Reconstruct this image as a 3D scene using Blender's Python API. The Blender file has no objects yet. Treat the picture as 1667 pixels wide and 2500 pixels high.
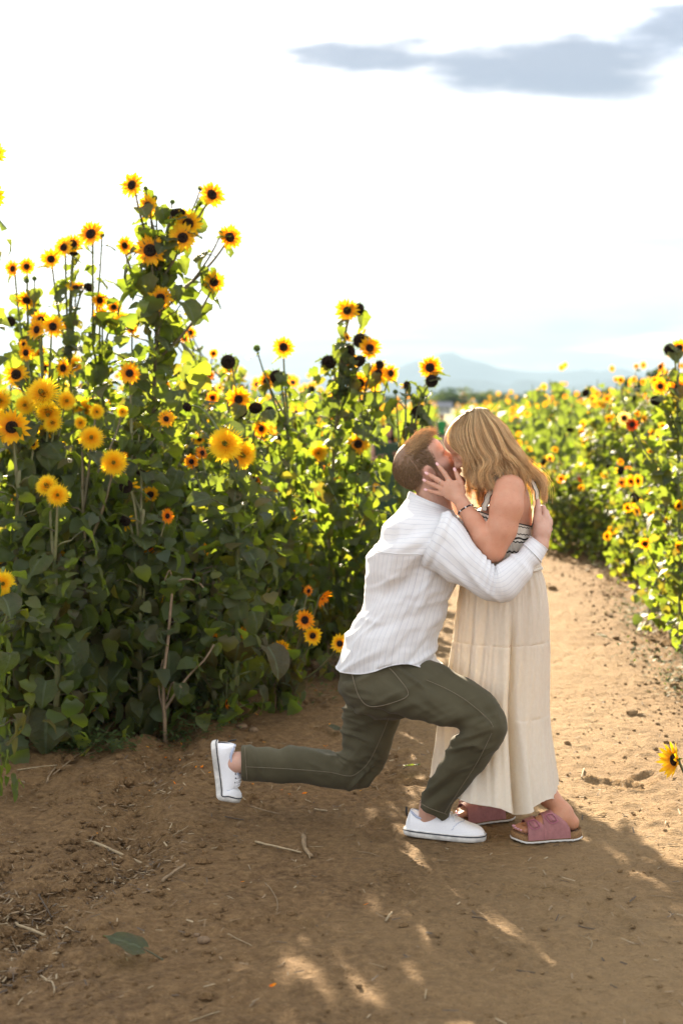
import bpy, math, random
import numpy as np
from mathutils import Vector, Matrix, Quaternion

SC = bpy.context.scene
COL = SC.collection
R = math.radians

# ---------------------------------------------------------------- camera
CAM_H = 1.6
F_PX, CX, HY = 3472.2, 833.5, 985.0          # lens in photo pixels, principal column, horizon row
cam_data = bpy.data.cameras.new('camera')
cam = bpy.data.objects.new('camera', cam_data)
COL.objects.link(cam)
cam.location = (0, 0, CAM_H)
cam.rotation_euler = (R(90), 0, 0)
cam_data.lens = 50
cam_data.sensor_fit = 'VERTICAL'
cam_data.sensor_height = 36
cam_data.sensor_width = 24
cam_data.shift_y = -(1250 - HY) / 2500.0
cam_data.clip_start = 0.05
cam_data.clip_end = 40000
cam_data.dof.use_dof = True
cam_data.dof.focus_distance = 5.2
cam_data.dof.aperture_fstop = 2.6
SC.camera = cam

# ---------------------------------------------------------------- sky and sun
SUN_EL, SUN_AZ = R(21.5), R(-12)               # azimuth measured from +Y (view direction) towards +X
world = bpy.data.worlds.new('World')
SC.world = world
world.use_nodes = True
wn, wl = world.node_tree.nodes, world.node_tree.links
wn.clear()

def wnode(t, **kw):
    n = wn.new(t)
    for k, v in kw.items():
        setattr(n, k, v)
    return n

def wmath(op, a, b=None, c=None, clamp=False):
    n = wnode('ShaderNodeMath', operation=op, use_clamp=clamp)
    for i, v in enumerate((a, b, c)):
        if v is None:
            continue
        if isinstance(v, (int, float)):
            n.inputs[i].default_value = v
        else:
            wl.new(v, n.inputs[i])
    return n.outputs[0]

def wmix(fac, a, b):
    n = wnode('ShaderNodeMix', data_type='RGBA')
    for sock, v in ((n.inputs[0], fac), (n.inputs[6], a), (n.inputs[7], b)):
        if isinstance(v, (int, float)):
            sock.default_value = v
        elif isinstance(v, tuple):
            sock.default_value = v
        else:
            wl.new(v, sock)
    return n.outputs[2]

def wramp(fac, stops):
    n = wnode('ShaderNodeValToRGB')
    wl.new(fac, n.inputs[0])
    els = n.color_ramp.elements
    while len(els) < len(stops):
        els.new(0.5)
    for e, (p, v) in zip(els, stops):
        e.position = p
        e.color = (v, v, v, 1)
    return n.outputs[0]

sky = wnode('ShaderNodeTexSky', sky_type='NISHITA', sun_disc=False)
sky.sun_elevation = SUN_EL
sky.sun_rotation = SUN_AZ
sky.altitude = 1500
sky.air_density = 1.0
sky.dust_density = 2.5
sky.ozone_density = 1.0
SKY_STRENGTH = 0.10
tc = wnode('ShaderNodeTexCoord')
sep = wnode('ShaderNodeSeparateXYZ')
wl.new(tc.outputs['Generated'], sep.inputs[0])
sx, sy, sz = sep.outputs[0], sep.outputs[1], sep.outputs[2]
zden = wmath('ADD', wmath('MAXIMUM', sz, 0.0), 0.10)
cxy = wnode('ShaderNodeCombineXYZ')
wl.new(wmath('DIVIDE', sx, zden), cxy.inputs[0])
wl.new(wmath('DIVIDE', sy, zden), cxy.inputs[1])
# broad cloud sheet covering most of the sky, with thinner breaks
n1 = wnode('ShaderNodeTexNoise')
n1.inputs['Scale'].default_value = 0.9
n1.inputs['Detail'].default_value = 7
n1.inputs['Roughness'].default_value = 0.58
n1.inputs['Distortion'].default_value = 0.25
wl.new(cxy.outputs[0], n1.inputs['Vector'])
cover = wramp(n1.outputs[0], [(0.30, 0.25), (0.52, 1.0)])
# grey-blue undersides
n2 = wnode('ShaderNodeTexNoise')
n2.inputs['Scale'].default_value = 0.55
n2.inputs['Detail'].default_value = 6
n2.inputs['Roughness'].default_value = 0.55
off = wnode('ShaderNodeVectorMath', operation='ADD')
wl.new(cxy.outputs[0], off.inputs[0])
off.inputs[1].default_value = (7.3, 2.1, 4.0)
wl.new(off.outputs[0], n2.inputs['Vector'])
under = wramp(n2.outputs[0], [(0.54, 0.0), (0.80, 0.5)])
# the long grey cloud bank in the upper right of the view (azimuth / elevation tangents)
ymax = wmath('MAXIMUM', sy, 0.05)
ta, te = wmath('DIVIDE', sx, ymax), wmath('DIVIDE', sz, ymax)
n3 = wnode('ShaderNodeTexNoise')
n3.inputs['Scale'].default_value = 8.0
n3.inputs['Detail'].default_value = 7
n3.inputs['Roughness'].default_value = 0.60
cb = wnode('ShaderNodeCombineXYZ')
wl.new(ta, cb.inputs[0])
wl.new(wmath('MULTIPLY', te, 4.2), cb.inputs[1])
wl.new(cb.outputs[0], n3.inputs['Vector'])
wob = wmath('MULTIPLY', wmath('SUBTRACT', n3.outputs[0], 0.50), 2.0)

def bank(ca, ce, ra, re, tilt):
    da = wmath('SUBTRACT', ta, ca)
    de = wmath('SUBTRACT', wmath('SUBTRACT', te, ce), wmath('MULTIPLY', da, tilt))
    q = wmath('SQRT', wmath('ADD', wmath('POWER', wmath('DIVIDE', da, ra), 2.0), wmath('POWER', wmath('DIVIDE', de, re), 2.0)))
    return wmath('SUBTRACT', 1.18, wmath('ADD', q, wob), clamp=True)

front = wmath('GREATER_THAN', sy, 0.06)
def bsum(parts, gain=1.35):
    t = None
    for p in parts:
        v = bank(*p)
        t = v if t is None else wmath('MAXIMUM', t, v)
    sm = wnode('ShaderNodeMapRange', interpolation_type='SMOOTHERSTEP')
    wl.new(t, sm.inputs[0])
    sm.inputs[1].default_value, sm.inputs[2].default_value = 0.0, gain
    return wmath('MULTIPLY', sm.outputs[0], front)
def pxb(px, py, hw, hh, tilt):
    return ((px - CX) / F_PX, (HY - py) / F_PX, hw / F_PX, hh / F_PX, tilt)
big = bsum([pxb(960, 152, 390, 88, 0.03), pxb(1160, 160, 450, 100, 0.03), pxb(1350, 140, 460, 115, 0.10), pxb(1620, 85, 330, 105, 0.16), pxb(1360, 200, 270, 62, 0.0)], 1.0)
layer = bsum([pxb(1300, 700, 900, 190, 0.0), pxb(700, 930, 1500, 90, 0.0), pxb(1500, 420, 500, 120, -0.1), pxb(900, 330, 560, 80, -0.15), pxb(250, 620, 500, 90, 0.05), pxb(1350, 560, 600, 60, 0.0)], 0.75)
small = bsum([pxb(1390, 795, 95, 30, 0.0), pxb(1590, 795, 130, 45, 0.1), pxb(30, 545, 190, 55, 0.0), pxb(1600, 590, 300, 40, 0.0), pxb(1050, 640, 420, 50, -0.05), pxb(90, 625, 150, 30, 0.0)])

skyc = wnode('ShaderNodeVectorMath', operation='SCALE')
wl.new(sky.outputs[0], skyc.inputs[0])
skyc.inputs['Scale'].default_value = SKY_STRENGTH
white_cloud = (0.305, 0.30, 0.295, 1)
grey_cloud = (0.046, 0.055, 0.082, 1)
pale_blue = (0.165, 0.184, 0.208, 1)
c = wmix(cover, skyc.outputs[0], white_cloud)
c = wmix(under, c, pale_blue)
# thin streaks all over the cloud sheet
n4 = wnode('ShaderNodeTexNoise')
n4.inputs['Scale'].default_value = 2.6
n4.inputs['Detail'].default_value = 5
n4.inputs['Roughness'].default_value = 0.6
st4 = wnode('ShaderNodeMapping')
wl.new(cxy.outputs[0], st4.inputs[0])
st4.inputs['Scale'].default_value = (0.35, 1.0, 1.0)
st4.inputs['Rotation'].default_value = (0, 0, 0.25)
wl.new(st4.outputs[0], n4.inputs['Vector'])
streak = wramp(n4.outputs[0], [(0.43, 0.0), (0.64, 0.85)])
c = wmix(streak, c, (0.150, 0.160, 0.178, 1))
c = wmix(wmath('MULTIPLY', layer, 0.8), c, (0.138, 0.155, 0.176, 1))
c = wmix(wmath('MULTIPLY', small, 0.9), c, (0.108, 0.130, 0.160, 1))
c = wmix(wmath('MULTIPLY', big, 0.95), c, grey_cloud)
# bright veil of cloud round the sun
sund = (math.cos(SUN_EL) * math.sin(SUN_AZ), math.cos(SUN_EL) * math.cos(SUN_AZ), math.sin(SUN_EL))
dot = wnode('ShaderNodeVectorMath', operation='DOT_PRODUCT')
wl.new(tc.outputs['Generated'], dot.inputs[0])
dot.inputs[1].default_value = sund
veil = wmath('POWER', wmath('MAXIMUM', dot.outputs['Value'], 0.0), 14.0)
add = wnode('ShaderNodeMix', data_type='RGBA', blend_type='ADD')
wl.new(wmath('MULTIPLY', veil, wmath('SUBTRACT', 1.0, wmath('MULTIPLY', big, 0.9))), add.inputs[0])
wl.new(c, add.inputs[6])
add.inputs[7].default_value = (0.26, 0.25, 0.235, 1)
bg = wnode('ShaderNodeBackground')
wl.new(add.outputs[2], bg.inputs[0])
bg.inputs[1].default_value = 1.0
world.cycles.sampling_method = 'MANUAL'
world.cycles.sample_map_resolution = 256
wo = wnode('ShaderNodeOutputWorld')
wl.new(bg.outputs[0], wo.inputs[0])

sun_data = bpy.data.lights.new('sun', 'SUN')
sun_data.energy = 5.0
sun_data.angle = R(0.6)
sun_data.color = (1.0, 0.84, 0.61)
sun = bpy.data.objects.new('sun', sun_data)
COL.objects.link(sun)
sun.rotation_euler = Vector(sund).to_track_quat('Z', 'Y').to_euler()

vs = SC.view_settings
SC.display_settings.display_device = 'sRGB'
vs.view_transform = 'Standard'
vs.look = 'None'
vs.exposure = 2.65
vs.gamma = 1.0
vs.use_curve_mapping = False
cy = SC.cycles
cy.use_denoising = True
cy.max_bounces = 7
cy.diffuse_bounces = 3
cy.glossy_bounces = 2
cy.transmission_bounces = 4
cy.transparent_max_bounces = 4
cy.volume_bounces = 0
cy.sample_clamp_indirect = 6
cy.caustics_reflective = False
cy.caustics_refractive = False

# ---------------------------------------------------------------- numeric helpers
def U(px, py, d):
    """point at depth d seen at photo pixel (px, py)"""
    return np.array([(px - CX) * d / F_PX, d, CAM_H - (py - HY) * d / F_PX])

def _hash(ix, iy, iz, seed):
    h = (ix.astype(np.int64) * 374761393 + iy.astype(np.int64) * 668265263 + iz.astype(np.int64) * 2147483647 + seed * 974711) & 0xffffffff
    h = ((h ^ (h >> 13)) * 1274126177) & 0xffffffff
    h = (h ^ (h >> 16)) & 0xffffff
    return h / float(0xffffff) * 2 - 1

def noise3(p, seed=0):
    p = np.asarray(p, float)
    i = np.floor(p).astype(np.int64)
    f = p - i
    f = f * f * (3 - 2 * f)
    x, y, z = i[..., 0], i[..., 1], i[..., 2]
    fx, fy, fz = f[..., 0], f[..., 1], f[..., 2]
    def L(a, b, t):
        return a + (b - a) * t
    r = []
    for dz in (0, 1):
        a = L(_hash(x, y, z + dz, seed), _hash(x + 1, y, z + dz, seed), fx)
        b = L(_hash(x, y + 1, z + dz, seed), _hash(x + 1, y + 1, z + dz, seed), fx)
        r.append(L(a, b, fy))
    return L(r[0], r[1], fz)

def noise2(x, y, seed=0):
    x, y = np.broadcast_arrays(np.asarray(x, float), np.asarray(y, float))
    ix, iy = np.floor(x).astype(np.int64), np.floor(y).astype(np.int64)
    fx, fy = x - ix, y - iy
    fx, fy = fx * fx * (3 - 2 * fx), fy * fy * (3 - 2 * fy)
    z = np.zeros_like(ix)
    a = _hash(ix, iy, z, seed); b = _hash(ix + 1, iy, z, seed)
    c_ = _hash(ix, iy + 1, z, seed); d = _hash(ix + 1, iy + 1, z, seed)
    return (a + (b - a) * fx) * (1 - fy) + (c_ + (d - c_) * fx) * fy

def fbm2(x, y, octv=4, seed=0, gain=0.5):
    t, a = 0, 1.0
    for o in range(octv):
        t = t + a * noise2(np.asarray(x) * 2 ** o + 17.3 * o, np.asarray(y) * 2 ** o - 9.1 * o, seed + o)
        a *= gain
    return t

def sstep(a, b, x):
    t = np.clip((np.asarray(x, float) - a) / (b - a), 0, 1)
    return t * t * (3 - 2 * t)

def catmull(P, n):
    P = np.asarray(P, float)
    m = len(P)
    t = np.linspace(0, m - 1, n)
    i = np.clip(np.floor(t).astype(int), 0, m - 2)
    f = (t - i)[:, None]
    p1, p2 = P[i], P[i + 1]
    p0, p3 = P[np.maximum(i - 1, 0)], P[np.minimum(i + 2, m - 1)]
    return 0.5 * (2 * p1 + (p2 - p0) * f + (2 * p0 - 5 * p1 + 4 * p2 - p3) * f * f + (3 * p1 - p0 - 3 * p2 + p3) * f ** 3)

# ---------------------------------------------------------------- mesh helpers
class MB:
    """collects vertices / faces / material slots / uv / vertex colour for ONE mesh"""
    def __init__(self):
        self.v, self.f, self.m, self.uv, self.c, self.n = [], [], [], [], [], 0
    def add(self, v, f, mat=0, uv=None, col=None):
        v = np.asarray(v, float).reshape(-1, 3)
        self.v.append(v)
        for q in f:
            self.f.append([int(k) + self.n for k in q])
            self.m.append(mat)
        self.uv.append(np.zeros((len(v), 2)) if uv is None else np.asarray(uv, float).reshape(-1, 2))
        cc = np.ones((len(v), 4))
        if col is not None:
            cc[:, :3] = np.asarray(col, float).reshape(-1, 3) if np.ndim(col) > 1 else np.asarray(col, float)[:3]
        self.c.append(cc)
        self.n += len(v)
        return self
    def mesh(self, name, mats, smooth=True):
        return build_mesh(name, np.concatenate(self.v), self.f, mats, self.m, np.concatenate(self.uv), np.concatenate(self.c), smooth)

def build_mesh(name, V, F, mats, mi=None, uv=None, col=None, smooth=True):
    me = bpy.data.meshes.new(name)
    V = np.asarray(V, np.float32)
    me.vertices.add(len(V))
    me.vertices.foreach_set('co', V.ravel())
    if isinstance(F, np.ndarray):
        k = F.shape[1]
        flat = F.astype(np.int32).ravel()
        starts = np.arange(0, len(flat), k, dtype=np.int32)
        nf = len(F)
    else:
        lens = np.fromiter((len(q) for q in F), np.int32, len(F))
        flat = np.fromiter((x for q in F for x in q), np.int32, int(lens.sum()))
        starts = np.concatenate([[0], np.cumsum(lens)[:-1]]).astype(np.int32)
        nf = len(F)
    me.loops.add(len(flat))
    me.loops.foreach_set('vertex_index', flat)
    me.polygons.add(nf)
    me.polygons.foreach_set('loop_start', starts)
    for m in (mats if isinstance(mats, (list, tuple)) else [mats]):
        me.materials.append(m)
    if mi is not None:
        me.polygons.foreach_set('material_index', np.asarray(mi, np.int32))
    me.polygons.foreach_set('use_smooth', np.full(nf, smooth))
    me.update(calc_edges=True)
    if uv is not None:
        l = me.uv_layers.new(name='UVMap')
        l.data.foreach_set('uv', np.asarray(uv, np.float32)[flat].ravel())
    if col is not None:
        a = me.color_attributes.new('Col', 'FLOAT_COLOR', 'POINT')
        a.data.foreach_set('color', np.asarray(col, np.float32).ravel())
    me.validate()
    return me

def obj(name, me, parent=None, label=None, cat=None, group=None, kind=None, loc=None, rot=None, scale=None, color=None):
    o = bpy.data.objects.new(name, me)
    COL.objects.link(o)
    if parent is not None:
        o.parent = parent
    if label: o['label'] = label
    if cat: o['category'] = cat
    if group: o['group'] = group
    if kind: o['kind'] = kind
    if loc is not None: o.location = [float(k) for k in loc]
    if rot is not None:
        if isinstance(rot, Quaternion):
            o.rotation_mode = 'QUATERNION'
            o.rotation_quaternion = rot
        else:
            o.rotation_euler = rot
    if scale is not None: o.scale = (scale, scale, scale) if np.isscalar(scale) else scale
    if color is not None: o.color = (color[0], color[1], color[2], 1)
    return o

def grid_faces(nv, nu, wrap_u=False, off=0):
    u = np.arange(nu if wrap_u else nu - 1)
    v = np.arange(nv - 1)
    V_, U_ = np.meshgrid(v, u, indexing='ij')
    U2 = (U_ + 1) % nu
    return (np.stack([V_ * nu + U_, V_ * nu + U2, (V_ + 1) * nu + U2, (V_ + 1) * nu + U_], -1).reshape(-1, 4) + off)

def frames(P):
    P = np.asarray(P, float)
    T = np.gradient(P, axis=0)
    T /= np.linalg.norm(T, axis=1)[:, None] + 1e-12
    ref = np.array([0.13, 0.21, 0.97]) if abs(T[0, 2]) < 0.9 else np.array([0.97, 0.13, 0.2])
    N = []
    n = ref - T[0] * ref.dot(T[0])
    for t in T:
        n = n - t * n.dot(t)
        n = n / (np.linalg.norm(n) + 1e-12)
        N.append(n)
    N = np.array(N)
    return T, N, np.cross(T, N)

def tube(P, rad, sides=6, cap=True):
    P = np.asarray(P, float)
    rad = np.broadcast_to(np.asarray(rad, float), (len(P),))
    T, N, B = frames(P)
    a = np.linspace(0, 2 * math.pi, sides, endpoint=False)
    V = P[:, None] + rad[:, None, None] * (np.cos(a)[None, :, None] * N[:, None] + np.sin(a)[None, :, None] * B[:, None])
    F = [list(q) for q in grid_faces(len(P), sides, True)]
    V = V.reshape(-1, 3)
    if cap:
        F.append(list(range(sides))[::-1])
        F.append([len(V) - sides + k for k in range(sides)])
    return V, F

_ico = None
def ico():
    global _ico
    if _ico is None:
        t = (1 + 5 ** .5) / 2
        v = np.array([(-1, t, 0), (1, t, 0), (-1, -t, 0), (1, -t, 0), (0, -1, t), (0, 1, t), (0, -1, -t), (0, 1, -t), (t, 0, -1), (t, 0, 1), (-t, 0, -1), (-t, 0, 1)], float)
        v /= np.linalg.norm(v[0])
        f = [(0, 11, 5), (0, 5, 1), (0, 1, 7), (0, 7, 10), (0, 10, 11), (1, 5, 9), (5, 11, 4), (11, 10, 2), (10, 7, 6), (7, 1, 8), (3, 9, 4), (3, 4, 2), (3, 2, 6), (3, 6, 8), (3, 8, 9), (4, 9, 5), (2, 4, 11), (6, 2, 10), (8, 6, 7), (9, 8, 1)]
        _ico = v, np.array(f)
    return _ico

def uvsphere(c, r, nu=12, nv=8):
    th = np.linspace(0, 2 * math.pi, nu, endpoint=False)
    ph = np.linspace(0.001, math.pi - 0.001, nv)
    V = np.stack([np.sin(ph)[:, None] * np.cos(th), np.sin(ph)[:, None] * np.sin(th), np.cos(ph)[:, None] * np.ones(nu)], -1)
    return V.reshape(-1, 3) * np.asarray(r, float) + np.asarray(c, float), [list(q) for q in grid_faces(nv, nu, True)]

# ---------------------------------------------------------------- materials
class Mat:
    def __init__(self, name):
        self.m = bpy.data.materials.new(name)
        self.m.use_nodes = True
        self.n = self.m.node_tree.nodes
        self.l = self.m.node_tree.links
        self.n.clear()
        self.out = self.n.new('ShaderNodeOutputMaterial')
    def node(self, t, ins=None, **kw):
        n = self.n.new(t)
        for k, v in kw.items():
            setattr(n, k, v)
        for k, v in (ins or {}).items():
            self.put(n.inputs[k], v)
        return n
    def put(self, sock, v):
        if hasattr(v, 'is_output') or isinstance(v, bpy.types.NodeSocket):
            self.l.new(v, sock)
        elif isinstance(v, tuple) and len(v) == 3 and sock.type == 'RGBA':
            sock.default_value = (*v, 1)
        else:
            sock.default_value = v
    def math(self, op, a, b=None, clamp=False):
        n = self.node('ShaderNodeMath', operation=op, use_clamp=clamp)
        self.put(n.inputs[0], a)
        if b is not None: self.put(n.inputs[1], b)
        return n.outputs[0]
    def mix(self, fac, a, b, blend='MIX'):
        n = self.node('ShaderNodeMix', data_type='RGBA', blend_type=blend)
        self.put(n.inputs[0], fac); self.put(n.inputs[6], a); self.put(n.inputs[7], b)
        return n.outputs[2]
    def noise(self, scale, detail=4, rough=0.55, coord=None, dist=0.0):
        n = self.node('ShaderNodeTexNoise', {'Scale': scale, 'Detail': detail, 'Roughness': rough, 'Distortion': dist})
        if coord is not None: self.l.new(coord, n.inputs['Vector'])
        return n.outputs[0]
    def ramp(self, fac, stops):
        n = self.node('ShaderNodeValToRGB')
        self.l.new(fac, n.inputs[0])
        e = n.color_ramp.elements
        while len(e) < len(stops): e.new(0.5)
        for k, (p, c_) in zip(e, stops):
            k.position = p
            k.color = (*c_, 1) if isinstance(c_, tuple) else (c_, c_, c_, 1)
        return n.outputs[0]
    def coord(self, which='Object'):
        return self.node('ShaderNodeTexCoord').outputs[which]
    def bump(self, h, strength=0.3, dist=0.01):
        return self.node('ShaderNodeBump', {'Height': h, 'Strength': strength, 'Distance': dist}).outputs[0]
    def principled(self, color, rough=0.6, normal=None, spec=0.5, **kw):
        ins = {'Base Color': color, 'Roughness': rough, 'Specular IOR Level': spec}
        ins.update(kw)
        p = self.node('ShaderNodeBsdfPrincipled', ins)
        if normal is not None: self.l.new(normal, p.inputs['Normal'])
        return p.outputs[0]
    def done(self, shader):
        self.l.new(shader, self.out.inputs[0])
        return self.m
    def thin(self, front, trans, fac):
        t = self.node('ShaderNodeBsdfTranslucent')
        self.put(t.inputs[0], trans)
        x = self.node('ShaderNodeMixShader')
        self.put(x.inputs[0], fac)
        self.l.new(front, x.inputs[1]); self.l.new(t.outputs[0], x.inputs[2])
        return x.outputs[0]

def plain(name, color, rough=0.7, var=0.25, scale=30, bump=0.15, spec=0.4, bdist=0.003):
    m = Mat(name)
    co = m.coord()
    n = m.noise(scale, 5, 0.6, co)
    dk = tuple(k * (1 - var) for k in color)
    lt = tuple(min(1, k * (1 + var * 0.7)) for k in color)
    c_ = m.ramp(n, [(0.3, dk), (0.7, lt)])
    return m.done(m.principled(c_, rough, m.bump(n, bump, bdist), spec))
# ================================================================ setting: ground, field, mountains
LEFT_EDGE = np.array([(3.0, -3.6), (5.0, -2.7), (6.3, -1.9), (7.0, -0.95), (7.6, -0.55), (8.5, -0.33), (10.1, -0.1), (16, 0.42), (25, 1.1), (40, 2.3), (90, 6.0)])
RIGHT_EDGE = np.array([(3.0, 1.75), (6.0, 2.0), (9.4, 2.3), (13.6, 2.6), (15.2, 2.25), (25, 2.9), (40, 3.9), (90, 7.4)])
def xl(d): return np.interp(d, LEFT_EDGE[:, 0], LEFT_EDGE[:, 1])
def xr(d): return np.interp(d, RIGHT_EDGE[:, 0], RIGHT_EDGE[:, 1])

RUTS = [([(-0.80, 6.9), (-0.80, 6.2), (-0.86, 5.7), (-0.74, 5.2), (-0.72, 4.95), (-0.86, 4.6), (-1.0, 4.3)], 0.10, 0.048),
        ([(-1.9, 6.3), (-1.55, 6.55), (-1.2, 6.75), (-0.9, 7.0)], 0.14, 0.055),
        ([(-1.25, 4.75), (-1.0, 4.45), (-0.95, 4.0)], 0.13, 0.030)]
RUTS = [(catmull(np.array(p), 40), w, dep) for p, w, dep in RUTS]
def rut_dist(x, y):
    best = np.full(np.shape(x), 9.0)
    for P, w, dep in RUTS:
        for q in P:
            best = np.minimum(best, np.hypot(x - q[0], y - q[1]) / w)
    return best

def gz(x, y):
    x, y = np.broadcast_arrays(np.asarray(x, float), np.asarray(y, float))
    z = 0.014 * fbm2(x * 1.1, y * 1.1, 3, 3) + 0.006 * fbm2(x * 5, y * 3.2, 2, 8)
    inside = sstep(-0.15, 0.55, np.maximum(xl(y) - x, x - xr(y)))
    z = z + 0.075 * inside * (y < 95)
    z = z - 0.010 * np.exp(-((x - (0.75 + 0.085 * (y - 5))) / 0.5) ** 2)      # trodden middle of the path
    near = (y > 3.6) & (y < 7.5) & (x < 0) & (x > -2.4)
    if np.any(near):
        xs, ys = x[near], y[near]
        dz = np.zeros(xs.shape)
        for P, w, dep in RUTS:
            dm = np.full(xs.shape, 9.0)
            for q in P:
                dm = np.minimum(dm, np.hypot(xs - q[0], ys - q[1]))
            dz -= dep * np.exp(-(dm / w) ** 2) - 0.4 * dep * np.exp(-((dm - 1.9 * w) / w) ** 2)
        z = z.copy()
        z[near] += dz
    feet = np.exp(-(((x - 0.45) / 0.75) ** 2 + ((y - 5.3) / 0.45) ** 2))
    return z * (1 - feet * 0.9)
def gz1(x, y): return float(gz(np.array([x]), np.array([y]))[0])

def make_soil():
    m = Mat('trodden brown soil')
    co = m.coord()
    big = m.noise(0.9, 5, 0.6, co)
    mid = m.noise(7, 6, 0.7, co)
    fine = m.noise(34, 6, 0.75, co)
    grit = m.noise(105, 3, 0.65, co)
    a = m.ramp(mid, [(0.28, (0.107, 0.059, 0.024)), (0.52, (0.199, 0.114, 0.049)), (0.75, (0.291, 0.172, 0.076))])
    b = m.ramp(fine, [(0.34, (0.045, 0.025, 0.012)), (0.48, (0.175, 0.103, 0.045)), (0.66, (0.360, 0.228, 0.108))])
    c_ = m.mix(0.6, a, b)
    # hard trodden path middle is paler, pushed lighter still to paint in sunlight
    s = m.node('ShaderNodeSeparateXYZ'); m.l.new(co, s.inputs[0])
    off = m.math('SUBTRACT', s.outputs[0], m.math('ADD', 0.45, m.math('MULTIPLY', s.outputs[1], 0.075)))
    packed_sunlit = m.math('SUBTRACT', 1.0, m.math('MULTIPLY', m.math('ABSOLUTE', m.math('ADD', off, m.math('MULTIPLY', m.math('SUBTRACT', big, 0.5), 1.4))), 1.05), clamp=True)
    c_ = m.mix(m.math('MULTIPLY', packed_sunlit, 0.8), c_, m.mix(0.6, c_, (0.43, 0.295, 0.150)))
    c_ = m.mix(m.ramp(big, [(0.42, 0.0), (0.66, 0.35)]), c_, (0.275, 0.166, 0.072))
    c_ = m.mix(m.ramp(grit, [(0.64, 0.0), (0.72, 0.7)]), c_, (0.449, 0.304, 0.150))
    c_ = m.mix(m.ramp(grit, [(0.28, 0.75), (0.37, 0.0)]), c_, (0.046, 0.025, 0.012))
    w = m.node('ShaderNodeTexWave', {'Scale': 22.0, 'Distortion': 6.0, 'Detail': 3.0, 'Detail Scale': 0.7}, wave_type='BANDS', bands_direction='Y')
    m.l.new(co, w.inputs['Vector'])
    patch = m.ramp(m.noise(2.6, 3, 0.5, co), [(0.50, 0.0), (0.60, 1.0)])
    h = m.math('ADD', m.math('MULTIPLY', mid, 0.8), m.math('ADD', m.math('MULTIPLY', fine, 0.75), m.math('MULTIPLY', grit, 0.34)))
    h = m.math('ADD', h, m.math('MULTIPLY', m.math('MULTIPLY', w.outputs[1], patch), 0.16))
    return m.done(m.principled(c_, 0.93, m.bump(h, 0.9, 0.05), 0.2))
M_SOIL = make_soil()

def make_ground():
    def geo(a, b, n): return list(np.geomspace(a, b, n))
    ys = list(np.arange(-4, 2.2, 0.2)) + list(np.arange(2.2, 8.2, 0.017)) + list(np.arange(8.2, 17, 0.05)) + geo(17, 9500, 70)
    xs = list(-np.array(geo(2.6, 7000, 46))[::-1]) + list(np.arange(-2.55, 2.9, 0.017)) + geo(2.92, 7000, 46)
    xs, ys = np.array(xs), np.array(ys)
    Y, X = np.meshgrid(ys, xs, indexing='ij')
    Z = gz(X, Y)
    detail = ((Y > 2.1) & (Y < 17)) * 1.0
    rough = 0.5 + 1.15 * sstep(-0.1, 0.25, np.maximum(xl(Y) - X, X - xr(Y) + 0.35)) + 0.5 * np.clip(fbm2(X * 0.8, Y * 0.8, 2, 21), 0, 1)
    rd = rut_dist(X, Y)
    rough = rough + 1.1 * np.exp(-(rd / 1.6) ** 2)
    lump = np.abs(fbm2(X * 14, Y * 11, 3, 31, 0.6))
    Z = Z + detail * rough * (0.0085 * (fbm2(X * 21, Y * 16, 3, 5, 0.65)) + 0.016 * np.maximum(lump - 0.5, 0))
    # shallow footprints
    rng = np.random.default_rng(4)
    for k in range(46):
        fx, fy, fa = rng.uniform(-1.6, 1.9), rng.uniform(2.7, 8), rng.uniform(-0.5, 0.5) + (1.3 if k % 3 == 0 else 0)
        ca, sa = math.cos(fa), math.sin(fa)
        i0, i1 = np.searchsorted(ys, [fy - 0.3, fy + 0.3]); j0, j1 = np.searchsorted(xs, [fx - 0.3, fx + 0.3])
        lx, ly = X[i0:i1, j0:j1] - fx, Y[i0:i1, j0:j1] - fy
        p, q = (lx * ca + ly * sa) / 0.055, (-lx * sa + ly * ca) / 0.15
        e = p * p + q * q
        Z[i0:i1, j0:j1] += -0.011 * (1 - sstep(0.7, 1.0, e)) + 0.008 * np.exp(-((e - 1.25) / 0.25) ** 2)
    V = np.stack([X, Y, Z], -1).reshape(-1, 3)
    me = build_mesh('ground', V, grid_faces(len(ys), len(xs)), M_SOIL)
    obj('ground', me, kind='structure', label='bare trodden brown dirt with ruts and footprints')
make_ground()

# grass field beyond the flower beds
def make_field():
    m = Mat('far meadow')
    co = m.coord()
    n = m.noise(0.04, 5, 0.6, co)
    c_ = m.ramp(n, [(0.35, (0.11, 0.13, 0.03)), (0.6, (0.22, 0.2, 0.06)), (0.75, (0.26, 0.21, 0.09))])
    M_FIELD = m.done(m.principled(c_, 0.9, None, 0.1))
    ys = np.concatenate([[96, 110, 130, 160], np.geomspace(200, 9400, 24)])
    xs = np.concatenate([-np.geomspace(1, 6900, 24)[::-1], [0], np.geomspace(1, 6900, 24)])
    Y, X = np.meshgrid(ys, xs, indexing='ij')
    Z = 0.12 + 0.05 * fbm2(X * 0.03, Y * 0.03, 2, 2)
    obj('meadow', build_mesh('meadow', np.stack([X, Y, Z], -1).reshape(-1, 3), grid_faces(len(ys), len(xs)), M_FIELD), kind='structure', label='flat green and yellow field behind the sunflower beds')
make_field()

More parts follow.
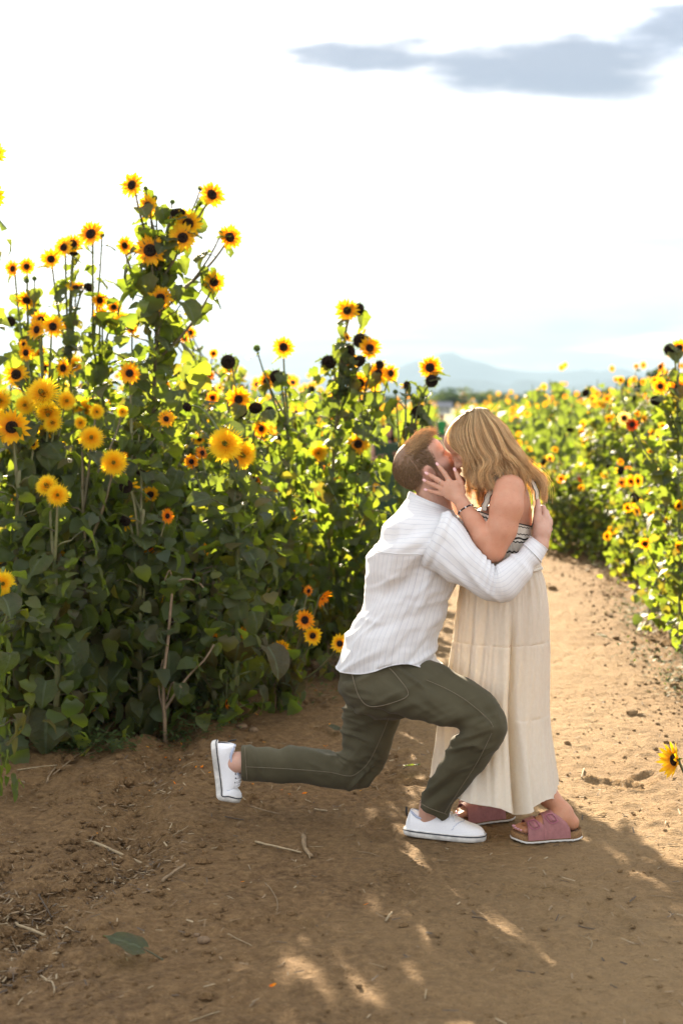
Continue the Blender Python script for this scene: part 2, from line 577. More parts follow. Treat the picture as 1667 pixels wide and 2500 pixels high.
# two ranges of mountains
def mountain(name, prof, dist, depth, seed, col):
    m = Mat(name)
    n = m.noise(0.004, 6, 0.6, m.coord())
    mat = m.done(m.principled(m.ramp(n, [(0.35, tuple(k * 0.8 for k in col)), (0.65, col)]), 0.95, None, 0.0))
    P = np.array(prof, float)
    px = np.linspace(-2600, 4400, 260)
    h = np.interp(px, P[:, 0] * 1.0631, (HY - P[:, 1] * 1.0631) / F_PX * dist + CAM_H)
    h = h * (1 + 0.018 * fbm2(px * 0.02, px * 0 + 2, 4, seed))
    x = (px - CX) * dist / F_PX
    rows = []
    for t in np.linspace(-1, 1, 15):
        k = 1 - abs(t) ** 1.3
        y = dist + t * depth
        rows.append(np.stack([x * (y / dist) ** 0, np.full_like(x, y) + 90 * noise2(px * 0.01, px * 0 + t * 2, seed), h * k * (1 + 0.15 * noise2(px * 0.03, px * 0 + t * 3, seed + 2) * (abs(t) > 0.05)) - 6], -1))
    V = np.array(rows).reshape(-1, 3)
    obj('mountain_range', build_mesh(name, V, grid_faces(15, len(px)), mat), kind='structure', label=None)
mountain('far blue mountains', [(-2500, 880), (-800, 872), (0, 878), (500, 872), (820, 862), (900, 846), (960, 826), (1003, 812), (1025, 810), (1034, 805), (1044, 814), (1075, 824), (1105, 828), (1130, 838), (1170, 848), (1230, 852), (1300, 852), (1340, 846), (1380, 852), (1405, 842), (1430, 847), (1500, 856), (1800, 862), (2600, 872), (4200, 880)], 8200, 900, 5, (0.10, 0.13, 0.15))
mountain('nearer foothills', [(-2500, 905), (0, 900), (600, 893), (900, 878), (975, 872), (1060, 868), (1120, 872), (1165, 883), (1185, 871), (1215, 868), (1250, 876), (1300, 884), (1350, 878), (1400, 868), (1440, 872), (1550, 884), (2000, 895), (4200, 902)], 5600, 650, 9, (0.09, 0.12, 0.13))

# ---------------------------------------------------------------- far trees
def far_leaf_mat(name, col, tr):
    m = Mat(name)
    n = m.noise(0.8, 3, 0.6, m.coord())
    c_ = m.ramp(n, [(0.3, tuple(k * 0.6 for k in col)), (0.7, tuple(k * 1.25 for k in col))])
    return m.done(m.thin(m.principled(c_, 0.7, None, 0.2), tr, 0.35))
M_FAR = [far_leaf_mat('dark far foliage', (0.035, 0.06, 0.022), (0.06, 0.10, 0.02)),
         far_leaf_mat('olive far foliage', (0.085, 0.115, 0.04), (0.14, 0.18, 0.03)),
         far_leaf_mat('blue far foliage', (0.04, 0.07, 0.045), (0.05, 0.09, 0.03))]
M_BARK = plain('grey brown bark', (0.10, 0.075, 0.05), 0.9, 0.4, 12, 0.5)

def scatter_quads(rng, n, centres, radii, size):
    """n leaf-sized faces spread through lobes"""
    k = rng.integers(0, len(centres), n)
    dirs = rng.normal(size=(n, 3)); dirs /= np.linalg.norm(dirs, axis=1)[:, None]
    rr = rng.uniform(0.45, 1.0, n) ** 0.5
    C = centres[k] + dirs * (radii[k] * rr[:, None])
    a = rng.normal(size=(n, 3)); a /= np.linalg.norm(a, axis=1)[:, None]
    b = np.cross(a, rng.normal(size=(n, 3))); b /= np.linalg.norm(b, axis=1)[:, None]
    s = (size * rng.uniform(0.6, 1.4, n))[:, None]
    V = np.stack([C - a * s, C + b * s * 0.6, C + a * s, C - b * s * 0.6], 1).reshape(-1, 3)
    F = np.arange(4 * n).reshape(-1, 4)
    return V, F

def tree(px, d, h, w, mi, seed, label, group=None):
    rng = np.random.default_rng(seed)
    x = (px - CX) * d / F_PX
    root = obj('tree', None, None, label, 'tree', group, loc=(x, d, 0.1))
    nl = 9
    C = np.stack([rng.uniform(-0.36, 0.36, nl) * w, rng.uniform(-0.36, 0.36, nl) * w, h * rng.uniform(0.32, 0.80, nl)], -1)
    Rr = np.stack([rng.uniform(0.16, 0.27, nl) * w, rng.uniform(0.16, 0.27, nl) * w, rng.uniform(0.12, 0.22, nl) * h], -1)
    V, F = scatter_quads(rng, 1100, C, Rr, 0.055 * h)
    obj('crown', build_mesh('crown', V, F, M_FAR[mi]), root)
    b = MB()
    b.add(*tube([(0, 0, -0.3), (0.02 * w, 0, h * 0.25), (-0.03 * w, 0, h * 0.5), (0, 0, h * 0.75)], [0.045 * h, 0.035 * h, 0.022 * h, 0.008 * h], 7))
    for k in range(4):
        e = C[k]
        s = np.array([0, 0, h * (0.25 + 0.08 * k)])
        b.add(*tube([s, (s + e) / 2 + (0, 0, 0.02 * h), e], [0.02 * h, 0.013 * h, 0.005 * h], 5))
    obj('trunk', b.mesh('trunk', M_BARK), root)

TG = 'trees along the far edge of the fields'
tree(1095, 300, 5.0, 7.5, 2, 1, 'blue green far tree left of the red tower, tallest there', TG)
tree(1112, 215, 3.4, 5.0, 0, 2, 'round dark tree just left of the red tower', TG)
tree(1070, 225, 3.0, 5.0, 1, 3, 'pale olive tree among the far trees, leftmost in the gap', TG)
tree(1165, 260, 4.6, 7.5, 1, 4, 'wide olive tree right of the red tower', TG)
tree(1195, 235, 3.2, 5.0, 0, 5, 'dark round tree second right of the red tower', TG)
tree(1225, 300, 4.2, 7.0, 2, 6, 'hazy tree above the hair, third right of the red tower', TG)
tree(1265, 280, 4.2, 8.0, 2, 7, 'hazy far tree at the start of the right hand sunflowers', TG)
tree(1040, 320, 4.4, 9.0, 2, 8, 'hazy tree behind the drooping seed heads above the path', TG)
tree(1588, 62, 3.1, 2.4, 0, 9, 'dark bushy tree rising behind the right hand sunflowers')
tree(1535, 58, 2.3, 2.6, 1, 10, 'grey olive tree beside the dark one behind the right bed')
for k, (p, d_) in enumerate([(960, 340), (900, 330), (800, 350), (660, 330), (520, 350), (1340, 330), (1410, 320)]):
    tree(p, d_, 4.2, 9.5, 2, 20 + k, 'hazy far tree on the horizon mostly hidden by sunflowers', TG)

def treeline():
    rng = np.random.default_rng(77)
    n = 260
    x = rng.uniform(-420, 520, n); y = rng.uniform(640, 760, n)
    C = np.stack([x, y, rng.uniform(1.2, 4.4, n)], -1)
    Rr = np.stack([rng.uniform(4, 9, n), rng.uniform(4, 9, n), rng.uniform(1.5, 3.5, n)], -1)
    V, F = scatter_quads(rng, 9000, C, Rr, 0.8)
    obj('distant_woods', build_mesh('distant_woods', V, F, M_FAR[2]), kind='stuff', label='hazy band of distant woods below the mountains', cat='woods')
treeline()

# red tower with an orange cap, and a low pale house
def tower():
    d = 250; x = (1131 - CX) * d / F_PX
    t = obj('tower', None, None, 'slim red tower with an orange cap far behind the couple', 'tower', loc=(x, d, 0.1))
    mr = plain('weathered red panels', (0.30, 0.07, 0.045), 0.7, 0.3, 3, 0.2)
    mo = plain('orange cap paint', (0.62, 0.16, 0.02), 0.6, 0.2, 3, 0.1)
    mw = plain('white tank paint', (0.75, 0.74, 0.72), 0.5, 0.1, 3, 0.1)
    b = MB(); b.add(*tube([(0, 0, -0.2), (0, 0, 0.9), (0, 0, 2.45)], [0.46, 0.42, 0.40], 14)); obj('shaft', b.mesh('shaft', mr), t)
    b = MB(); b.add(*tube([(0, 0, 2.42), (0, 0, 2.6), (0, 0, 3.0), (0, 0, 3.3)], [0.44, 0.62, 0.58, 0.3], 14)); obj('cap', b.mesh('cap', mo), t)
    b = MB(); b.add(*uvsphere((-0.62, 0, 3.1), (0.24, 0.24, 0.24))); b.add(*tube([(-0.62, 0, 2.9), (-0.45, 0, 2.6)], 0.04, 5)); obj('lamp_globe', b.mesh('lamp_globe', mw), t)
    b = MB(); b.add(*tube([(0, 0, 3.25), (0, 0, 4.2)], [0.05, 0.02], 5)); obj('finial', b.mesh('finial', mr), t)
tower()

def house(px, d, w, h, lab):
    x = (px - CX) * d / F_PX
    t = obj('house', None, None, lab, 'house', loc=(x, d, 0.1))
    mw = plain('pale siding', (0.55, 0.53, 0.5), 0.7, 0.1, 2, 0.1); mr = plain('grey roof shingle', (0.2, 0.2, 0.22), 0.8, 0.2, 4, 0.2)
    mg = plain('dark window glass', (0.04, 0.05, 0.06), 0.15, 0.1, 2, 0.0)
    a, b_ = w / 2, w * 0.3
    V = [(-a, -b_, -0.2), (a, -b_, -0.2), (a, b_, -0.2), (-a, b_, -0.2), (-a, -b_, h), (a, -b_, h), (a, b_, h), (-a, b_, h), (-a, 0, h * 1.5), (a, 0, h * 1.5)]
    obj('wall', build_mesh('wall', V, [[0, 1, 5, 4], [2, 3, 7, 6], [1, 2, 6, 9, 5], [3, 0, 4, 8, 7]], mw, smooth=False), t)
    e = 0.2
    V = [(-a - e, -b_ - e, h - 0.05), (a + e, -b_ - e, h - 0.05), (a + e, 0, h * 1.5 + 0.08), (-a - e, 0, h * 1.5 + 0.08), (-a - e, b_ + e, h - 0.05), (a + e, b_ + e, h - 0.05)]
    V = V + [(p[0], p[1], p[2] + 0.12) for p in V]
    obj('roof', build_mesh('roof', V, [[0, 3, 2, 1], [3, 4, 5, 2], [6, 7, 8, 9], [9, 8, 11, 10], [0, 1, 7, 6], [5, 4, 10, 11], [0, 6, 9, 3], [3, 9, 10, 4], [1, 2, 8, 7], [2, 5, 11, 8]], mr, smooth=False), t)
    for k in (-0.28, 0.0, 0.28):
        c0 = k * w; ww = 0.07 * w
        V = [(c0 - ww, -b_ - 0.03, h * 0.35), (c0 + ww, -b_ - 0.03, h * 0.35), (c0 + ww, -b_ - 0.03, h * 0.8), (c0 - ww, -b_ - 0.03, h * 0.8)]
        V = V + [(p[0], -b_ + 0.02, p[2]) for p in V]
        obj('window', build_mesh('window', V, [[0, 1, 2, 3], [0, 4, 5, 1], [1, 5, 6, 2], [2, 6, 7, 3], [3, 7, 4, 0]], mg, smooth=False), t)
house(1078, 190, 2.4, 1.0, 'low pale house with a grey roof left of the red tower')
house(1105, 380, 7.0, 2.3, 'pale far house among hazy trees left of the tower')
# ================================================================ sunflowers
def make_leaf_mat():
    m = Mat('sunflower leaf')
    uv = m.node('ShaderNodeUVMap').outputs[0]
    s = m.node('ShaderNodeSeparateXYZ'); m.l.new(uv, s.inputs[0])
    au = m.math('ABSOLUTE', m.math('SUBTRACT', s.outputs[0], 0.5))
    mid = m.math('LESS_THAN', au, 0.022)
    side = m.math('SINE', m.math('MULTIPLY', m.math('SUBTRACT', s.outputs[1], m.math('MULTIPLY', au, 0.75)), 34.0))
    sv = m.ramp(m.math('ABSOLUTE', side), [(0.0, 1.0), (0.16, 0.0)])
    vein = m.math('MAXIMUM', mid, m.math('MULTIPLY', sv, 0.6))
    oc = m.node('ShaderNodeObjectInfo')
    co = m.coord()
    off = m.node('ShaderNodeVectorMath', operation='ADD'); m.l.new(co, off.inputs[0])
    rnd = m.node('ShaderNodeCombineXYZ'); m.l.new(m.math('MULTIPLY', oc.outputs['Random'], 40.0), rnd.inputs[0]); m.l.new(rnd.outputs[0], off.inputs[1])
    n = m.noise(5.0, 5, 0.65, off.outputs[0])
    base = oc.outputs['Color']
    c_ = m.mix(m.ramp(n, [(0.35, 0.0), (0.7, 0.6)]), base, m.mix(0.5, base, (0.10, 0.095, 0.03)))
    spot = m.noise(16.0, 4, 0.7, off.outputs[0])
    c_ = m.mix(m.ramp(spot, [(0.62, 0.0), (0.70, 0.7)]), c_, (0.10, 0.062, 0.028))
    edge = m.math('MULTIPLY', m.ramp(au, [(0.16, 0.0), (0.27, 1.0)]), m.ramp(spot, [(0.45, 0.0), (0.60, 0.8)]))
    c_ = m.mix(edge, c_, (0.11, 0.07, 0.03))
    c_ = m.mix(m.math('MULTIPLY', vein, 0.6), c_, (0.17, 0.21, 0.11))
    tr = m.mix(1.0, base, (5.6, 5.1, 1.0), 'MULTIPLY')
    tr = m.mix(m.ramp(n, [(0.3, 0.55), (0.65, 0.0)]), tr, (0.16, 0.19, 0.015))
    tr = m.mix(m.math('MULTIPLY', vein, 0.5), tr, (0.10, 0.13, 0.02))
    h = m.math('SUBTRACT', m.math('MULTIPLY', n, 0.7), m.math('MULTIPLY', vein, 0.6))
    f = m.principled(c_, 0.52, m.bump(h, 0.5, 0.08), 0.42)
    return m.done(m.thin(f, tr, 0.44))
M_LEAF = make_leaf_mat()

def make_petal_mat():
    m = Mat('sunflower petal')
    oc = m.node('ShaderNodeObjectInfo')
    co = m.coord()
    ln = m.node('ShaderNodeVectorMath', operation='LENGTH'); m.l.new(co, ln.inputs[0])
    g = m.ramp(ln.outputs['Value'], [(0.30, 1.0), (0.62, 0.0)])
    base = oc.outputs['Color']
    deep = m.mix(1.0, base, (0.95, 0.55, 0.6), 'MULTIPLY')
    n = m.noise(9.0, 3, 0.6, co)
    c_ = m.mix(g, base, deep)
    c_ = m.mix(m.math('MULTIPLY', n, 0.25), c_, deep)
    f = m.principled(c_, 0.55, m.bump(n, 0.2, 0.05), 0.25)
    return m.done(m.thin(f, c_, 0.5))
M_PETAL = make_petal_mat()

def make_disc_mat():
    m = Mat('seed disc')
    co = m.coord()
    v = m.node('ShaderNodeTexVoronoi', {'Scale': 13.0}); m.l.new(co, v.inputs['Vector'])
    n = m.noise(6, 4, 0.6, co)
    c_ = m.ramp(v.outputs[0], [(0.1, (0.085, 0.042, 0.018)), (0.5, (0.022, 0.012, 0.008))])
    c_ = m.mix(m.ramp(n, [(0.55, 0.0), (0.7, 0.6)]), c_, (0.12, 0.065, 0.018))
    return m.done(m.principled(c_, 0.85, m.bump(v.outputs[0], 0.8, 0.08), 0.2))
M_DISC = make_disc_mat()
M_TEDDYEYE = plain('green flower eye', (0.16, 0.17, 0.02), 0.8, 0.4, 12, 0.6, 0.2, 0.03)
def make_stalk_mat():
    m = Mat('hairy green stalk')
    co = m.coord()
    oc = m.node('ShaderNodeObjectInfo')
    n = m.noise(14, 5, 0.65, co)
    c_ = m.mix(m.ramp(n, [(0.35, 0.0), (0.72, 0.75)]), oc.outputs['Color'], (0.13, 0.085, 0.045))
    return m.done(m.principled(c_, 0.6, m.bump(n, 0.4, 0.006), 0.35))
M_STALK = make_stalk_mat()
def make_bract_mat():
    m = Mat('green bracts')
    n = m.noise(7, 3, 0.6, m.coord())
    c_ = m.ramp(n, [(0.3, (0.035, 0.062, 0.018)), (0.7, (0.085, 0.125, 0.035))])
    return m.done(m.thin(m.principled(c_, 0.6, None, 0.35), (0.22, 0.30, 0.03), 0.3))
M_BRACT = make_bract_mat()

# ---------------------------------------------------------------- shared leaf meshes (blade length 1, stem joint at origin, +Y outwards)
def leaf_mesh(k, droop, fold, curl, petiole, holes=0, lod=False):
    rng = random.Random(k * 13 + 5)
    T = [0, .06, .16, .30, .45, .60, .74, .87, 1.0] if not lod else [0, .2, .55, 1.0]
    W = [.16, .33, .45, .50, .46, .36, .24, .11, 0.0] if not lod else [.2, .48, .4, 0.0]
    S = np.array([-1, -.62, -.25, 0, .25, .62, 1]) if not lod else np.array([-1, 0, 1])
    V, uv = [], []
    ph = rng.uniform(0, 6)
    ang = 0.25
    y, z = 0.0, 0.0
    yc, zc = [], []
    # centre line: petiole rises, blade arches over
    a = R(rng.uniform(15, 40))
    pet = []
    for i in range(5):
        pet.append((0, y, z))
        y += petiole / 4 * math.cos(a); z += petiole / 4 * math.sin(a)
        a -= R(droop * 0.10)
    pet[-1] = (0, y - petiole / 4 * math.cos(a + R(droop * .1)), z - petiole / 4 * math.sin(a + R(droop * .1)))
    y, z = pet[-1][1], pet[-1][2]
    prev = 0
    for i, t in enumerate(T):
        dt = t - prev; prev = t
        a -= R(droop) * (0.5 * dt + (0.45 if i == 1 else 0))
        y += dt * math.cos(a); z += dt * math.sin(a)
        ny, nz = -math.sin(a), math.cos(a)
        ty, tz = math.cos(a), math.sin(a)
        for s in S:
            w = W[i] * (1 + (0.05 if i % 2 else -0.03) * (abs(s) > .9)) * (1 + 0.12 * math.sin(ph + 5 * t) * np.sign(s))
            back = -0.17 * abs(s) ** 1.4 * (1 - t) ** 5
            up = fold * abs(s) * w - curl * (s * s) * w + 0.035 * math.sin(11 * t + ph + 2 * s) * abs(s) + 0.02 * math.sin(23 * t + 5 * s + ph)
            V.append((s * w, y + back * ty + up * ny, z + back * tz + up * nz))
            uv.append((0.5 + 0.5 * s * (0.15 + W[i]), t))
    F = [list(q) for q in grid_faces(len(T), len(S))]
    for _ in range(holes):
        F.pop(rng.randrange(len(F)))
    b = MB()
    b.add(V, F, 0, uv)
    v, f = tube(pet, [0.028, 0.024, 0.022, 0.02, 0.017], 4 if not lod else 3, False)
    b.add(v, f, 1)
    return b.mesh('leaf_%d' % k, [M_LEAF, M_STALK])
LEAVES_UP = [leaf_mesh(1, 35, .25, .1, .42), leaf_mesh(2, 55, .12, .25, .5, 1), leaf_mesh(3, 70, .3, .0, .45), leaf_mesh(4, 62, .05, .35, .38, 2)]
LEAVES_HANG = [leaf_mesh(5, 105, .2, .2, .5), leaf_mesh(6, 125, .1, .35, .45), leaf_mesh(7, 95, .35, .1, .55), leaf_mesh(8, 118, .02, .3, .5, 3), leaf_mesh(9, 135, .5, .2, .4, 2)]
LEAVES_LOD = [leaf_mesh(10, 60, .2, .2, .4, 0, True), leaf_mesh(11, 110, .15, .2, .4, 0, True), leaf_mesh(12, 85, .3, .1, .4, 0, True)]

def make_small_leaf_mat():
    m = Mat('small sunflower leaves')
    col = m.node('ShaderNodeVertexColor', layer_name='Col').outputs[0]
    n = m.noise(9.0, 4, .65, m.coord())
    c_ = m.mix(m.ramp(n, [(.4, 0.0), (.7, .5)]), col, (.09, .08, .03))
    tr = m.mix(1.0, col, (5.6, 5.2, 1.0), 'MULTIPLY')
    return m.done(m.thin(m.principled(c_, .55, m.bump(n, .4, .06), .4), tr, .46))
M_LEAF_S = make_small_leaf_mat()
def mesh_arrays(me):
    v = np.empty(len(me.vertices) * 3, np.float32); me.vertices.foreach_get('co', v)
    return v.reshape(-1, 3), [list(p.vertices) for p in me.polygons], [p.material_index for p in me.polygons]
LEAF_A = [mesh_arrays(m) for m in LEAVES_LOD]
def foliage_mesh(seed, n, low, H=1.5):
    rng = random.Random(seed)
    b = MB()
    tones = [(0.040, 0.060, 0.022), (0.052, 0.074, 0.026), (0.062, 0.082, 0.024), (0.036, 0.054, 0.028), (0.070, 0.088, 0.026), (0.048, 0.062, 0.032), (0.044, 0.068, 0.022), (0.056, 0.082, 0.024), (0.062, 0.060, 0.026)]
    for j in range(n):
        v, f, mi = rng.choice(LEAF_A)
        t = rng.uniform(low, 1.0)
        az = rng.uniform(0, 6.28); s = rng.uniform(.045, .095)
        tl, pt = rng.uniform(-.7, .7), rng.uniform(-.6, .5)
        q = v * s
        q = np.stack([q[:, 0] * math.cos(tl) + q[:, 2] * math.sin(tl), q[:, 1], -q[:, 0] * math.sin(tl) + q[:, 2] * math.cos(tl)], -1)
        q = np.stack([q[:, 0], q[:, 1] * math.cos(pt) - q[:, 2] * math.sin(pt), q[:, 1] * math.sin(pt) + q[:, 2] * math.cos(pt)], -1)
        r = rng.uniform(0, 1) ** .6 * (.30 - .12 * t); sz = H
        a2 = rng.uniform(0, 6.28)
        ca, sa = math.cos(az), math.sin(az)
        q = np.stack([q[:, 0] * ca - q[:, 1] * sa, q[:, 0] * sa + q[:, 1] * ca, q[:, 2]], -1) + (r * math.cos(a2), r * math.sin(a2), t * sz)
        b.add(q, [g for g, k in zip(f, mi) if k == 0], 0, None, rng.choice(tones))
    return b.mesh('small_leaves_%d' % seed, [M_LEAF_S])
FOLIAGE = {H_: [foliage_mesh(int(50 + 10 * H_) + 100 * k, int(60 + 85 * H_), .08, H_) for k in range(3)] for H_ in (.6, 1.0, 1.4, 1.8, 2.2)}
FOLIAGE_TOP = {H_: [foliage_mesh(int(70 + 10 * H_) + 100 * k, int(50 + 65 * H_), .35, H_) for k in range(2)] for H_ in (.6, 1.0, 1.4, 1.8, 2.2)}

# ---------------------------------------------------------------- shared flower meshes (outer radius 1, facing +Z)
def petal(b, ang, r0, r1, w, lift, curl, twist, mat=0, n=4):
    ca, sa = math.cos(ang), math.sin(ang)
    prof = [0.45, 0.95, 0.85, 0.0] if n == 4 else [0.5, 0.9, 0.0]
    V = []
    for i, q in enumerate(prof):
        t = i / (len(prof) - 1)
        r = r0 + (r1 - r0) * t
        z = lift * t + curl * t * t
        if q == 0:
            V.append((r * ca, r * sa, z))
        else:
            for s in (-1, 1):
                V.append((r * ca - s * w * q * sa, r * sa + s * w * q * ca, z + s * twist * w * q - 0.0))
    F = [[2 * i, 2 * i + 2, 2 * i + 3, 2 * i + 1] for i in range(len(prof) - 2)]
    k = 2 * (len(prof) - 2)
    F.append([k, k + 2, k + 1])
    b.add(V, F, mat)

def bracts(b, rng, r0, r1, n, mat, zoff):
    for k in range(n):
        a = 2 * math.pi * k / n + rng.uniform(-.15, .15)
        V = [(r0 * math.cos(a - .2), r0 * math.sin(a - .2), zoff), (r0 * math.cos(a + .2), r0 * math.sin(a + .2), zoff), (r1 * math.cos(a) * rng.uniform(.85, 1.15), r1 * math.sin(a) * rng.uniform(.85, 1.15), zoff + rng.uniform(-.05, .2))]
        b.add(V, [[0, 1, 2]], mat)

def receptacle(b, r, depth, mat):
    V, F = [], []
    n = 10
    for rr, z in ((r, 0.0), (r * .95, -depth * .5), (r * .5, -depth), (r * .16, -depth * 1.25), (r * .12, -depth * 2.2)):
        for k in range(n):
            V.append((rr * math.cos(2 * math.pi * k / n), rr * math.sin(2 * math.pi * k / n), z))
    b.add(V, [list(q)[::-1] for q in grid_faces(5, n, True)], mat)

def dome(r, h, mat, n=14):
    b = MB()
    V, F = [(0, 0, h * 0.72)], []
    prof = [(0.3, h * 0.75), (0.62, h), (0.86, h * .75), (1.0, h * .15), (0.97, -h * .4)]
    for rr, z in prof:
        for k in range(n):
            V.append((r * rr * math.cos(2 * math.pi * k / n), r * rr * math.sin(2 * math.pi * k / n), z))
    F = [[0, 1 + k, 1 + (k + 1) % n] for k in range(n)] + [list(q) for q in grid_faces(5, n, True, 1)]
    b.add(V, F, 0)
    return b.mesh('disc', [mat])

def daisy(seed, npet, lift, curl, miss=0.0):
    rng = random.Random(seed)
    b = MB()
    for layer in range(2):
        for k in range(npet):
            if rng.random() < miss: continue
            a = 2 * math.pi * (k + .5 * layer) / npet + rng.uniform(-.09, .09)
            petal(b, a, .30, rng.uniform(.82, 1.05) - .06 * layer, rng.uniform(.095, .135), lift + rng.uniform(-.12, .12) + .07 * layer, curl + rng.uniform(-.12, .12), rng.uniform(-.5, .5))
    receptacle(b, .36, .16, 1)
    bracts(b, rng, .34, .68, 13, 1, -.06)
    return b.mesh('daisy_%d' % seed, [M_PETAL, M_BRACT])
DAISY = [daisy(1, 14, .02, .05), daisy(2, 15, .14, -.05), daisy(3, 13, -.08, .05), daisy(4, 14, .25, .12), daisy(5, 13, -.1, -.25, .12)]
def teddy(seed):
    rng = random.Random(seed)
    b = MB()
    n = 230
    for k in range(n):
        t = (k + .5) / n
        el = math.pi / 2 * (t ** 0.75) * 0.97
        a = k * 2.39996
        r1 = math.cos(el) * rng.uniform(.88, 1.05); z1 = math.sin(el) * .50
        ca, sa = math.cos(a), math.sin(a)
        w = .045
        base = np.array([.42 * math.cos(el) * ca, .42 * math.cos(el) * sa, .18 * math.sin(el)])
        tip = np.array([r1 * ca, r1 * sa, z1 + rng.uniform(-.04, .06)])
        mid = (base + tip) / 2 + (0, 0, .06)
        sd = np.array([-sa, ca, rng.uniform(-.4, .4)]) * w
        b.add([base - sd * .6, base + sd * .6, mid - sd, mid + sd, tip], [[0, 1, 3, 2], [2, 3, 4]], 0)
    receptacle(b, .42, .2, 1)
    bracts(b, rng, .4, .8, 14, 1, -.05)
    return b.mesh('teddy_%d' % seed, [M_PETAL, M_BRACT])
TEDDY = [teddy(1), teddy(2)]
def seedhead(seed):
    rng = random.Random(seed)
    b = MB()
    n = 14
    V = [(0, 0, .35)]
    for rr, z in ((.35, .36), (.65, .30), (.85, .16), (.92, 0.0), (.85, -.14)):
        for k in range(n):
            V.append((rr * math.cos(2 * math.pi * k / n), rr * math.sin(2 * math.pi * k / n), z))
    b.add(V, [[0, 1 + k, 1 + (k + 1) % n] for k in range(n)] + [list(q) for q in grid_faces(5, n, True, 1)], 2)
    receptacle(b, .84, .3, 1)
    for k in range(26):
        a = 2 * math.pi * k / 26 + rng.uniform(-.1, .1)
        r1 = rng.uniform(1.05, 1.4)
        V = [(.8 * math.cos(a - .12), .8 * math.sin(a - .12), -.1), (.8 * math.cos(a + .12), .8 * math.sin(a + .12), -.1), (r1 * math.cos(a), r1 * math.sin(a), rng.uniform(-.1, .35))]
        b.add(V, [[0, 1, 2]], 1)
    if seed % 2:
        for k in range(5):
            petal(b, rng.uniform(0, 6.3), .8, rng.uniform(1.5, 1.9), .17, .1, -.3, .4, 0)
    return b.mesh('seedhead_%d' % seed, [M_PETAL, M_BRACT, M_DISC])
SEEDHEAD = [seedhead(1), seedhead(2), seedhead(4)]
def bud(seed):
    rng = random.Random(seed)
    b = MB()
    v, f = uvsphere((0, 0, 0), (.7, .7, .55), 9, 6)
    b.add(v, f, 1)
    for k in range(22):
        a = k * 2.39996
        z = -.3 + .8 * k / 22
        r = .65 * math.sqrt(max(.1, 1 - (z / .6) ** 2)) if abs(z) < .6 else .3
        V = [(r * math.cos(a - .3), r * math.sin(a - .3), z), (r * math.cos(a + .3), r * math.sin(a + .3), z), (1.15 * r * math.cos(a) + .2 * math.cos(a), 1.15 * r * math.sin(a) + .2 * math.sin(a), z + .45)]
        b.add(V, [[0, 1, 2]], 1)
    return b.mesh('bud_%d' % seed, [M_PETAL, M_BRACT])
BUD = [bud(1), bud(2)]
DISC = dome(.37, .13, M_DISC)
EYE = dome(.15, .50, M_TEDDYEYE, 9)

YEL = [(0.92, 0.54, 0.007), (0.94, 0.60, 0.010), (0.90, 0.47, 0.006), (0.92, 0.52, 0.007)]
ORA = [(0.88, 0.31, 0.006), (0.90, 0.38, 0.006)]
LEM = [(0.95, 0.70, 0.02), (0.93, 0.64, 0.015)]
RED = [(0.55, 0.07, 0.006), (0.75, 0.16, 0.008)]
PALE = [(0.92, 0.78, 0.22)]
PCOL = {'y': YEL, 'o': ORA, 't': LEM, 'r': RED, 'p': PALE}

GREENS = [(0.041, 0.062, 0.022), (0.050, 0.073, 0.029), (0.055, 0.078, 0.023), (0.039, 0.058, 0.028), (0.062, 0.085, 0.026), (0.048, 0.067, 0.032)]
DRY = [(0.055, 0.050, 0.022), (0.050, 0.056, 0.022), (0.060, 0.048, 0.024), (0.068, 0.078, 0.020)]
STEMC = [(0.12, 0.16, 0.05), (0.10, 0.14, 0.045), (0.14, 0.15, 0.06), (0.11, 0.10, 0.05)]

def face_quat(direction, roll):
    return Vector(direction).to_track_quat('Z', 'Y') @ Quaternion((0, 0, 1), roll)

def put_flower(rng, root, base, pos, R_, typ, facing):
    """typ: y o r p daisies, t teddy, s seed head, b bud"""
    loc = np.array(pos) - base
    q = face_quat(facing, rng.uniform(0, 6.28))
    if typ in 'yorp':
        k = rng.choice([0, 0, 1, 1, 2, 3] if typ == 'y' else [0, 1, 2, 3, 4])
        f = obj('flower', DAISY[k], root, loc=loc, rot=q, scale=R_, color=rng.choice(PCOL[typ]))
        obj('disc', DISC, f, scale=rng.uniform(.78, 1.02))
    elif typ == 't':
        f = obj('flower', rng.choice(TEDDY), root, loc=loc, rot=q, scale=R_, color=rng.choice(LEM))
        obj('eye', EYE, f)
    elif typ == 's':
        obj('seed_head', rng.choice(SEEDHEAD), root, loc=loc, rot=q, scale=R_, color=rng.choice(YEL))
    else:
        obj('bud', rng.choice(BUD), root, loc=loc, rot=q, scale=R_)

def put_leaf(rng, root, loc, az, size, hang, tone, pitch=None):
    me = rng.choice(LEAVES_HANG if hang else LEAVES_UP)
    o = obj('leaf', me, root, loc=loc, rot=(R(rng.uniform(-18, 22)) if pitch is None else pitch, R(rng.uniform(-22, 22)), az - math.pi / 2), scale=size * rng.uniform(.8, 1.15), color=tone)
    return o

def bez(p0, p1, p2, n):
    t = np.linspace(0, 1, n)[:, None]
    return (1 - t) ** 2 * p0 + 2 * t * (1 - t) * p1 + t * t * p2

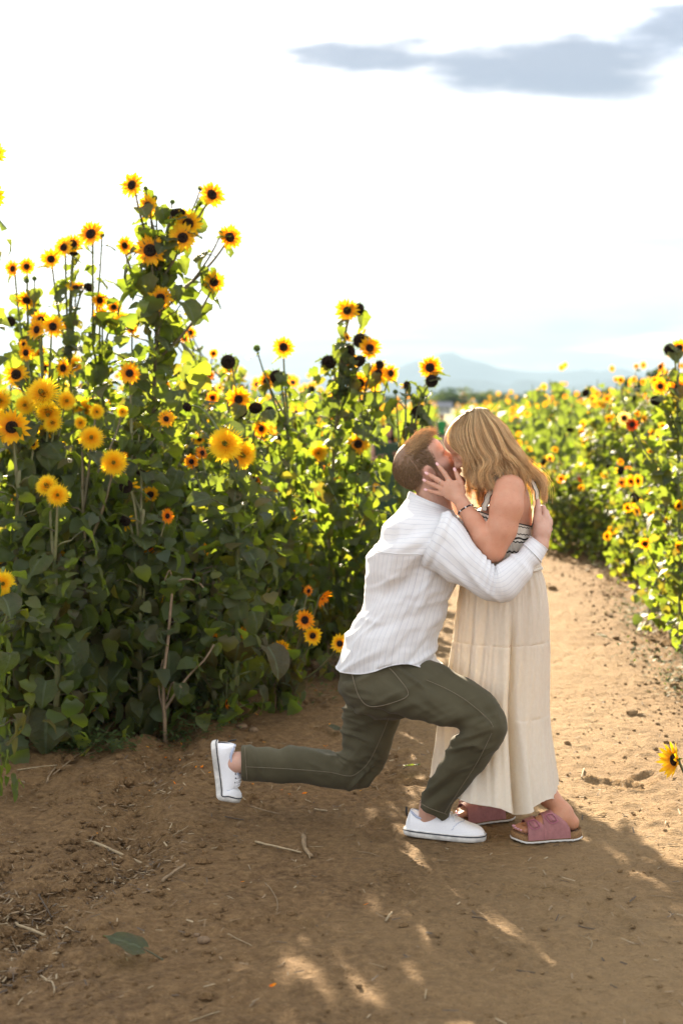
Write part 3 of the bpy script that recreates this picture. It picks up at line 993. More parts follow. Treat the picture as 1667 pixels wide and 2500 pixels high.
def plant(label, group, bx, by, height, flowers, seed, nleaf=34, leaf=0.15, lean=(0, 0), thick=0.014, name='sunflower_plant', branch_leaves=True, dry_to=0.45, spread=1.0, low=0.12, stem_top=None, sparse_top=False, bushy=1.0):
    """one sunflower plant: stalk with side branches, leaves and heads as parts; flowers = [(x,y,z,R,type,facing)] in world space"""
    rng = random.Random(seed)
    leaf = leaf * .86
    z0 = gz1(bx, by) - 0.03
    base = np.array([bx, by, z0])
    root = obj(name, None, None, label, 'sunflower plant' if 'sunflower' in name else 'plant', group, loc=base)
    top = np.array([bx + lean[0], by + lean[1], z0 + height])
    mid = (base + top) / 2 + np.array([rng.uniform(-.06, .06) - .15 * lean[0], rng.uniform(-.06, .06), 0])
    stem = bez(base, mid, top, 14)
    b = MB()
    b.add(*tube(stem - base, np.linspace(thick, thick * .45, 14), 7))
    leaves = []
    for (fx, fy, fz, fr, ft, fd) in flowers:
        p = np.array([fx, fy, fz])
        fdv = np.array(fd, float); fdv /= np.linalg.norm(fdv)
        end = p - fdv * fr * .28
        rise = max(.16, .75 * math.hypot(fx - top[0], fy - top[1])) + rng.uniform(.05, .3)
        zs = np.clip(fz - rise, z0 + .18 * height, z0 + height * .985)
        k = np.interp(zs, stem[:, 2], np.arange(14))
        s = np.array([np.interp(k, np.arange(14), stem[:, j]) for j in range(3)])
        ctrl = (s + end) / 2 + np.array([(end - s)[0] * .22, (end - s)[1] * .22, -.04 * np.linalg.norm(end - s)])
        if ft == 's':
            ctrl = np.array([(s[0] + end[0]) / 2, (s[1] + end[1]) / 2, max(end[2] + .05, (s[2] + end[2]) / 2 + .05)])
        br = bez(s, ctrl, end, 8)
        rad = .0042 + .028 * fr
        b.add(*tube(br - base, np.linspace(min(thick * .55, rad * 1.7), rad * .8, 8), 5))
        put_flower(rng, root, base, p, fr, ft, fdv)
        L = np.linalg.norm(end - s)
        if branch_leaves:
            m = int(L / .085)
            for j in range(m):
                t = (j + .6) / (m + .2)
                q = np.array([np.interp(t * 7, np.arange(8), br[:, i]) for i in range(3)])
                leaves.append((q, rng.uniform(0, 6.28), leaf * rng.uniform(.55, 1.05) * (1 - .35 * t)))
    H = height
    for j in range(nleaf):
        t = low + (0.97 - low) * ((j + rng.random()) / nleaf)
        if sparse_top and t > .75 and rng.random() < .5: continue
        k = t * 13
        q = np.array([np.interp(k, np.arange(14), stem[:, i]) for i in range(3)])
        az = j * 2.39996 + rng.uniform(-.5, .5)
        r = rng.uniform(0, .16) * spread * (1 - .4 * t)
        side = np.array([math.cos(az), math.sin(az), .5])
        if r > .05:
            e = q + side * r
            b.add(*tube(np.array([q, (q + e) / 2 + (0, 0, .01), e]) - base, [.005, .0045, .004], 4))
            q = e
        leaves.append((q, az, leaf * rng.uniform(.55, 1.25) * (1.15 - .5 * t)))
    for q, az, s in leaves:
        zz = q[2] - z0
        dry = (zz < dry_to and rng.random() < .6) or rng.random() < .10
        tone = rng.choice(DRY if dry else GREENS)
        put_leaf(rng, root, q - base, az, s, zz < .62 * H or rng.random() < .45, tone)
    obj('stalk', b.mesh('stalk', [M_STALK]), root, color=rng.choice(STEMC))
    if bushy:
        w = bushy * rng.uniform(.85, 1.2)
        Hn = min((.6, 1.0, 1.4, 1.8, 2.2), key=lambda q: abs(q - height * .95))
        obj('small_leaves', rng.choice((FOLIAGE_TOP if sparse_top else FOLIAGE)[Hn]), root, loc=(lean[0] * .5, lean[1] * .5, 0), rot=(0, 0, rng.uniform(0, 6.28)), scale=(w, w, height * .95 / Hn), kind='stuff')
    return root

VW = 1.0631                                   # flower positions below were read off a 1568 pixel wide view of the photo
def fl(vx, vy, dia, typ, d, face=None, rng=random.Random(9)):
    p = U(vx * VW, vy * VW, d)
    if face is None:
        face = (rng.uniform(-.35, .5), -1, rng.uniform(-.15, .35)) if typ != 's' else (rng.uniform(-.5, .5), -1, rng.uniform(-.9, .0))
    return (p[0], p[1], p[2], dia * VW * d / F_PX / 2 * (1.28 if typ in 'yt' else 1.16 if typ in 'or' else 1.04), typ, face)
def gx(vx, d): return (vx * VW - CX) * d / F_PX

LG = 'large sunflowers at the front of the left bed'
HERO = []
def hero(label, vx, d, h, fls, seed, lean=(0, 0), **kw):
    F_ = [fl(a, b, s, t, d + dd, *( [fc] if fc else [])) for a, b, s, t, dd, fc in [(list(q) + [0, None])[:6] if len(q) == 4 else (list(q) + [None])[:6] for q in fls]]
    plant(label, LG, gx(vx, d), d, h, F_, seed, lean=lean, **kw)

FL, FR_, FC = (-.55, -1, .1), (.6, -1, .15), (0.05, -1, .1)
hero('tallest sunflower plant, left bed, its many open flowers against the white sky', 335, 7.6, 2.45,
     [(303, 425, 56, 'y', 0, (-.5, -1, .15)), (340, 474, 52, 'y', 0, (-.6, -1, -.2)), (487, 447, 56, 'y', 0, (.55, -1, .2)), (410, 490, 40, 's', 0, (0, -.5, -1)), (432, 514, 58, 'y', 0, FC), (420, 546, 60, 'y', -.05, FC),
      (345, 575, 64, 'y', -.1, FC), (528, 545, 52, 'y', 0, (.5, -1, .2)), (492, 648, 46, 'y', 0, FC), (369, 684, 52, 'y', -.1, FC), (287, 564, 40, 'y', 0, (.8, -1, .1)), (335, 433, 14, 'b'), (460, 433, 15, 'b'), (357, 455, 17, 'b'), (396, 464, 15, 'b'), (508, 535, 16, 'b'), (458, 466, 15, 'b')],
     11, lean=(.08, 0), nleaf=62, leaf=.20, low=.25, thick=.019, dry_to=.5, spread=1.5, bushy=1.35)
hero('sunflower plant with a single flower on a long stem leaning up left of the tallest', 330, 7.7, 1.9,
     [(209, 537, 58, 'y', 0, (-.3, -1, .3)), (235, 540, 14, 'b'), (230, 690, 34, 'y'), (234, 723, 36, 'y', 0, (-.2, -1, -.3)), (262, 705, 34, 'y', .1, (.3, -1, .3))], 12, lean=(-.28, 0), nleaf=30, leaf=.17, bushy=1.1)
hero('sunflower plant with three clustered blooms, third tall one from left edge', 215, 7.9, 1.85,
     [(147, 568, 42, 'y', 0, (-.3, -1, .1)), (168, 560, 42, 'y', .08, FC), (118, 595, 42, 'y', 0, FC), (175, 660, 40, 'y', 0, (.1, -.6, .8)), (205, 660, 26, 's'), (170, 582, 22, 's', 0, (0, -.3, -1))], 13, lean=(-.14, 0), nleaf=28, leaf=.15)
hero('slender sunflower plant with paired blooms nearest the left edge', 90, 7.9, 1.7,
     [(30, 617, 36, 'y', 0, FL), (62, 612, 36, 'y', .05, FC), (62, 690, 46, 'y', 0, (0, -.8, -.5)), (62, 645, 16, 'b'), (80, 640, 14, 'b'), (25, 738, 26, 's')], 14, lean=(-.05, 0), nleaf=26, leaf=.14)
hero('sunflower plant with three close flowers low on the left, before white sky', 140, 7.4, 1.55,
     [(85, 757, 46, 'y', 0, FL), (95, 735, 40, 'y', .05, (.2, -1, .2)), (122, 750, 46, 'y', -.05, (.6, -1, .1)), (60, 810, 36, 'y', 0, (.9, -1, 0)), (38, 860, 52, 'y', 0, FC), (145, 845, 40, 'y', 0, (1.2, -1, 0)), (55, 790, 22, 'y')], 15, lean=(-.08, 0), nleaf=26, leaf=.15)
hero('sunflower plant with one open flower below the tallest plant, centre of left bed', 320, 7.2, 1.5,
     [(298, 857, 46, 'y', 0, FC), (382, 962, 36, 'y', 0, (.4, -1, .3)), (320, 990, 14, 'b'), (303, 755, 26, 'y', .5)], 16, nleaf=34, leaf=.17, lean=(-.04, 0))
hero('double flowered plant with big fluffy yellow pompom blooms at the left', 95, 6.9, 1.45,
     [(100, 907, 76, 't', 0, (-.1, -1, .45)), (112, 943, 58, 't', -.05, (.1, -1, -.8)), (60, 930, 44, 't'), (152, 921, 42, 't', 0, FR_), (3, 921, 50, 't'), (123, 972, 44, 't', -.05), (105, 990, 34, 'y', 0, (.1, -1, -.5)), (0, 960, 36, 't')], 17, nleaf=34, leaf=.19, lean=(0, 0), thick=.018)
hero('sunflower plant with the broad flat dark eyed bloom at the left edge', 45, 6.7, 1.3,
     [(28, 981, 74, 'y', 0, (.05, -1, .15)), (77, 1020, 24, 'y', .1)], 18, nleaf=32, leaf=.2, lean=(0, 0), thick=.02)
hero('double flowered plant with pompom blooms around a knee high leaf mass', 190, 6.8, 1.25,
     [(210, 1007, 54, 't', 0, (.2, -1, .3)), (187, 971, 30, 't'), (262, 1063, 58, 't', -.05, (.1, -1, .1)), (222, 945, 34, 't', .2), (282, 945, 26, 't', .25)], 19, nleaf=36, leaf=.19, thick=.018)
hero('double flowered plant with two touching pompom blooms low on the left', 120, 6.5, 1.0,
     [(110, 1117, 50, 't', 0, (-.2, -1, .5)), (133, 1138, 48, 't', -.04, (.2, -1, .2))], 20, nleaf=30, leaf=.19, thick=.018)
hero('sunflower plant with a nodding half shed flower, middle of left bed', 330, 6.9, 1.15,
     [(290, 1117, 34, 's', 0, (.1, -1, 0)), (288, 1196, 28, 's', 0, (-.2, -1, -.2)), (342, 1255, 46, 'o', 0, (.3, -.7, -.8)), (385, 1185, 36, 'o', 0, (.9, -1, .1)), (325, 1085, 26, 's', .1, (0, -.5, -1)), (278, 1050, 34, 'o', .25)], 21, nleaf=40, leaf=.18, thick=.018)
hero('double flowered plant with one huge pompom bloom and its fading twin', 535, 7.0, 1.3,
     [(520, 1021, 78, 't', 0, (-.15, -1, .2)), (553, 1042, 66, 't', .04, (.5, -1, -.3)), (465, 1040, 32, 'o', .2, (.9, -1, .2)), (440, 1060, 34, 'o', .25), (430, 935, 24, 's', .2)], 22, nleaf=40, leaf=.19, thick=.019, lean=(0, 0))
hero('sunflower plant with a lone dark seed head on a bare upright stem', 560, 7.8, 1.5,
     [(524, 831, 36, 's', 0, (.1, -1, .05)), (548, 917, 50, 'y', 0, FC), (553, 945, 32, 's', -.05, (0, -1, -.2)), (587, 937, 34, 's', 0, (.1, -.7, -.5)), (600, 985, 34, 'y'), (619, 943, 22, 's')], 23, nleaf=32, leaf=.16, lean=(-.03, 0))
hero('sunflower plant with one flower and a dark seed head above the leaf mass', 660, 8.3, 1.6,
     [(651, 797, 46, 'y', 0, (.15, -1, .2)), (636, 866, 36, 's', 0, (.2, -1, .1)), (612, 876, 40, 'y', .05, FL), (590, 800, 20, 'b')], 24, nleaf=30, leaf=.15)
hero('sunflower plant with the highest bloom of the middle clump and many seed heads', 745, 8.4, 1.95,
     [(797, 713, 50, 'y', 0, (-.1, -1, .15)), (824, 711, 32, 's', .03, (.9, -1, -.3)), (827, 782, 36, 's', 0, (-.2, -1, .1)), (849, 799, 46, 'y', -.03, FC), (755, 832, 38, 's', 0, (0, -.8, -.4)), (800, 808, 34, 's', 0, (-.3, -1, -.1)), (806, 828, 34, 'y', .03), (825, 829, 30, 's', -.04, (.2, -1, -.5)), (797, 775, 24, 'y', 0, (.8, -.6, .5))], 25, nleaf=34, leaf=.17, lean=(.1, 0), thick=.016)
hero('sunflower plant with three bright flowers over the dark haired head', 810, 8.5, 1.6,
     [(826, 880, 48, 'y', 0, FC), (868, 858, 46, 'y', 0, (.35, -1, .1)), (897, 857, 38, 'y', 0, (.6, -1, .1)), (855, 878, 36, 'y', .05), (822, 1020, 44, 'y', -.1, (0, -1, .1)), (871, 838, 22, 's')], 26, nleaf=40, leaf=.18, lean=(.05, 0), thick=.017)
hero('leaning sunflower plant reaching over the path with drooping seed heads', 800, 8.2, 1.1,
     [(987, 844, 48, 'y', 0, (.05, -1, .1)), (991, 875, 32, 's', -.03, (.2, -1, -.1)), (966, 906, 30, 's', 0, (.7, -.2, .2)), (958, 947, 36, 's', -.03, (.4, -1, -.5)), (934, 886, 24, 's', 0, (1, -1, 0)), (908, 900, 14, 'b'), (730, 1040, 42, 't', .2)], 27, nleaf=34, leaf=.18, lean=(.33, -.1), thick=.018)
hero('low sunflower plant sprawling from the bed with flowers by the white shirt', 640, 7.5, .62,
     [(700, 1424, 46, 'o', -.25, (.35, -1, .2)), (718, 1460, 38, 'y', -.3, (.1, -1, .1)), (645, 1490, 38, 'y', -.3, (.05, -1, -.1)), (780, 1478, 38, 'y', -.35, (.15, -1, .2)), (740, 1371, 46, 'o', -.1, (.7, -.35, -.5)), (709, 1357, 24, 'o', 0, (.6, -1, 0))], 28, nleaf=16, leaf=.13, thick=.012, lean=(.1, -.2), bushy=.5)
hero('small sunflower plant with two little orange flowers at the bed foot', 520, 7.0, .42,
     [(555, 1453, 30, 'o', 0, (.4, -1, .1)), (493, 1467, 24, 'o', 0, (-.1, -1, .2)), (520, 1615, 24, 'o', -.1, (1, -.4, 0))], 29, nleaf=12, leaf=.10, thick=.009, bushy=.35)
hero('sunflower plant with a side turned flower hanging over the far path edge', 770, 9.6, 1.0,
     [(822, 1210, 52, 'y', 0, (1.1, -.6, .1)), (846, 1262, 30, 'o', .1), (790, 1233, 32, 's', 0, (.3, -.8, -.6)), (817, 1240, 26, 'o')], 30, nleaf=34, leaf=.17, lean=(.05, 0))
hero('near sunflower plant cut by the left edge with one pompom bloom', -25, 5.75, .98,
     [(6, 1340, 56, 't', 0, (.4, -1, .1)), (32, 1352, 22, 'b', 0, (.3, -1, .3))], 31, nleaf=12, leaf=.19, thick=.014, lean=(.06, 0), low=.3, bushy=.35)
hero('tall sunflower plant beyond the left edge, only its petals in view', -40, 6.6, 2.6,
     [(-17, 355, 56, 'y', 0, (.2, -1, 0)), (-17, 452, 54, 'y', 0, FC)], 32, nleaf=16, leaf=.15, lean=(-.2, 0), low=.15)
# fallen daisy in the weeds, upright bare stems
hero('broken sunflower stem with one low flower in the weeds', 225, 6.85, .16, [(223, 1617, 40, 'o', 0, (.2, -.7, .75))], 33, nleaf=4, leaf=.08, thick=.007, bushy=0)

# plant just beyond the right edge whose flower leans into view
hero_right = [fl(1546, 1745, 72, 'y', 4.9, (-.95, -.30, .1))]
plant('single yellow flower seen from the side at the right edge', None, gx(1665, 4.9), 4.95, .62, hero_right, 40, nleaf=3, leaf=.10, thick=.008, branch_leaves=False, bushy=0)

# ---------------------------------------------------------------- the rest of the two beds
def random_plant(label, group, x, y, h, seed, nfl, palette, nleaf, leaf, **kw):
    rng = random.Random(seed * 7 + 1)
    fls = []
    z0 = gz1(x, y)
    for k in range(nfl):
        a = rng.uniform(0, 6.28); r = rng.uniform(.05, .38)
        zz = z0 + h * rng.uniform(.80, 1.10) if k < nfl * .6 else z0 + h * rng.uniform(.30, .85)
        t = rng.choice(palette)
        R_ = {'s': rng.uniform(.035, .05), 'b': rng.uniform(.015, .024), 't': rng.uniform(.06, .09)}.get(t, rng.uniform(.034, .056))
        fd = (rng.uniform(-.8, .8), -1, rng.uniform(-.3, .5)) if t != 's' else (rng.uniform(-.8, .8), -.8, rng.uniform(-1, .1))
        fy = y + r * math.sin(a) - (.18 if zz < z0 + .8 * h else 0)
        fls.append((x + r * math.cos(a), fy, zz, R_, t, fd))
    return plant(label, group, x, y, h, fls, seed, nleaf=nleaf, leaf=leaf, lean=(rng.uniform(-.12, .12), rng.uniform(-.12, .12)), thick=rng.uniform(.010, .016), **kw)

rngp = random.Random(3)
n_ind = 0
def bed_spots(side, d0, d1, step, depth, jit):
    out = []
    d = d0
    while d < d1:
        e = xl(d) if side < 0 else xr(d)
        for w in np.arange(.12, depth, step * .9):
            x = e + side * (w + rngp.uniform(-jit, jit)); y = d + rngp.uniform(-jit, jit)
            out.append((x, y, w))
        d += step
    return out

ORD = ['first', 'second', 'third', 'fourth', 'fifth', 'sixth', 'seventh', 'eighth', 'ninth', 'tenth', 'eleventh', 'twelfth', 'thirteenth', 'fourteenth', 'fifteenth', 'sixteenth', 'seventeenth', 'eighteenth', 'nineteenth', 'twentieth', 'twenty first', 'twenty second', 'twenty third', 'twenty fourth', 'twenty fifth']
row_count = {}
def nth(side, w):
    r = int(round((w - .12) / (.34 * .9 if side < 0 else .42 * .9)))
    row_count[(side, r)] = row_count.get((side, r), -1) + 1
    i = row_count[(side, r)]
    return (ORD[i] if i < len(ORD) else 'farthest'), ('path edge row' if r == 0 else ORD[r] + ' row in from the path')
# left bed, front rows: fill between the hero plants (in view only)
def in_view(x, y, m=200):
    px = CX + x / y * F_PX
    return -m < px < 1667 + m
cnt = 0
for (x, y, w) in bed_spots(-1, 7.25, 11.2, .34, 3.2, .1):
    px = CX + x / y * F_PX
    if not in_view(x, y): continue
    if y > 9.2 and px < 520 and w > 1.2: continue
    h = rngp.uniform(1.3, 1.78) if px > 560 else rngp.uniform(1.45, 2.05)
    h = min(h, np.interp(y, [7.2, 7.8, 8.2, 8.7], [1.05, 1.3, 1.7, 2.05]) * rngp.uniform(.88, 1.0))
    if w < .35: h *= rngp.uniform(.5, .75)
    elif w < .7: h *= rngp.uniform(.72, .95)
    pal = 'yyyosbs' if px > 350 else 'yyttosb'
    random_plant('leafy sunflower plant, left bed, %s, %s from the front' % nth(-1, w)[::-1], 'sunflowers filling the left bed', x, y, h, 100 + cnt, 3, pal, 40 if y < 9 else 26, .135, low=.05, dry_to=.75)
    cnt += 1
# right bed, front face along the path
cr = 0
for (x, y, w) in bed_spots(1, 7.6, 16.5, .42, 1.9, .13):
    if not in_view(x, y, 220): continue
    if w > 1.0 and y > 13 : continue
    h = rngp.uniform(1.5, 1.88) * (.55 if w < .3 else .85 if w < .6 else 1.0)
    pal = 'yyyyobsypybyyyyrs'
    random_plant('bushy sunflower plant, right bed, %s, %s from the front' % nth(1, w)[::-1], 'sunflowers along the right bed', x, y, h, 400 + cr, 4, pal, 28 if y < 12 else 22, .135, low=.04, dry_to=.25)
    cr += 1
# tall stalk at the right edge
plant('tall thin sunflower plant at the right edge rising above its neighbours', 'sunflowers along the right bed', gx(1562, 9.3), 9.3, 1.8,
      [fl(1537, 803, 30, 's', 9.3, (-.4, -1, .1)), fl(1559, 799, 36, 'y', 9.3, FC), fl(1515, 887, 34, 'y', 9.2, FC), fl(1556, 890, 44, 'y', 9.3), fl(1515, 842, 22, 'o', 9.3, (-1, -.6, .3)), fl(1504, 920, 26, 's', 9.2), fl(1450, 975, 30, 'r', 9.5, FC), fl(1432, 960, 34, 'p', 9.6)], 41, nleaf=26, leaf=.17, lean=(-.02, 0), thick=.014)
print('individual plants', cnt, cr, 'objects', len(bpy.data.objects))

# ---------------------------------------------------------------- farther plants: one mesh each, then the field as one mass
def simple_mats():
    ms = []
    for nm, c_, tr, f in (('far leaf', (0.05, 0.08, 0.022), (0.21, 0.28, 0.03), .42), ('far petal yellow', (0.82, 0.43, 0.008), (0.80, 0.42, 0.008), .45), ('far petal orange', (0.85, 0.30, 0.008), (0.85, 0.3, 0.008), .45), ('far disc', (0.02, 0.011, 0.007), (0, 0, 0), 0.0), ('far stalk', (0.10, 0.14, 0.045), (0.1, 0.14, 0.03), .1)):
        m = Mat(nm)
        n = m.noise(2.2, 3, 0.6, m.coord())
        k = m.ramp(n, [(0.3, tuple(q * .7 for q in c_)), (0.7, tuple(min(1, q * 1.2) for q in c_))])
        ms.append(m.done(m.thin(m.principled(k, .55, None, .35), tr, f)))
    return ms
SIM = simple_mats()
def simple_plant(rng, b, x, y, z0, h, nleaf, nfl, lsz, fsz, orange=.25):
    b.add(*tube([(x, y, z0 - .03), (x + rng.uniform(-.04, .04), y, z0 + h * .5), (x + rng.uniform(-.08, .08), y, z0 + h * .97)], [.014, .011, .006], 3, False), mat=4)
    for j in range(nleaf):
        v, f, mi = rng.choice(LEAF_A)
        t = (j + rng.random()) / nleaf
        az = rng.uniform(0, 6.28); s = lsz * rng.uniform(.7, 1.3)
        ca, sa = math.cos(az), math.sin(az); tl = rng.uniform(-.4, .4)
        ct, st = math.cos(tl), math.sin(tl)
        q = v * s
        q = np.stack([q[:, 0] * ct + q[:, 2] * st, q[:, 1], -q[:, 0] * st + q[:, 2] * ct], -1)
        r = rng.uniform(0, .2)
        q = np.stack([q[:, 0] * ca - (q[:, 1] + r) * sa, q[:, 0] * sa + (q[:, 1] + r) * ca, q[:, 2]], -1) + (x, y, z0 + h * (.05 + .9 * t))
        b.add(q, [g for g, k in zip(f, mi) if k == 0], 0)
    for j in range(nfl):
        a = rng.uniform(0, 6.28); r = rng.uniform(.02, .3)
        c0 = np.array([x + r * math.cos(a), y + r * math.sin(a) - .08, z0 + h * rng.uniform(.72, 1.1) if rng.random() < .7 else z0 + h * rng.uniform(.35, .8)])
        fr = fsz * rng.uniform(.75, 1.2)
        n_ = np.array([rng.uniform(-.7, .7), -1, rng.uniform(-.2, .5)]); n_ /= np.linalg.norm(n_)
        e1 = np.cross(n_, (0, 0, 1)); e1 /= np.linalg.norm(e1); e2 = np.cross(e1, n_)
        k = 9
        V = [c0]
        for i in range(2 * k):
            rr = fr if i % 2 == 0 else fr * .62
            t = math.pi * i / k
            V.append(c0 + (e1 * math.cos(t) + e2 * math.sin(t)) * rr + n_ * rng.uniform(-.1, .2) * fr)
        b.add(V, [[0, 1 + i, 1 + (i + 1) % (2 * k)] for i in range(2 * k)], 2 if rng.random() < orange else 1)
        V = [c0 + n_ * .25 * fr] + [c0 + n_ * .10 * fr + (e1 * math.cos(t) + e2 * math.sin(t)) * fr * .38 for t in np.linspace(0, 6.283, 7)[:-1]]
        b.add(V, [[0, 1 + i, 1 + (i + 1) % 6] for i in range(6)], 3)

far_spots = []
rngf = random.Random(8)
for d in np.concatenate([np.arange(11.4, 24, .62)]):
    for w in np.arange(.15, 9, .55):
        for side in (-1, 1):
            e = xl(d) if side < 0 else xr(d)
            x = e + side * (w + rngf.uniform(-.2, .2)); y = d + rngf.uniform(-.22, .22)
            if side > 0 and d < 17 and w < (1.9 if d < 13 else 1.0): continue
            if not in_view(x, y, 60): continue
            if side < 0 and y < 18.5 and 880 < CX + x / y * F_PX < 1010: continue
            far_spots.append((y, x, side, w))
far_spots.sort()
NEAR_FAR = far_spots[:170]
for k, (y, x, side, w) in enumerate(NEAR_FAR):
    rr = random.Random(900 + k)
    b = MB()
    z0 = gz1(x, y)
    h = rr.uniform(1.55, 1.95) if side > 0 else rr.uniform(1.35, 1.78)
    simple_plant(rr, b, 0, 0, 0, h, 34, 4 if side < 0 else 3, .135, .052, .2 if side < 0 else .3)
    obj('sunflower_plant', b.mesh('far_plant', SIM), None, 'sunflower plant farther back in the %s bed' % ('left' if side < 0 else 'right'), 'sunflower plant', 'farther sunflowers of the %s bed' % ('left' if side < 0 else 'right'), loc=(x, y, z0))
def flower_field():
    rr = random.Random(5)
    b = MB()
    spots = [(y, x) for (y, x, s, w) in far_spots[170:]]
    for d in np.concatenate([np.arange(24.5, 48, 1.0), np.arange(48, 94, 1.7)]):
        for side in (-1, 1):
            e = xl(d) if side < 0 else xr(d)
            for w in np.arange(.2, 30, .75 if d < 48 else 1.05):
                x = e + side * (w + rr.uniform(-.3, .3)); y = d + rr.uniform(-.4, .4)
                if in_view(x, y, 40): spots.append((y, x))
    for y, x in spots:
        simple_plant(rr, b, x, y, .07, rr.uniform(1.2, 1.66) + (.14 if x > xr(y) else 0) - .004 * max(0, y - 24), 9 if y > 40 else 16, 3 if x < xr(y) else 2, .24 if y > 40 else .18, .056, .15)
    obj('sunflower_field', b.mesh('sunflower_field', SIM), kind='stuff', label='dense field of blooming sunflowers running back towards the trees', cat='sunflower field')
    print('field plants', len(spots), 'faces', len(b.f))
flower_field()

# ---------------------------------------------------------------- low weeds at the feet of the beds
def weeds():
    m = Mat('small weed leaf')
    n = m.noise(30, 3, .6, m.coord())
    c_ = m.ramp(n, [(.3, (.03, .05, .014)), (.7, (.07, .10, .03))])
    mw = m.done(m.thin(m.principled(c_, .6, None, .3), (.12, .19, .02), .35))
    def patch(name, lab, areas, seed):
        rng = np.random.default_rng(seed)
        Vs = []
        for (x0, x1, y0, y1, n, hh) in areas:
            cx_ = rng.uniform(x0, x1, n); cy_ = rng.uniform(y0, y1, n)
            keep = noise2(cx_ * 3, cy_ * 3, 4) > -.25
            cx_, cy_ = cx_[keep], cy_[keep]
            zz = gz(cx_, cy_)
            for x, y, z in zip(cx_, cy_, zz):
                hgt = hh * rng.uniform(.4, 1.2)
                k = rng.integers(7, 13)
                t = rng.uniform(.1, 1, k)
                lx = x + rng.normal(0, .045, k); ly = y + rng.normal(0, .045, k); lz = z + hgt * t
                a = rng.uniform(0, 6.28, k); s = rng.uniform(.008, .02, k); up = rng.uniform(-.3, 1, k)
                d1 = np.stack([np.cos(a) * s, np.sin(a) * s, up * s * .6], -1)
                d2 = np.stack([-np.sin(a) * s * .45, np.cos(a) * s * .45, 0 * s], -1)
                C = np.stack([lx, ly, lz], -1)
                Vs.append(np.stack([C - d1, C + d2, C + d1, C - d2], 1).reshape(-1, 3))
        V = np.concatenate(Vs)
        obj('low_weeds', build_mesh('weeds', V, np.arange(len(V)).reshape(-1, 4), mw), kind='stuff', label=lab, cat='weeds')
    patch('w', 'tangle of small green weeds under the left bed', [(-1.5, -.55, 6.6, 7.6, 420, .14), (-1.35, -.95, 6.35, 6.8, 160, .10), (-2.4, -1.2, 6.9, 8.2, 260, .12), (-.6, .1, 7.4, 9.6, 120, .10)], 1)
    patch('w', 'bright green weeds along the foot of the right bed', [(2.0, 2.7, 8.4, 10.6, 420, .25), (1.75, 2.2, 7.2, 9.0, 120, .16), (2.4, 3.0, 10.6, 14, 200, .2)], 2)
weeds()
# ================================================================ tools for bodies and clothes
class Body:
    """implicit surface: round cones and ellipsoids blended smoothly, meshed as one continuous skin"""
    def __init__(self): self.p = []
    def cap(self, a, b, ra, rb, k=.02, sub=False): self.p.append(('c', np.asarray(a, float), np.asarray(b, float), ra, rb, k, sub)); return self
    def ell(self, c, r, axes=np.eye(3), k=.02, sub=False): self.p.append(('e', np.asarray(c, float), np.asarray(axes, float), np.asarray(r, float), 0, k, sub)); return self
    def chain(self, pts, k=.02):
        for (a, ra), (b, rb) in zip(pts[:-1], pts[1:]): self.cap(a, b, ra, rb, k)
        return self
    @staticmethod
    def dist(q, P):
        if q[0] == 'c':
            _, a, b, ra, rb, _, _ = q
            ab = b - a
            t = np.clip(((P - a) @ ab) / (ab @ ab + 1e-12), 0, 1)
            return np.linalg.norm(P - a - t[:, None] * ab, axis=1) - (ra + (rb - ra) * t)
        _, c_, A, r, _, _, _ = q
        L = (P - c_) @ A.T
        k0 = np.linalg.norm(L / r, axis=1); k1 = np.linalg.norm(L / (r * r), axis=1) + 1e-9
        return np.where(k0 < .05, -r.min(), k0 * (k0 - 1) / k1)
    def bounds(self):
        lo, hi = [], []
        for q in self.p:
            if q[6]: continue
            if q[0] == 'c':
                lo += [q[1] - q[3], q[2] - q[4]]; hi += [q[1] + q[3], q[2] + q[4]]
            else:
                m = q[3].max(); lo.append(q[1] - m); hi.append(q[1] + m)
        return np.min(lo, 0) - .02, np.max(hi, 0) + .02
    def mesh(self, h, B=16):
        lo, hi = self.bounds()
        nb = np.ceil((hi - lo) / (h * B)).astype(int)
        n = nb * B + 1
        vol = np.empty(n, np.float32)
        ii = np.stack(np.meshgrid(*[np.arange(k) for k in nb], indexing='ij'), -1).reshape(-1, 3)
        cen = lo + (ii + .5) * B * h
        rad = B * h * .87
        D = np.stack([self.dist(q, cen) for q in self.p])
        sub = np.array([q[6] for q in self.p])
        Dm = D[~sub].min(0)
        g = np.stack(np.meshgrid(*[np.arange(B + 1)] * 3, indexing='ij'), -1).reshape(-1, 3) * h
        for i, blk in enumerate(ii):
            s = tuple(slice(k * B, k * B + B + 1) for k in blk)
            if Dm[i] > rad + .045:
                vol[s] = 1.0; continue
            if Dm[i] < -rad - .03:
                vol[s] = -1.0; continue
            P = lo + blk * B * h + g
            d = None
            for j in np.nonzero(D[:, i] < rad + .06)[0]:
                q = self.p[j]
                if q[6]: continue
                e = self.dist(q, P)
                if d is None: d = e
                else:
                    k = q[5]
                    m = np.clip(.5 + .5 * (d - e) / k, 0, 1)
                    d = d * (1 - m) + e * m - k * m * (1 - m)
            for j in np.nonzero(D[:, i] < rad + .06)[0]:
                q = self.p[j]
                if not q[6] or d is None: continue
                e = -self.dist(q, P); k = q[5]
                m = np.clip(.5 - .5 * (d - e) / k, 0, 1)
                d = d * (1 - m) + e * m + k * m * (1 - m)
            vol[s] = 1.0 if d is None else d.reshape(B + 1, B + 1, B + 1)
        return surface_nets(vol, lo, h)

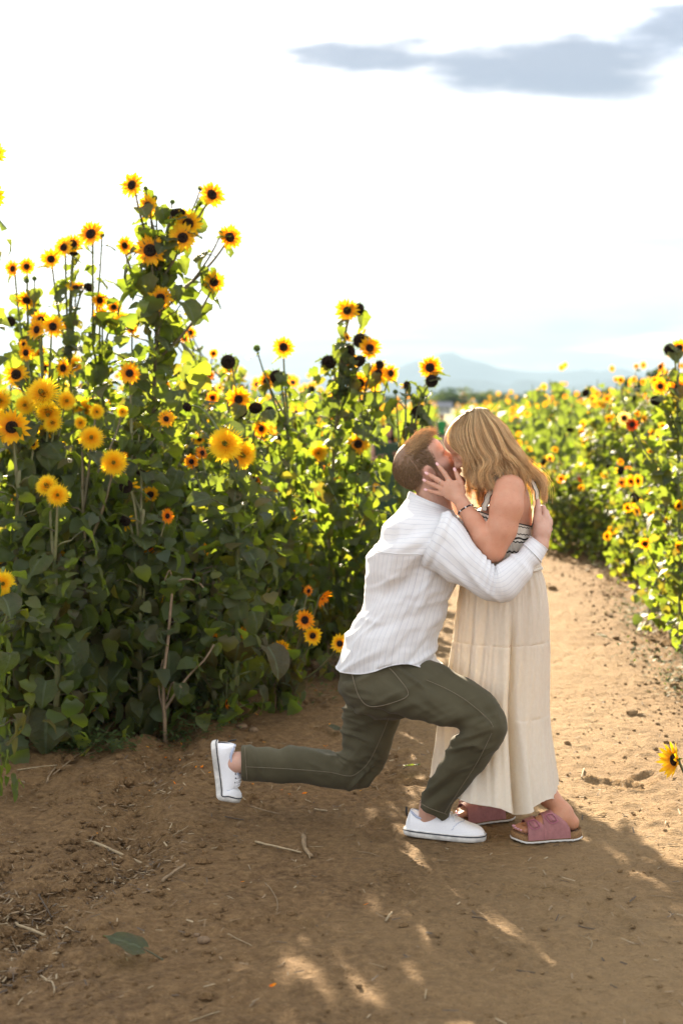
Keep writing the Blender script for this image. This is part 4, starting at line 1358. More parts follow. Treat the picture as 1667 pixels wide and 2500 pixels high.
def surface_nets(vol, lo, h):
    S = vol < 0
    nx, ny, nz = vol.shape
    c = [S[i:nx - 1 + i, j:ny - 1 + j, k:nz - 1 + k] for i in (0, 1) for j in (0, 1) for k in (0, 1)]
    cnt = sum(q.astype(np.int8) for q in c)
    act = (cnt > 0) & (cnt < 8)
    idx = np.argwhere(act)
    ids = np.full(act.shape, -1, np.int64); ids[act] = np.arange(len(idx))
    corners = [(i, j, k) for i in (0, 1) for j in (0, 1) for k in (0, 1)]
    val = np.stack([vol[idx[:, 0] + i, idx[:, 1] + j, idx[:, 2] + k] for i, j, k in corners], 1)
    acc = np.zeros((len(idx), 3)); w = np.zeros(len(idx))
    for a in range(8):
        for b in range(a + 1, 8):
            if sum(abs(x - y) for x, y in zip(corners[a], corners[b])) != 1: continue
            va, vb = val[:, a], val[:, b]
            m = (va < 0) != (vb < 0)
            t = np.where(m, va / np.where(m, va - vb, 1), 0)
            pos = np.array(corners[a]) + t[:, None] * (np.array(corners[b]) - np.array(corners[a]))
            acc[m] += pos[m]; w[m] += 1
    V = lo + (idx + acc / np.maximum(w, 1)[:, None]) * h
    F = []
    for ax in range(3):
        sl0 = [slice(1, None)] * 3; sl1 = [slice(1, None)] * 3
        e0 = [slice(1, k - 1) for k in vol.shape]; e1 = [slice(1, k - 1) for k in vol.shape]
        e0[ax] = slice(0, vol.shape[ax] - 1); e1[ax] = slice(1, vol.shape[ax])
        A, Bq = S[tuple(e0)], S[tuple(e1)]
        ed = np.argwhere(A != Bq)
        if not len(ed): continue
        flip = A[tuple(ed.T)]
        o = ed.copy()
        for q in range(3):
            if q != ax: o[:, q] += 1
        u, v = (ax + 1) % 3, (ax + 2) % 3
        def at(du, dv):
            z = o.copy(); z[:, u] -= du; z[:, v] -= dv
            return ids[z[:, 0], z[:, 1], z[:, 2]]
        Q = np.stack([at(1, 1), at(0, 1), at(0, 0), at(1, 0)], 1)
        Q[~flip] = Q[~flip][:, ::-1]
        F.append(Q)
    F = np.concatenate(F)
    F = F[(F >= 0).all(1)]
    return V, F

def laplacian(V, F, it=2, lam=.5):
    E = np.concatenate([F[:, [0, 1]], F[:, [1, 2]], F[:, [2, 3]], F[:, [3, 0]]])
    E = np.concatenate([E, E[:, ::-1]])
    n = np.bincount(E[:, 0], minlength=len(V))[:, None]
    for _ in range(it):
        S_ = np.stack([np.bincount(E[:, 0], V[E[:, 1], k], len(V)) for k in range(3)], 1)
        V = V + lam * (S_ / np.maximum(n, 1) - V)
    return V

class Frame:
    """local frame: x forward, y left, z up"""
    def __init__(self, o, fwd, up, s=1.0):
        f = np.asarray(fwd, float); f /= np.linalg.norm(f)
        u = np.asarray(up, float); u -= f * u.dot(f); u /= np.linalg.norm(u)
        self.o, self.A, self.s = np.asarray(o, float), np.stack([f, np.cross(u, f), u]), s
    def __call__(self, x, y, z): return self.o + self.s * (np.array([x, y, z]) @ self.A)
    def pts(self, P): return self.o + self.s * (np.asarray(P, float) @ self.A)
    def inv(self, P): return (np.asarray(P) - self.o) @ self.A.T / self.s

def head_prims(B, H, female=False):
    s = H.s; A = H.A
    e = lambda x, y, z, rx, ry, rz, k=.02, sub=False: B.ell(H(x, y, z), np.array([rx, ry, rz]) * s, A, k * s, sub)
    c_ = lambda a, b, ra, rb, k=.015, sub=False: B.cap(H(*a), H(*b), ra * s, rb * s, k * s, sub)
    e(-.012, 0, .045, .096, .075, .088)
    e(.030, 0, -.025, .060, .058, .085, .03)
    e(.045, 0, .06, .050, .055, .045, .03)
    for y in (-1, 1):
        c_((-.005, y * .054, -.035), (.05, y * .024, -.092), .020 if not female else .017, .018, .022)
        e(.058, y * .042, -.012, .026, .022, .02, .02)
        e(.074, y * .032, .000, .0150, .0160, .0125, .008)
        e(-.004, y * .078, -.003, .021, .011, .032, .006)
        e(-.004, y * .074, -.030, .010, .009, .013, .006)
        c_((.080, y * .012, .024), (.072, y * .044, .026), .0105, .009, .012)
        e(.093, y * .0125, -.030, .009, .0075, .008, .008)
    c_((.068, -.010, -.100), (.068, .010, -.100), .019, .019, .02)
    c_((.088, 0, .018), (.108, 0, -.024), .0075, .0095, .012)
    e(.108, 0, -.026, .009, .009, .008, .008)
    c_((.083, -.019, -.058), (.092, 0, -.054), .005, .0066, .007); c_((.092, 0, -.054), (.083, .019, -.058), .0066, .005, .007)
    c_((.083, -.015, -.066), (.090, 0, -.067), .006, .0078, .007); c_((.090, 0, -.067), (.083, .015, -.066), .0078, .006, .007)
    for y in (-1, 1):
        e(.098, y * .033, .010, .016, .017, .010, .012, True)
        e(.003, y * .092, .000, .010, .0085, .018, .005, True)

def loft(st, nv, nu, sup=2.0, th0=0.0):
    """st: rows of (Lx,Ly,Rx,Ry,depth,halfdepth) in photo pixels / metres -> (nv,nu,3) rings"""
    S = catmull(np.array(st, float), nv)
    th = th0 + np.linspace(0, 2 * math.pi, nu, endpoint=False)
    ct, sn = np.cos(th), np.sin(th)
    ct = np.sign(ct) * np.abs(ct) ** (2 / sup); sn = np.sign(sn) * np.abs(sn) ** (2 / sup)
    out = np.empty((nv, nu, 3))
    for i, (lx, ly, rx, ry, d, hd) in enumerate(S):
        l, r = U(lx, ly, d), U(rx, ry, d)
        out[i] = (l + r) / 2 + ct[:, None] * (r - l) / 2 + sn[:, None] * np.array([0, hd, 0])
    return out

def grid_normals(V):
    du = np.roll(V, -1, 1) - np.roll(V, 1, 1)
    dv = np.gradient(V, axis=0)
    N = np.cross(du, dv)
    N /= np.linalg.norm(N, axis=2)[..., None] + 1e-12
    c0 = V.mean(1, keepdims=True)
    sgn = np.sign(((V - c0) * N).sum(2).mean(1))[:, None, None]
    return N * np.where(sgn == 0, 1, sgn)

def ring_mesh(b, V, mat=0, uv=None, caps=(False, False)):
    """add closed rings with a duplicated seam column so that uv can run past it"""
    nv, nu, _ = V.shape
    W = np.concatenate([V, V[:, :1]], 1)
    if uv is None:
        uv = np.stack(np.meshgrid(np.linspace(0, 1, nu + 1), np.linspace(0, 1, nv)), -1)
    F = [list(q) for q in grid_faces(nv, nu + 1)]
    if caps[0]: F.append(list(range(nu))[::-1])
    if caps[1]: F.append([(nv - 1) * (nu + 1) + k for k in range(nu)])
    b.add(W.reshape(-1, 3), F, mat, uv.reshape(-1, 2))

def strands(P, rad):
    """P (n,m,3) strand points, rad (m,) or (n,m): thin three-sided tubes"""
    n, m, _ = P.shape
    rad = np.broadcast_to(rad, (n, m))
    T = np.gradient(P, axis=1); T /= np.linalg.norm(T, axis=2)[..., None] + 1e-12
    ref = np.array([.3, .8, .52])
    N = np.cross(T, ref); N /= np.linalg.norm(N, axis=2)[..., None] + 1e-12
    Bn = np.cross(T, N)
    a = np.array([0, 2.0944, 4.18879])
    V = P[:, :, None] + rad[:, :, None, None] * (np.cos(a)[None, None, :, None] * N[:, :, None] + np.sin(a)[None, None, :, None] * Bn[:, :, None])
    base = (np.arange(n) * m * 3)[:, None, None, None]
    i = (np.arange(m - 1) * 3)[None, :, None]
    k = np.arange(3)[None, None, :]; k2 = (k + 1) % 3
    q = np.stack(np.broadcast_arrays(i + k, i + k2, i + 3 + k2, i + 3 + k), -1)
    F = (base + q).reshape(-1, 4)
    return V.reshape(-1, 3), F

# ---------------------------------------------------------------- skin, hair, cloth materials
def make_skin(name):
    m = Mat(name)
    col = m.node('ShaderNodeVertexColor', layer_name='Col').outputs[0]
    co = m.coord()
    n = m.noise(45, 5, .6, co); f = m.noise(900, 2, .5, co)
    fre = m.ramp(m.noise(170, 2, .5, co), [(.66, 0.0), (.72, .35)])
    c_ = m.mix(m.math('MULTIPLY', m.ramp(n, [(.3, 0.0), (.75, 1.0)]), .55), col, m.mix(1.0, col, (.92, .72, .66), 'MULTIPLY'))
    c_ = m.mix(fre, c_, m.mix(1.0, col, (.62, .42, .34), 'MULTIPLY'))
    p = m.node('ShaderNodeBsdfPrincipled', {'Base Color': c_, 'Roughness': .52, 'Specular IOR Level': .35, 'Subsurface Weight': .18, 'Subsurface Scale': .008})
    p.inputs['Subsurface Radius'].default_value = (1.0, .35, .18)
    m.l.new(m.bump(m.math('ADD', n, m.math('MULTIPLY', f, .4)), .12, .004), p.inputs['Normal'])
    return m.done(p.outputs[0])
M_SKIN = make_skin('skin')

def make_hair(name, tr, rough=.38, spec=.5):
    m = Mat(name)
    col = m.node('ShaderNodeVertexColor', layer_name='Col').outputs[0]
    f = m.principled(col, rough, None, spec)
    return m.done(m.thin(f, m.mix(1.0, col, (1.35, 1.16, .86), 'MULTIPLY'), tr))
M_HAIR = make_hair('hair', .45)
M_HAIR_M = make_hair('short hair', .25, .65, .15)

def make_shirt():
    m = Mat('white pinstripe cotton')
    uv = m.node('ShaderNodeUVMap').outputs[0]
    s = m.node('ShaderNodeSeparateXYZ'); m.l.new(uv, s.inputs[0])
    fr = m.math('FRACT', s.outputs[0])
    line = m.math('LESS_THAN', m.math('ABSOLUTE', m.math('SUBTRACT', fr, .5)), .055)
    co = m.coord()
    n = m.noise(160, 4, .6, co); n2 = m.noise(14, 4, .6, co)
    w = m.ramp(n2, [(.3, (.77, .77, .785)), (.7, (.84, .84, .845))])
    c_ = m.mix(m.math('MULTIPLY', line, .45), w, (.40, .42, .50))
    seer = m.math('SINE', m.math('MULTIPLY', s.outputs[0], 25.13))
    h = m.math('ADD', m.math('MULTIPLY', n, .7), m.math('MULTIPLY', seer, .12))
    f = m.principled(c_, .85, m.bump(h, .35, .004), .15, **{'Sheen Weight': .15})
    return m.done(m.thin(f, (.78, .74, .68), .16))
M_SHIRT = make_shirt()

def make_denim():
    m = Mat('olive twill')
    co = m.coord()
    n = m.noise(9, 5, .6, co); t = m.noise(420, 3, .6, co)
    c_ = m.ramp(n, [(.3, (.054, .047, .025)), (.7, (.078, .068, .038))])
    c_ = m.mix(m.math('MULTIPLY', t, .4), c_, (.095, .083, .05))
    return m.done(m.principled(c_, .82, m.bump(m.math('ADD', m.math('MULTIPLY', n, .6), m.math('MULTIPLY', t, .25)), .35, .006), .2, **{'Sheen Weight': .06, 'Sheen Roughness': .5}))
M_DENIM = make_denim()
M_STITCH = plain('tan stitching', (.16, .13, .085), .8, .2, 200, .1)

def make_dress():
    m = Mat('cream crinkle cotton')
    uv = m.node('ShaderNodeUVMap').outputs[0]
    s = m.node('ShaderNodeSeparateXYZ'); m.l.new(uv, s.inputs[0])
    co = m.coord()
    n = m.noise(70, 4, .6, co)
    mp = m.node('ShaderNodeMapping'); m.l.new(co, mp.inputs[0]); mp.inputs['Scale'].default_value = (1, 1, .22)
    cr = m.noise(150, 4, .65, mp.outputs[0])
    pl = m.math('SINE', m.math('MULTIPLY', s.outputs[0], 520.0))
    c_ = m.ramp(n, [(.3, (.82, .765, .655)), (.7, (.88, .835, .735))])
    h = m.math('ADD', m.math('MULTIPLY', cr, 1.0), m.math('ADD', m.math('MULTIPLY', pl, .05), m.math('MULTIPLY', n, .4)))
    f = m.principled(c_, .88, m.bump(h, .45, .005), .12, **{'Sheen Weight': .2})
    return m.done(m.thin(f, (.88, .76, .52), .36))
M_DRESS = make_dress()

def make_bodice():
    m = Mat('cream bodice with black stitched lines')
    uv = m.node('ShaderNodeUVMap').outputs[0]
    s = m.node('ShaderNodeSeparateXYZ'); m.l.new(uv, s.inputs[0])
    u, v = s.outputs[0], s.outputs[1]
    zig = m.math('MULTIPLY', m.math('SINE', m.math('MULTIPLY', u, 330.0)), .010)
    fr = m.math('FRACT', m.math('MULTIPLY', m.math('ADD', v, zig), 5.0))
    line = m.math('LESS_THAN', m.math('ABSOLUTE', m.math('SUBTRACT', fr, .5)), .075)
    zig2 = m.math('MULTIPLY', m.math('SINE', m.math('MULTIPLY', u, 110.0)), .016)
    big = m.math('LESS_THAN', m.math('ABSOLUTE', m.math('SUBTRACT', m.math('ADD', v, zig2), .42)), .022)
    k = m.math('MAXIMUM', line, big)
    # smocked panel without lines at the back (u near 0)
    back = m.math('GREATER_THAN', m.math('ABSOLUTE', m.math('SUBTRACT', u, .48)), .40)
    k = m.math('MULTIPLY', k, m.math('SUBTRACT', 1.0, back))
    co = m.coord()
    n = m.noise(90, 4, .6, co)
    rib = m.math('SINE', m.math('MULTIPLY', u, 640.0)); rib2 = m.math('SINE', m.math('MULTIPLY', v, 190.0))
    c_ = m.mix(k, m.ramp(n, [(.3, (.70, .64, .54)), (.7, (.80, .75, .66))]), (.012, .011, .013))
    h = m.math('ADD', m.math('MULTIPLY', n, .5), m.math('MULTIPLY', m.math('ADD', rib, m.math('MULTIPLY', rib2, back)), .25))
    return m.done(m.thin(m.principled(c_, .88, m.bump(h, .5, .005), .12), (.8, .7, .5), .12))
M_BODICE = make_bodice()
M_CANVAS = plain('white canvas', (.80, .80, .82), .8, .06, 300, .15, .2, .001)
M_RUBBER = plain('scuffed off white rubber', (.62, .60, .56), .7, .30, 34, .25, .3)
M_NAVY = plain('navy rubber line', (.018, .02, .035), .5, .1, 60, .05)
M_BLACK = plain('black trim', (.012, .011, .012), .6, .2, 80, .1)
M_LINING = plain('blue grey lining', (.40, .45, .58), .9, .1, 200, .1)
M_ROSE = plain('dusty rose leather', (.34, .145, .145), .62, .18, 55, .2, .35, .001)
M_ROSEB = plain('rose buckle', (.38, .11, .17), .4, .1, 60, .05, .5)
M_CORK = plain('speckled cork', (.24, .135, .06), .85, .5, 220, .4, .2, .002)
M_BED = plain('brown suede footbed', (.13, .075, .045), .95, .2, 120, .2, .1)
M_OUTSOLE = plain('grey white outsole', (.60, .58, .54), .7, .12, 60, .1)
M_NAIL = plain('pale pink nail polish', (.78, .46, .45), .25, .04, 50, .02, .5)
M_NAIL2 = plain('pink toenail polish', (.74, .40, .50), .25, .04, 50, .02, .5)
M_SILVER = plain('silver beads', (.75, .74, .72), .25, .05, 60, .02, .6)
M_GOLD = Mat('rose gold')
M_GOLD = M_GOLD.done(M_GOLD.principled((.80, .55, .42), .2, None, .5, Metallic=1.0))
M_WBAND = plain('green paper wristband', (.06, .42, .10), .6, .1, 50, .05)
# ================================================================ the two people
MAN = obj('person', None, None, 'person in white pinstripe shirt and olive trousers down on one knee', 'person', loc=(0, 0, 0))
WOMAN = obj('person', None, None, 'blonde person in long cream tiered dress bending down to kiss', 'person', loc=(0, 0, 0))
rnp = np.random.default_rng(12)

def mixcol(col, m, c_):
    m = np.clip(m, 0, 1)[:, None]
    return col * (1 - m) + np.array(c_) * m

# ---------------------------------------------------------------- man: body
HM = Frame(U(1046, 1151, 5.32), (.79, .05, .62), (-.62, 0.0, .79), 1.03)
HW = Frame(U(1158, 1088, 5.255), (-.80, .02, -.60), (-.60, .06, .80), .915)

def fingers(B, base_pts, k=.006):
    for chain in base_pts:
        for (a, ra), (b, rb) in zip(chain[:-1], chain[1:]):
            B.cap(a, b, ra, rb, k)

def man_body():
    B = Body()
    B.ell(U(945, 1650, 5.32), (.115, .13, .10)).chain([(U(950, 1640, 5.27), .085), (U(985, 1470, 5.27), .080), (U(1020, 1345, 5.26), .082)], .05)
    B.chain([(U(950, 1640, 5.36), .085), (U(985, 1470, 5.35), .080), (U(1020, 1345, 5.36), .082)], .05)
    B.cap(U(1058, 1306, 5.20), U(1062, 1306, 5.42), .050, .050, .04)
    B.chain([(U(1070, 1262, 5.31), .058), (U(1058, 1205, 5.32), .054), (U(1040, 1160, 5.32), .056)], .03)
    # arms
    B.chain([(U(1068, 1318, 5.16), .045), (U(1140, 1374, 5.09), .045), (U(1207, 1424, 5.05), .040), (U(1262, 1385, 5.085), .038), (U(1318, 1330, 5.15), .0285)], .02)
    B.chain([(U(1070, 1300, 5.49), .055), (U(1190, 1410, 5.56), .040), (U(1285, 1330, 5.47), .030)], .02)
    # right hand spread on her back
    W = U(1318, 1330, 5.15)
    B.chain([(W, .027), (U(1322, 1300, 5.165), .030), (U(1326, 1278, 5.185), .031)], .015)
    B.cap(U(1318, 1300, 5.15), U(1312, 1268, 5.16), .022, .018, .012)
    B.cap(U(1330, 1290, 5.20), U(1337, 1272, 5.225), .022, .018, .012)
    fingers(B, [
        [(U(1312, 1268, 5.155), .0165), (U(1313, 1243, 5.16), .0112), (U(1313, 1222, 5.175), .0085)],
        [(U(1330, 1262, 5.175), .0135), (U(1325, 1240, 5.205), .0105), (U(1314, 1236, 5.245), .0090), (U(1307, 1242, 5.27), .0078)],
        [(U(1336, 1268, 5.205), .0135), (U(1332, 1250, 5.25), .0108), (U(1318, 1250, 5.30), .0092), (U(1308, 1256, 5.32), .0078)],
        [(U(1340, 1280, 5.225), .0130), (U(1336, 1268, 5.28), .0104), (U(1320, 1266, 5.33), .009), (U(1310, 1270, 5.345), .0076)],
        [(U(1341, 1292, 5.235), .0120), (U(1337, 1284, 5.285), .0095), (U(1322, 1282, 5.325), .008), (U(1314, 1285, 5.34), .0068)]])
    # left hand behind her
    L = U(1285, 1330, 5.47)
    B.cap(L, U(1312, 1300, 5.44), .028, .030, .015)
    fingers(B, [[(U(1312, 1300 + 7 * q, 5.44), .012), (U(1326, 1290 + 8 * q, 5.42), .0098), (U(1332, 1286 + 8 * q, 5.37), .008)] for q in (-2, -1, 0, 1)] + [[(U(1298, 1300, 5.43), .014), (U(1302, 1272, 5.41), .0095)]])
    # legs
    B.chain([(U(930, 1670, 5.25), .066), (U(1080, 1705, 5.15), .054), (U(1182, 1758, 5.09), .040), (U(1125, 1870, 5.155), .038), (U(1052, 1968, 5.235), .0365), (U(1040, 2000, 5.255), .031)], .03)
    B.chain([(U(1036, 2014, 5.262), .022), (U(1080, 2020, 5.237), .022), (U(1135, 2038, 5.21), .018), (U(1155, 2043, 5.20), .014)], .015)
    B.chain([(U(905, 1690, 5.42), .070), (U(892, 1790, 5.44), .054), (U(868, 1872, 5.46), .042), (U(740, 1866, 5.48), .038), (U(615, 1862, 5.50), .036), (U(578, 1862, 5.50), .0345), (U(560, 1862, 5.50), .028)], .03)
    B.chain([(U(548, 1852, 5.50), .022), (U(550, 1895, 5.50), .020), (U(548, 1925, 5.50), .016), (U(562, 1945, 5.50), .012)], .015)
    head_prims(B, HM)
    V, F = B.mesh(.0044)
    V = laplacian(V, F, 2, .4)
    # colour
    col = np.tile(np.array([.56, .345, .26]), (len(V), 1))
    L = HM.inv(V)
    x, y, z = L.T
    inh = np.linalg.norm(L - np.array([.0, 0, 0]), axis=1) < .17
    nz = .5 + .5 * noise3(V * 260, 3); n4 = noise3(V * 40, 6)
    redn = np.exp(-((x - .06) / .03) ** 2 - ((z + .02) / .03) ** 2) * .35
    col = mixcol(col, redn * inh, (.60, .27, .20))
    ear = np.exp(-((x + .004) / .022) ** 2 - ((z + .006) / .03) ** 2) * (np.abs(y) > .062)
    col = mixcol(col, ear * .6 * inh, (.62, .22, .16))
    beard = sstep(-.018, -.045, z - .25 * np.abs(y)) * sstep(-.012, .012, x) * sstep(-.16, -.11, z)
    beard = np.maximum(beard, sstep(.030, .012, np.abs(x - .012)) * sstep(.03, .0, z) * sstep(-.07, -.03, z) * (np.abs(y) > .05))
    beard *= 1 - .9 * np.exp(-((x - .09) / .016) ** 2 - ((z + .0605) / .011) ** 2)
    beard *= sstep(-.05, .0, z + .125 + .35 * np.maximum(0, .03 - x))
    col = mixcol(col, beard * inh * (.52 + .4 * nz), (.20, .105, .06))
    lips = np.exp(-((x - .092) / .012) ** 2 - ((z + .06) / .0085) ** 2 - (y / .02) ** 2)
    col = mixcol(col, lips * inh, (.50, .19, .16))
    brow = np.exp(-((z - .0265 - .004 * np.cos(y * 60)) / .0055) ** 2) * sstep(.062, .07, x) * (np.abs(y) > .010) * (np.abs(y) < .050)
    col = mixcol(col, brow * inh * (.6 + .3 * nz), (.22, .115, .055))
    lash = np.exp(-((z + .0058) / .003) ** 2) * (x > .072) * (np.abs(np.abs(y) - .032) < .017)
    col = mixcol(col, lash * inh * .8, (.12, .06, .04))
    hair = man_hairline(L) * inh
    col = mixcol(col, hair * (.75 + .25 * nz), (.20, .125, .07))
    col *= (1 + .05 * n4)[:, None]
    C4 = np.ones((len(V), 4)); C4[:, :3] = col
    obj('body', build_mesh('man_body', V, F, M_SKIN, None, None, C4), MAN)

def man_hairline(L):
    x, y, z = L.T
    line = np.interp(x, [-.13, -.09, -.05, -.031, -.022, .006, .013, .034, .038, .043, .047, .062], [-.060, -.045, -.020, .008, .028, .030, -.020, -.015, .030, .060, .079, .120])
    line = np.where(x > .030, line - .012 * (1 - np.clip(np.abs(y) / .05, 0, 1)), line)
    return sstep(-.006, .006, z - line)

def man_hair():
    n = 17000
    d = rnp.normal(size=(n, 3)); d /= np.linalg.norm(d, axis=1)[:, None]
    P = np.array([-.012, 0, .045]) + d * np.array([.096, .075, .088]) * .985
    # back of neck / temple fill
    keep = man_hairline(P) > .5
    P, d = P[keep], d[keep]
    n = len(P)
    x, y, z = P.T
    topness = sstep(.075, .112, z) * sstep(-.075, -.01, x)
    quiff = topness * sstep(-.01, .03, x)
    length = .007 + .004 * sstep(-.02, .06, z) + topness * .014 + quiff * (.026 + .014 * rnp.random(n))
    length *= rnp.uniform(.7, 1.2, n)
    fwd = np.array([1.0, 0, -.42])
    downb = np.array([-.25, 0, -.9])
    side = np.array([.35, 0, -.45])
    tdir = topness[:, None] * fwd + (1 - topness[:, None]) * (np.where(x[:, None] < -.03, downb, side) * .9)
    m = 6
    t = np.linspace(0, 1, m)
    dirv = d * (.42 - .08 * topness[:, None]) + tdir + rnp.normal(0, .13, (n, 3))
    dirv /= np.linalg.norm(dirv, axis=1)[:, None]
    S = P[:, None] + dirv[:, None] * (length[:, None] * t)[..., None]
    ph = rnp.uniform(0, 6.28, n)
    curl = topness * .0055 + quiff * .004
    S[:, :, 0] += (curl[:, None] * np.sin(ph[:, None] + 9 * t) * t)
    S[:, :, 2] += (curl[:, None] * np.cos(ph[:, None] + 9 * t) * t) + (quiff * .010)[:, None] * np.sin(t * 3.0) 
    S[:, :, 1] += (curl[:, None] * np.sin(1.7 * ph[:, None] + 6 * t) * t)
    W = HM.pts(S.reshape(-1, 3)).reshape(n, m, 3)
    V, F = strands(W, np.linspace(.00070, .00035, m))
    base = np.array([.265, .168, .088])
    c_ = base * rnp.uniform(.6, 1.3, (n, 1)) + topness[:, None] * np.array([.44, .29, .145]) * rnp.uniform(.5, 1.2, (n, 1))  # strands on top coloured brighter to paint in the sun on them
    C4 = np.ones((len(V), 4)); C4[:, :3] = np.repeat(c_, m * 3, 0)
    obj('hair', build_mesh('man_hair', V, F, M_HAIR_M, None, None, C4), MAN)

# ---------------------------------------------------------------- man: shirt
def fold(V, ang, wl, ln, amp, seed):
    """soft cloth folds running along direction ang (degrees, in the picture plane)"""
    ca, sa = math.cos(R(ang)), math.sin(R(ang))
    x, z = V[..., 0], V[..., 2]
    a = (x * ca + z * sa) / ln; c_ = (-x * sa + z * ca) / wl
    n = noise2(a + V[..., 1] * 1.3, c_ + .6 * noise2(a * 2, c_ * .5, seed + 3), seed)
    return amp * (1 - 2 * np.abs(n)) 

def man_shirt():
    st = [(828, 1631, 1080, 1623, 5.30, .170), (836, 1600, 1066, 1602, 5.30, .168), (855, 1545, 1064, 1550, 5.30, .162), (879, 1490, 1084, 1485, 5.30, .160), (900, 1432, 1106, 1420, 5.30, .166), (906, 1385, 1124, 1370, 5.30, .180), (914, 1340, 1134, 1328, 5.30, .198), (936, 1297, 1132, 1288, 5.305, .200), (963, 1256, 1122, 1266, 5.31, .165), (985, 1229, 1110, 1256, 5.31, .105), (998, 1212, 1102, 1246, 5.315, .072)]
    nv, nu = 120, 150
    V = loft(st, nv, nu, 2.25)
    N = grid_normals(V)
    vv = np.linspace(0, 1, nv)[:, None]
    d = fold(V, 38, .055, .30, .0115, 1) * (1 - sstep(.55, .8, vv)) + fold(V, 70, .05, .4, .0085, 5) * (1 - sstep(.5, .9, vv)) + fold(V, 20, .06, .25, .008, 9) * sstep(.2, .5, vv) * (1 - sstep(.75, .95, vv))
    d = d + fold(V, 52, .024, .16, .0042, 21) * (1 - sstep(.6, .85, vv)) + fold(V, 5, .03, .14, .0035, 25) * np.exp(-((vv - .35) / .2) ** 2)
    d = d - .011 * np.exp(-((V[..., 2] - (U(0, 1500, 5.3)[2] + (V[..., 0] - .2) * .35)) / .02) ** 2) * .6
    V = V + N * d[..., None]
    th = np.linspace(0, 2 * math.pi, nu, endpoint=False)
    # shirt tail: hem dips at front and back, rises at the sides
    rise = .040 * np.exp(-((np.mod(th + math.pi, 2 * math.pi) - math.pi + math.pi / 2 - .15) / .45) ** 2)
    V[..., 2] += rise[None] * (1 - sstep(0, .12, vv))
    b = MB()
    k = 71
    uvg = np.stack(np.meshgrid(np.linspace(0, 58, nu + 1), np.linspace(0, 1, nv)), -1)
    ring_mesh(b, V[:k], 0, uvg[:k])
    # yoke with stripes turned across
    Y = V[k - 1:] + grid_normals(V)[k - 1:] * .0022
    uvy = uvg[k - 1:].copy()
    uvy[..., 0] = np.linspace(0, 15, nv - k + 1)[:, None] + .8 * np.sin(np.linspace(0, 2 * math.pi, nu + 1))[None]
    ring_mesh(b, Y, 0, uvy)
    b.add(*hem_tube(V[0], .0022))
    shirt = obj('shirt', b.mesh('shirt', [M_SHIRT]), MAN)
    # sleeve
    def sleeve(st, name, nst):
        nv, nu = 110, 60
        V = loft(st, nv, nu, 2.1)
        N = grid_normals(V)
        vv = np.linspace(0, 1, nv)[:, None]; uu = np.linspace(0, 2 * math.pi, nu, endpoint=False)[None]
        elb = np.exp(-((vv - .47) / .10) ** 2)
        d = elb * .0055 * np.sin(vv * 150 + 1.5 * np.sin(uu)) * (.45 + .55 * np.cos(uu)) + fold(V, -45, .035, .22, .0085, 3) * sstep(.03, .15, vv) * (1 - .6 * elb) * (1 - sstep(.86, .92, vv))
        d = d + .006 * np.exp(-((vv - .07) / .03) ** 2) - .004 * np.exp(-((vv - .12) / .02) ** 2)
        V = V + N * d[..., None]
        b = MB()
        uvg = np.stack(np.meshgrid(np.linspace(0, nst, nu + 1), np.linspace(0, 1, nv)), -1)
        kc = 98
        ring_mesh(b, V[:kc], 0, uvg[:kc], (True, False))
        C = V[kc - 1:] + grid_normals(V)[kc - 1:] * .0035
        uvc = uvg[kc - 1:].copy(); uvc[..., 0] = np.linspace(0, 4.2, nv - kc + 1)[:, None]
        ring_mesh(b, C, 0, uvc)
        b.add(*hem_tube(C[0], .002)); b.add(*hem_tube(C[-1], .0024))
        return obj(name, b.mesh(name, [M_SHIRT]), shirt)
    sleeve([(1022, 1368, 1080, 1250, 5.15, .085), (1040, 1384, 1100, 1256, 5.13, .086), (1068, 1400, 1124, 1284, 5.11, .080), (1106, 1422, 1152, 1328, 5.085, .073), (1150, 1444, 1186, 1362, 5.065, .067), (1192, 1466, 1206, 1384, 5.05, .061), (1236, 1466, 1214, 1380, 5.05, .057), (1264, 1440, 1232, 1368, 5.065, .054), (1292, 1405, 1254, 1353, 5.085, .050), (1318, 1368, 1281, 1328, 5.115, .045), (1333, 1341, 1295, 1312, 5.14, .041)], 'sleeve', 25)
    sleeve([(1040, 1368, 1085, 1250, 5.46, .08), (1080, 1400, 1125, 1290, 5.50, .07), (1150, 1440, 1186, 1362, 5.54, .062), (1192, 1455, 1206, 1384, 5.55, .055), (1255, 1420, 1232, 1368, 5.52, .05), (1292, 1365, 1268, 1332, 5.48, .04)], 'sleeve', 25)
    # collar: stand and folded leaf
    b = MB()
    cs = [(1000, 1222, 1110, 1262, 5.312, .082), (996, 1208, 1108, 1254, 5.315, .078), (1000, 1200, 1106, 1246, 5.316, .073), (1004, 1203, 1102, 1247, 5.316, .070)]
    Vc = loft(cs, 10, 60, 2.0)
    ring_mesh(b, Vc, 0, np.stack(np.meshgrid(np.linspace(0, 1, 61), np.linspace(0, 2.4, 10)), -1)[..., ::-1])
    leaf = [(988, 1242, 1116, 1284, 5.31, .100), (992, 1222, 1114, 1268, 5.312, .092), (995, 1206, 1110, 1253, 5.315, .081), (999, 1199, 1107, 1246, 5.316, .075)]
    Vl = loft(leaf, 14, 60, 2.0)
    Vl = Vl + grid_normals(Vl) * (.002 * np.sin(np.linspace(0, 25, 60)))[None, :, None]
    uvl = np.stack(np.meshgrid(np.linspace(0, 1, 61), np.linspace(0, 3.2, 14)), -1)[..., ::-1]
    ring_mesh(b, Vl, 0, uvl)
    b.add(*hem_tube(Vl[0], .0018))
    obj('collar', b.mesh('collar', [M_SHIRT]), shirt)
    b = MB()
    seam = (V[71] + grid_normals(V)[71] * .003)
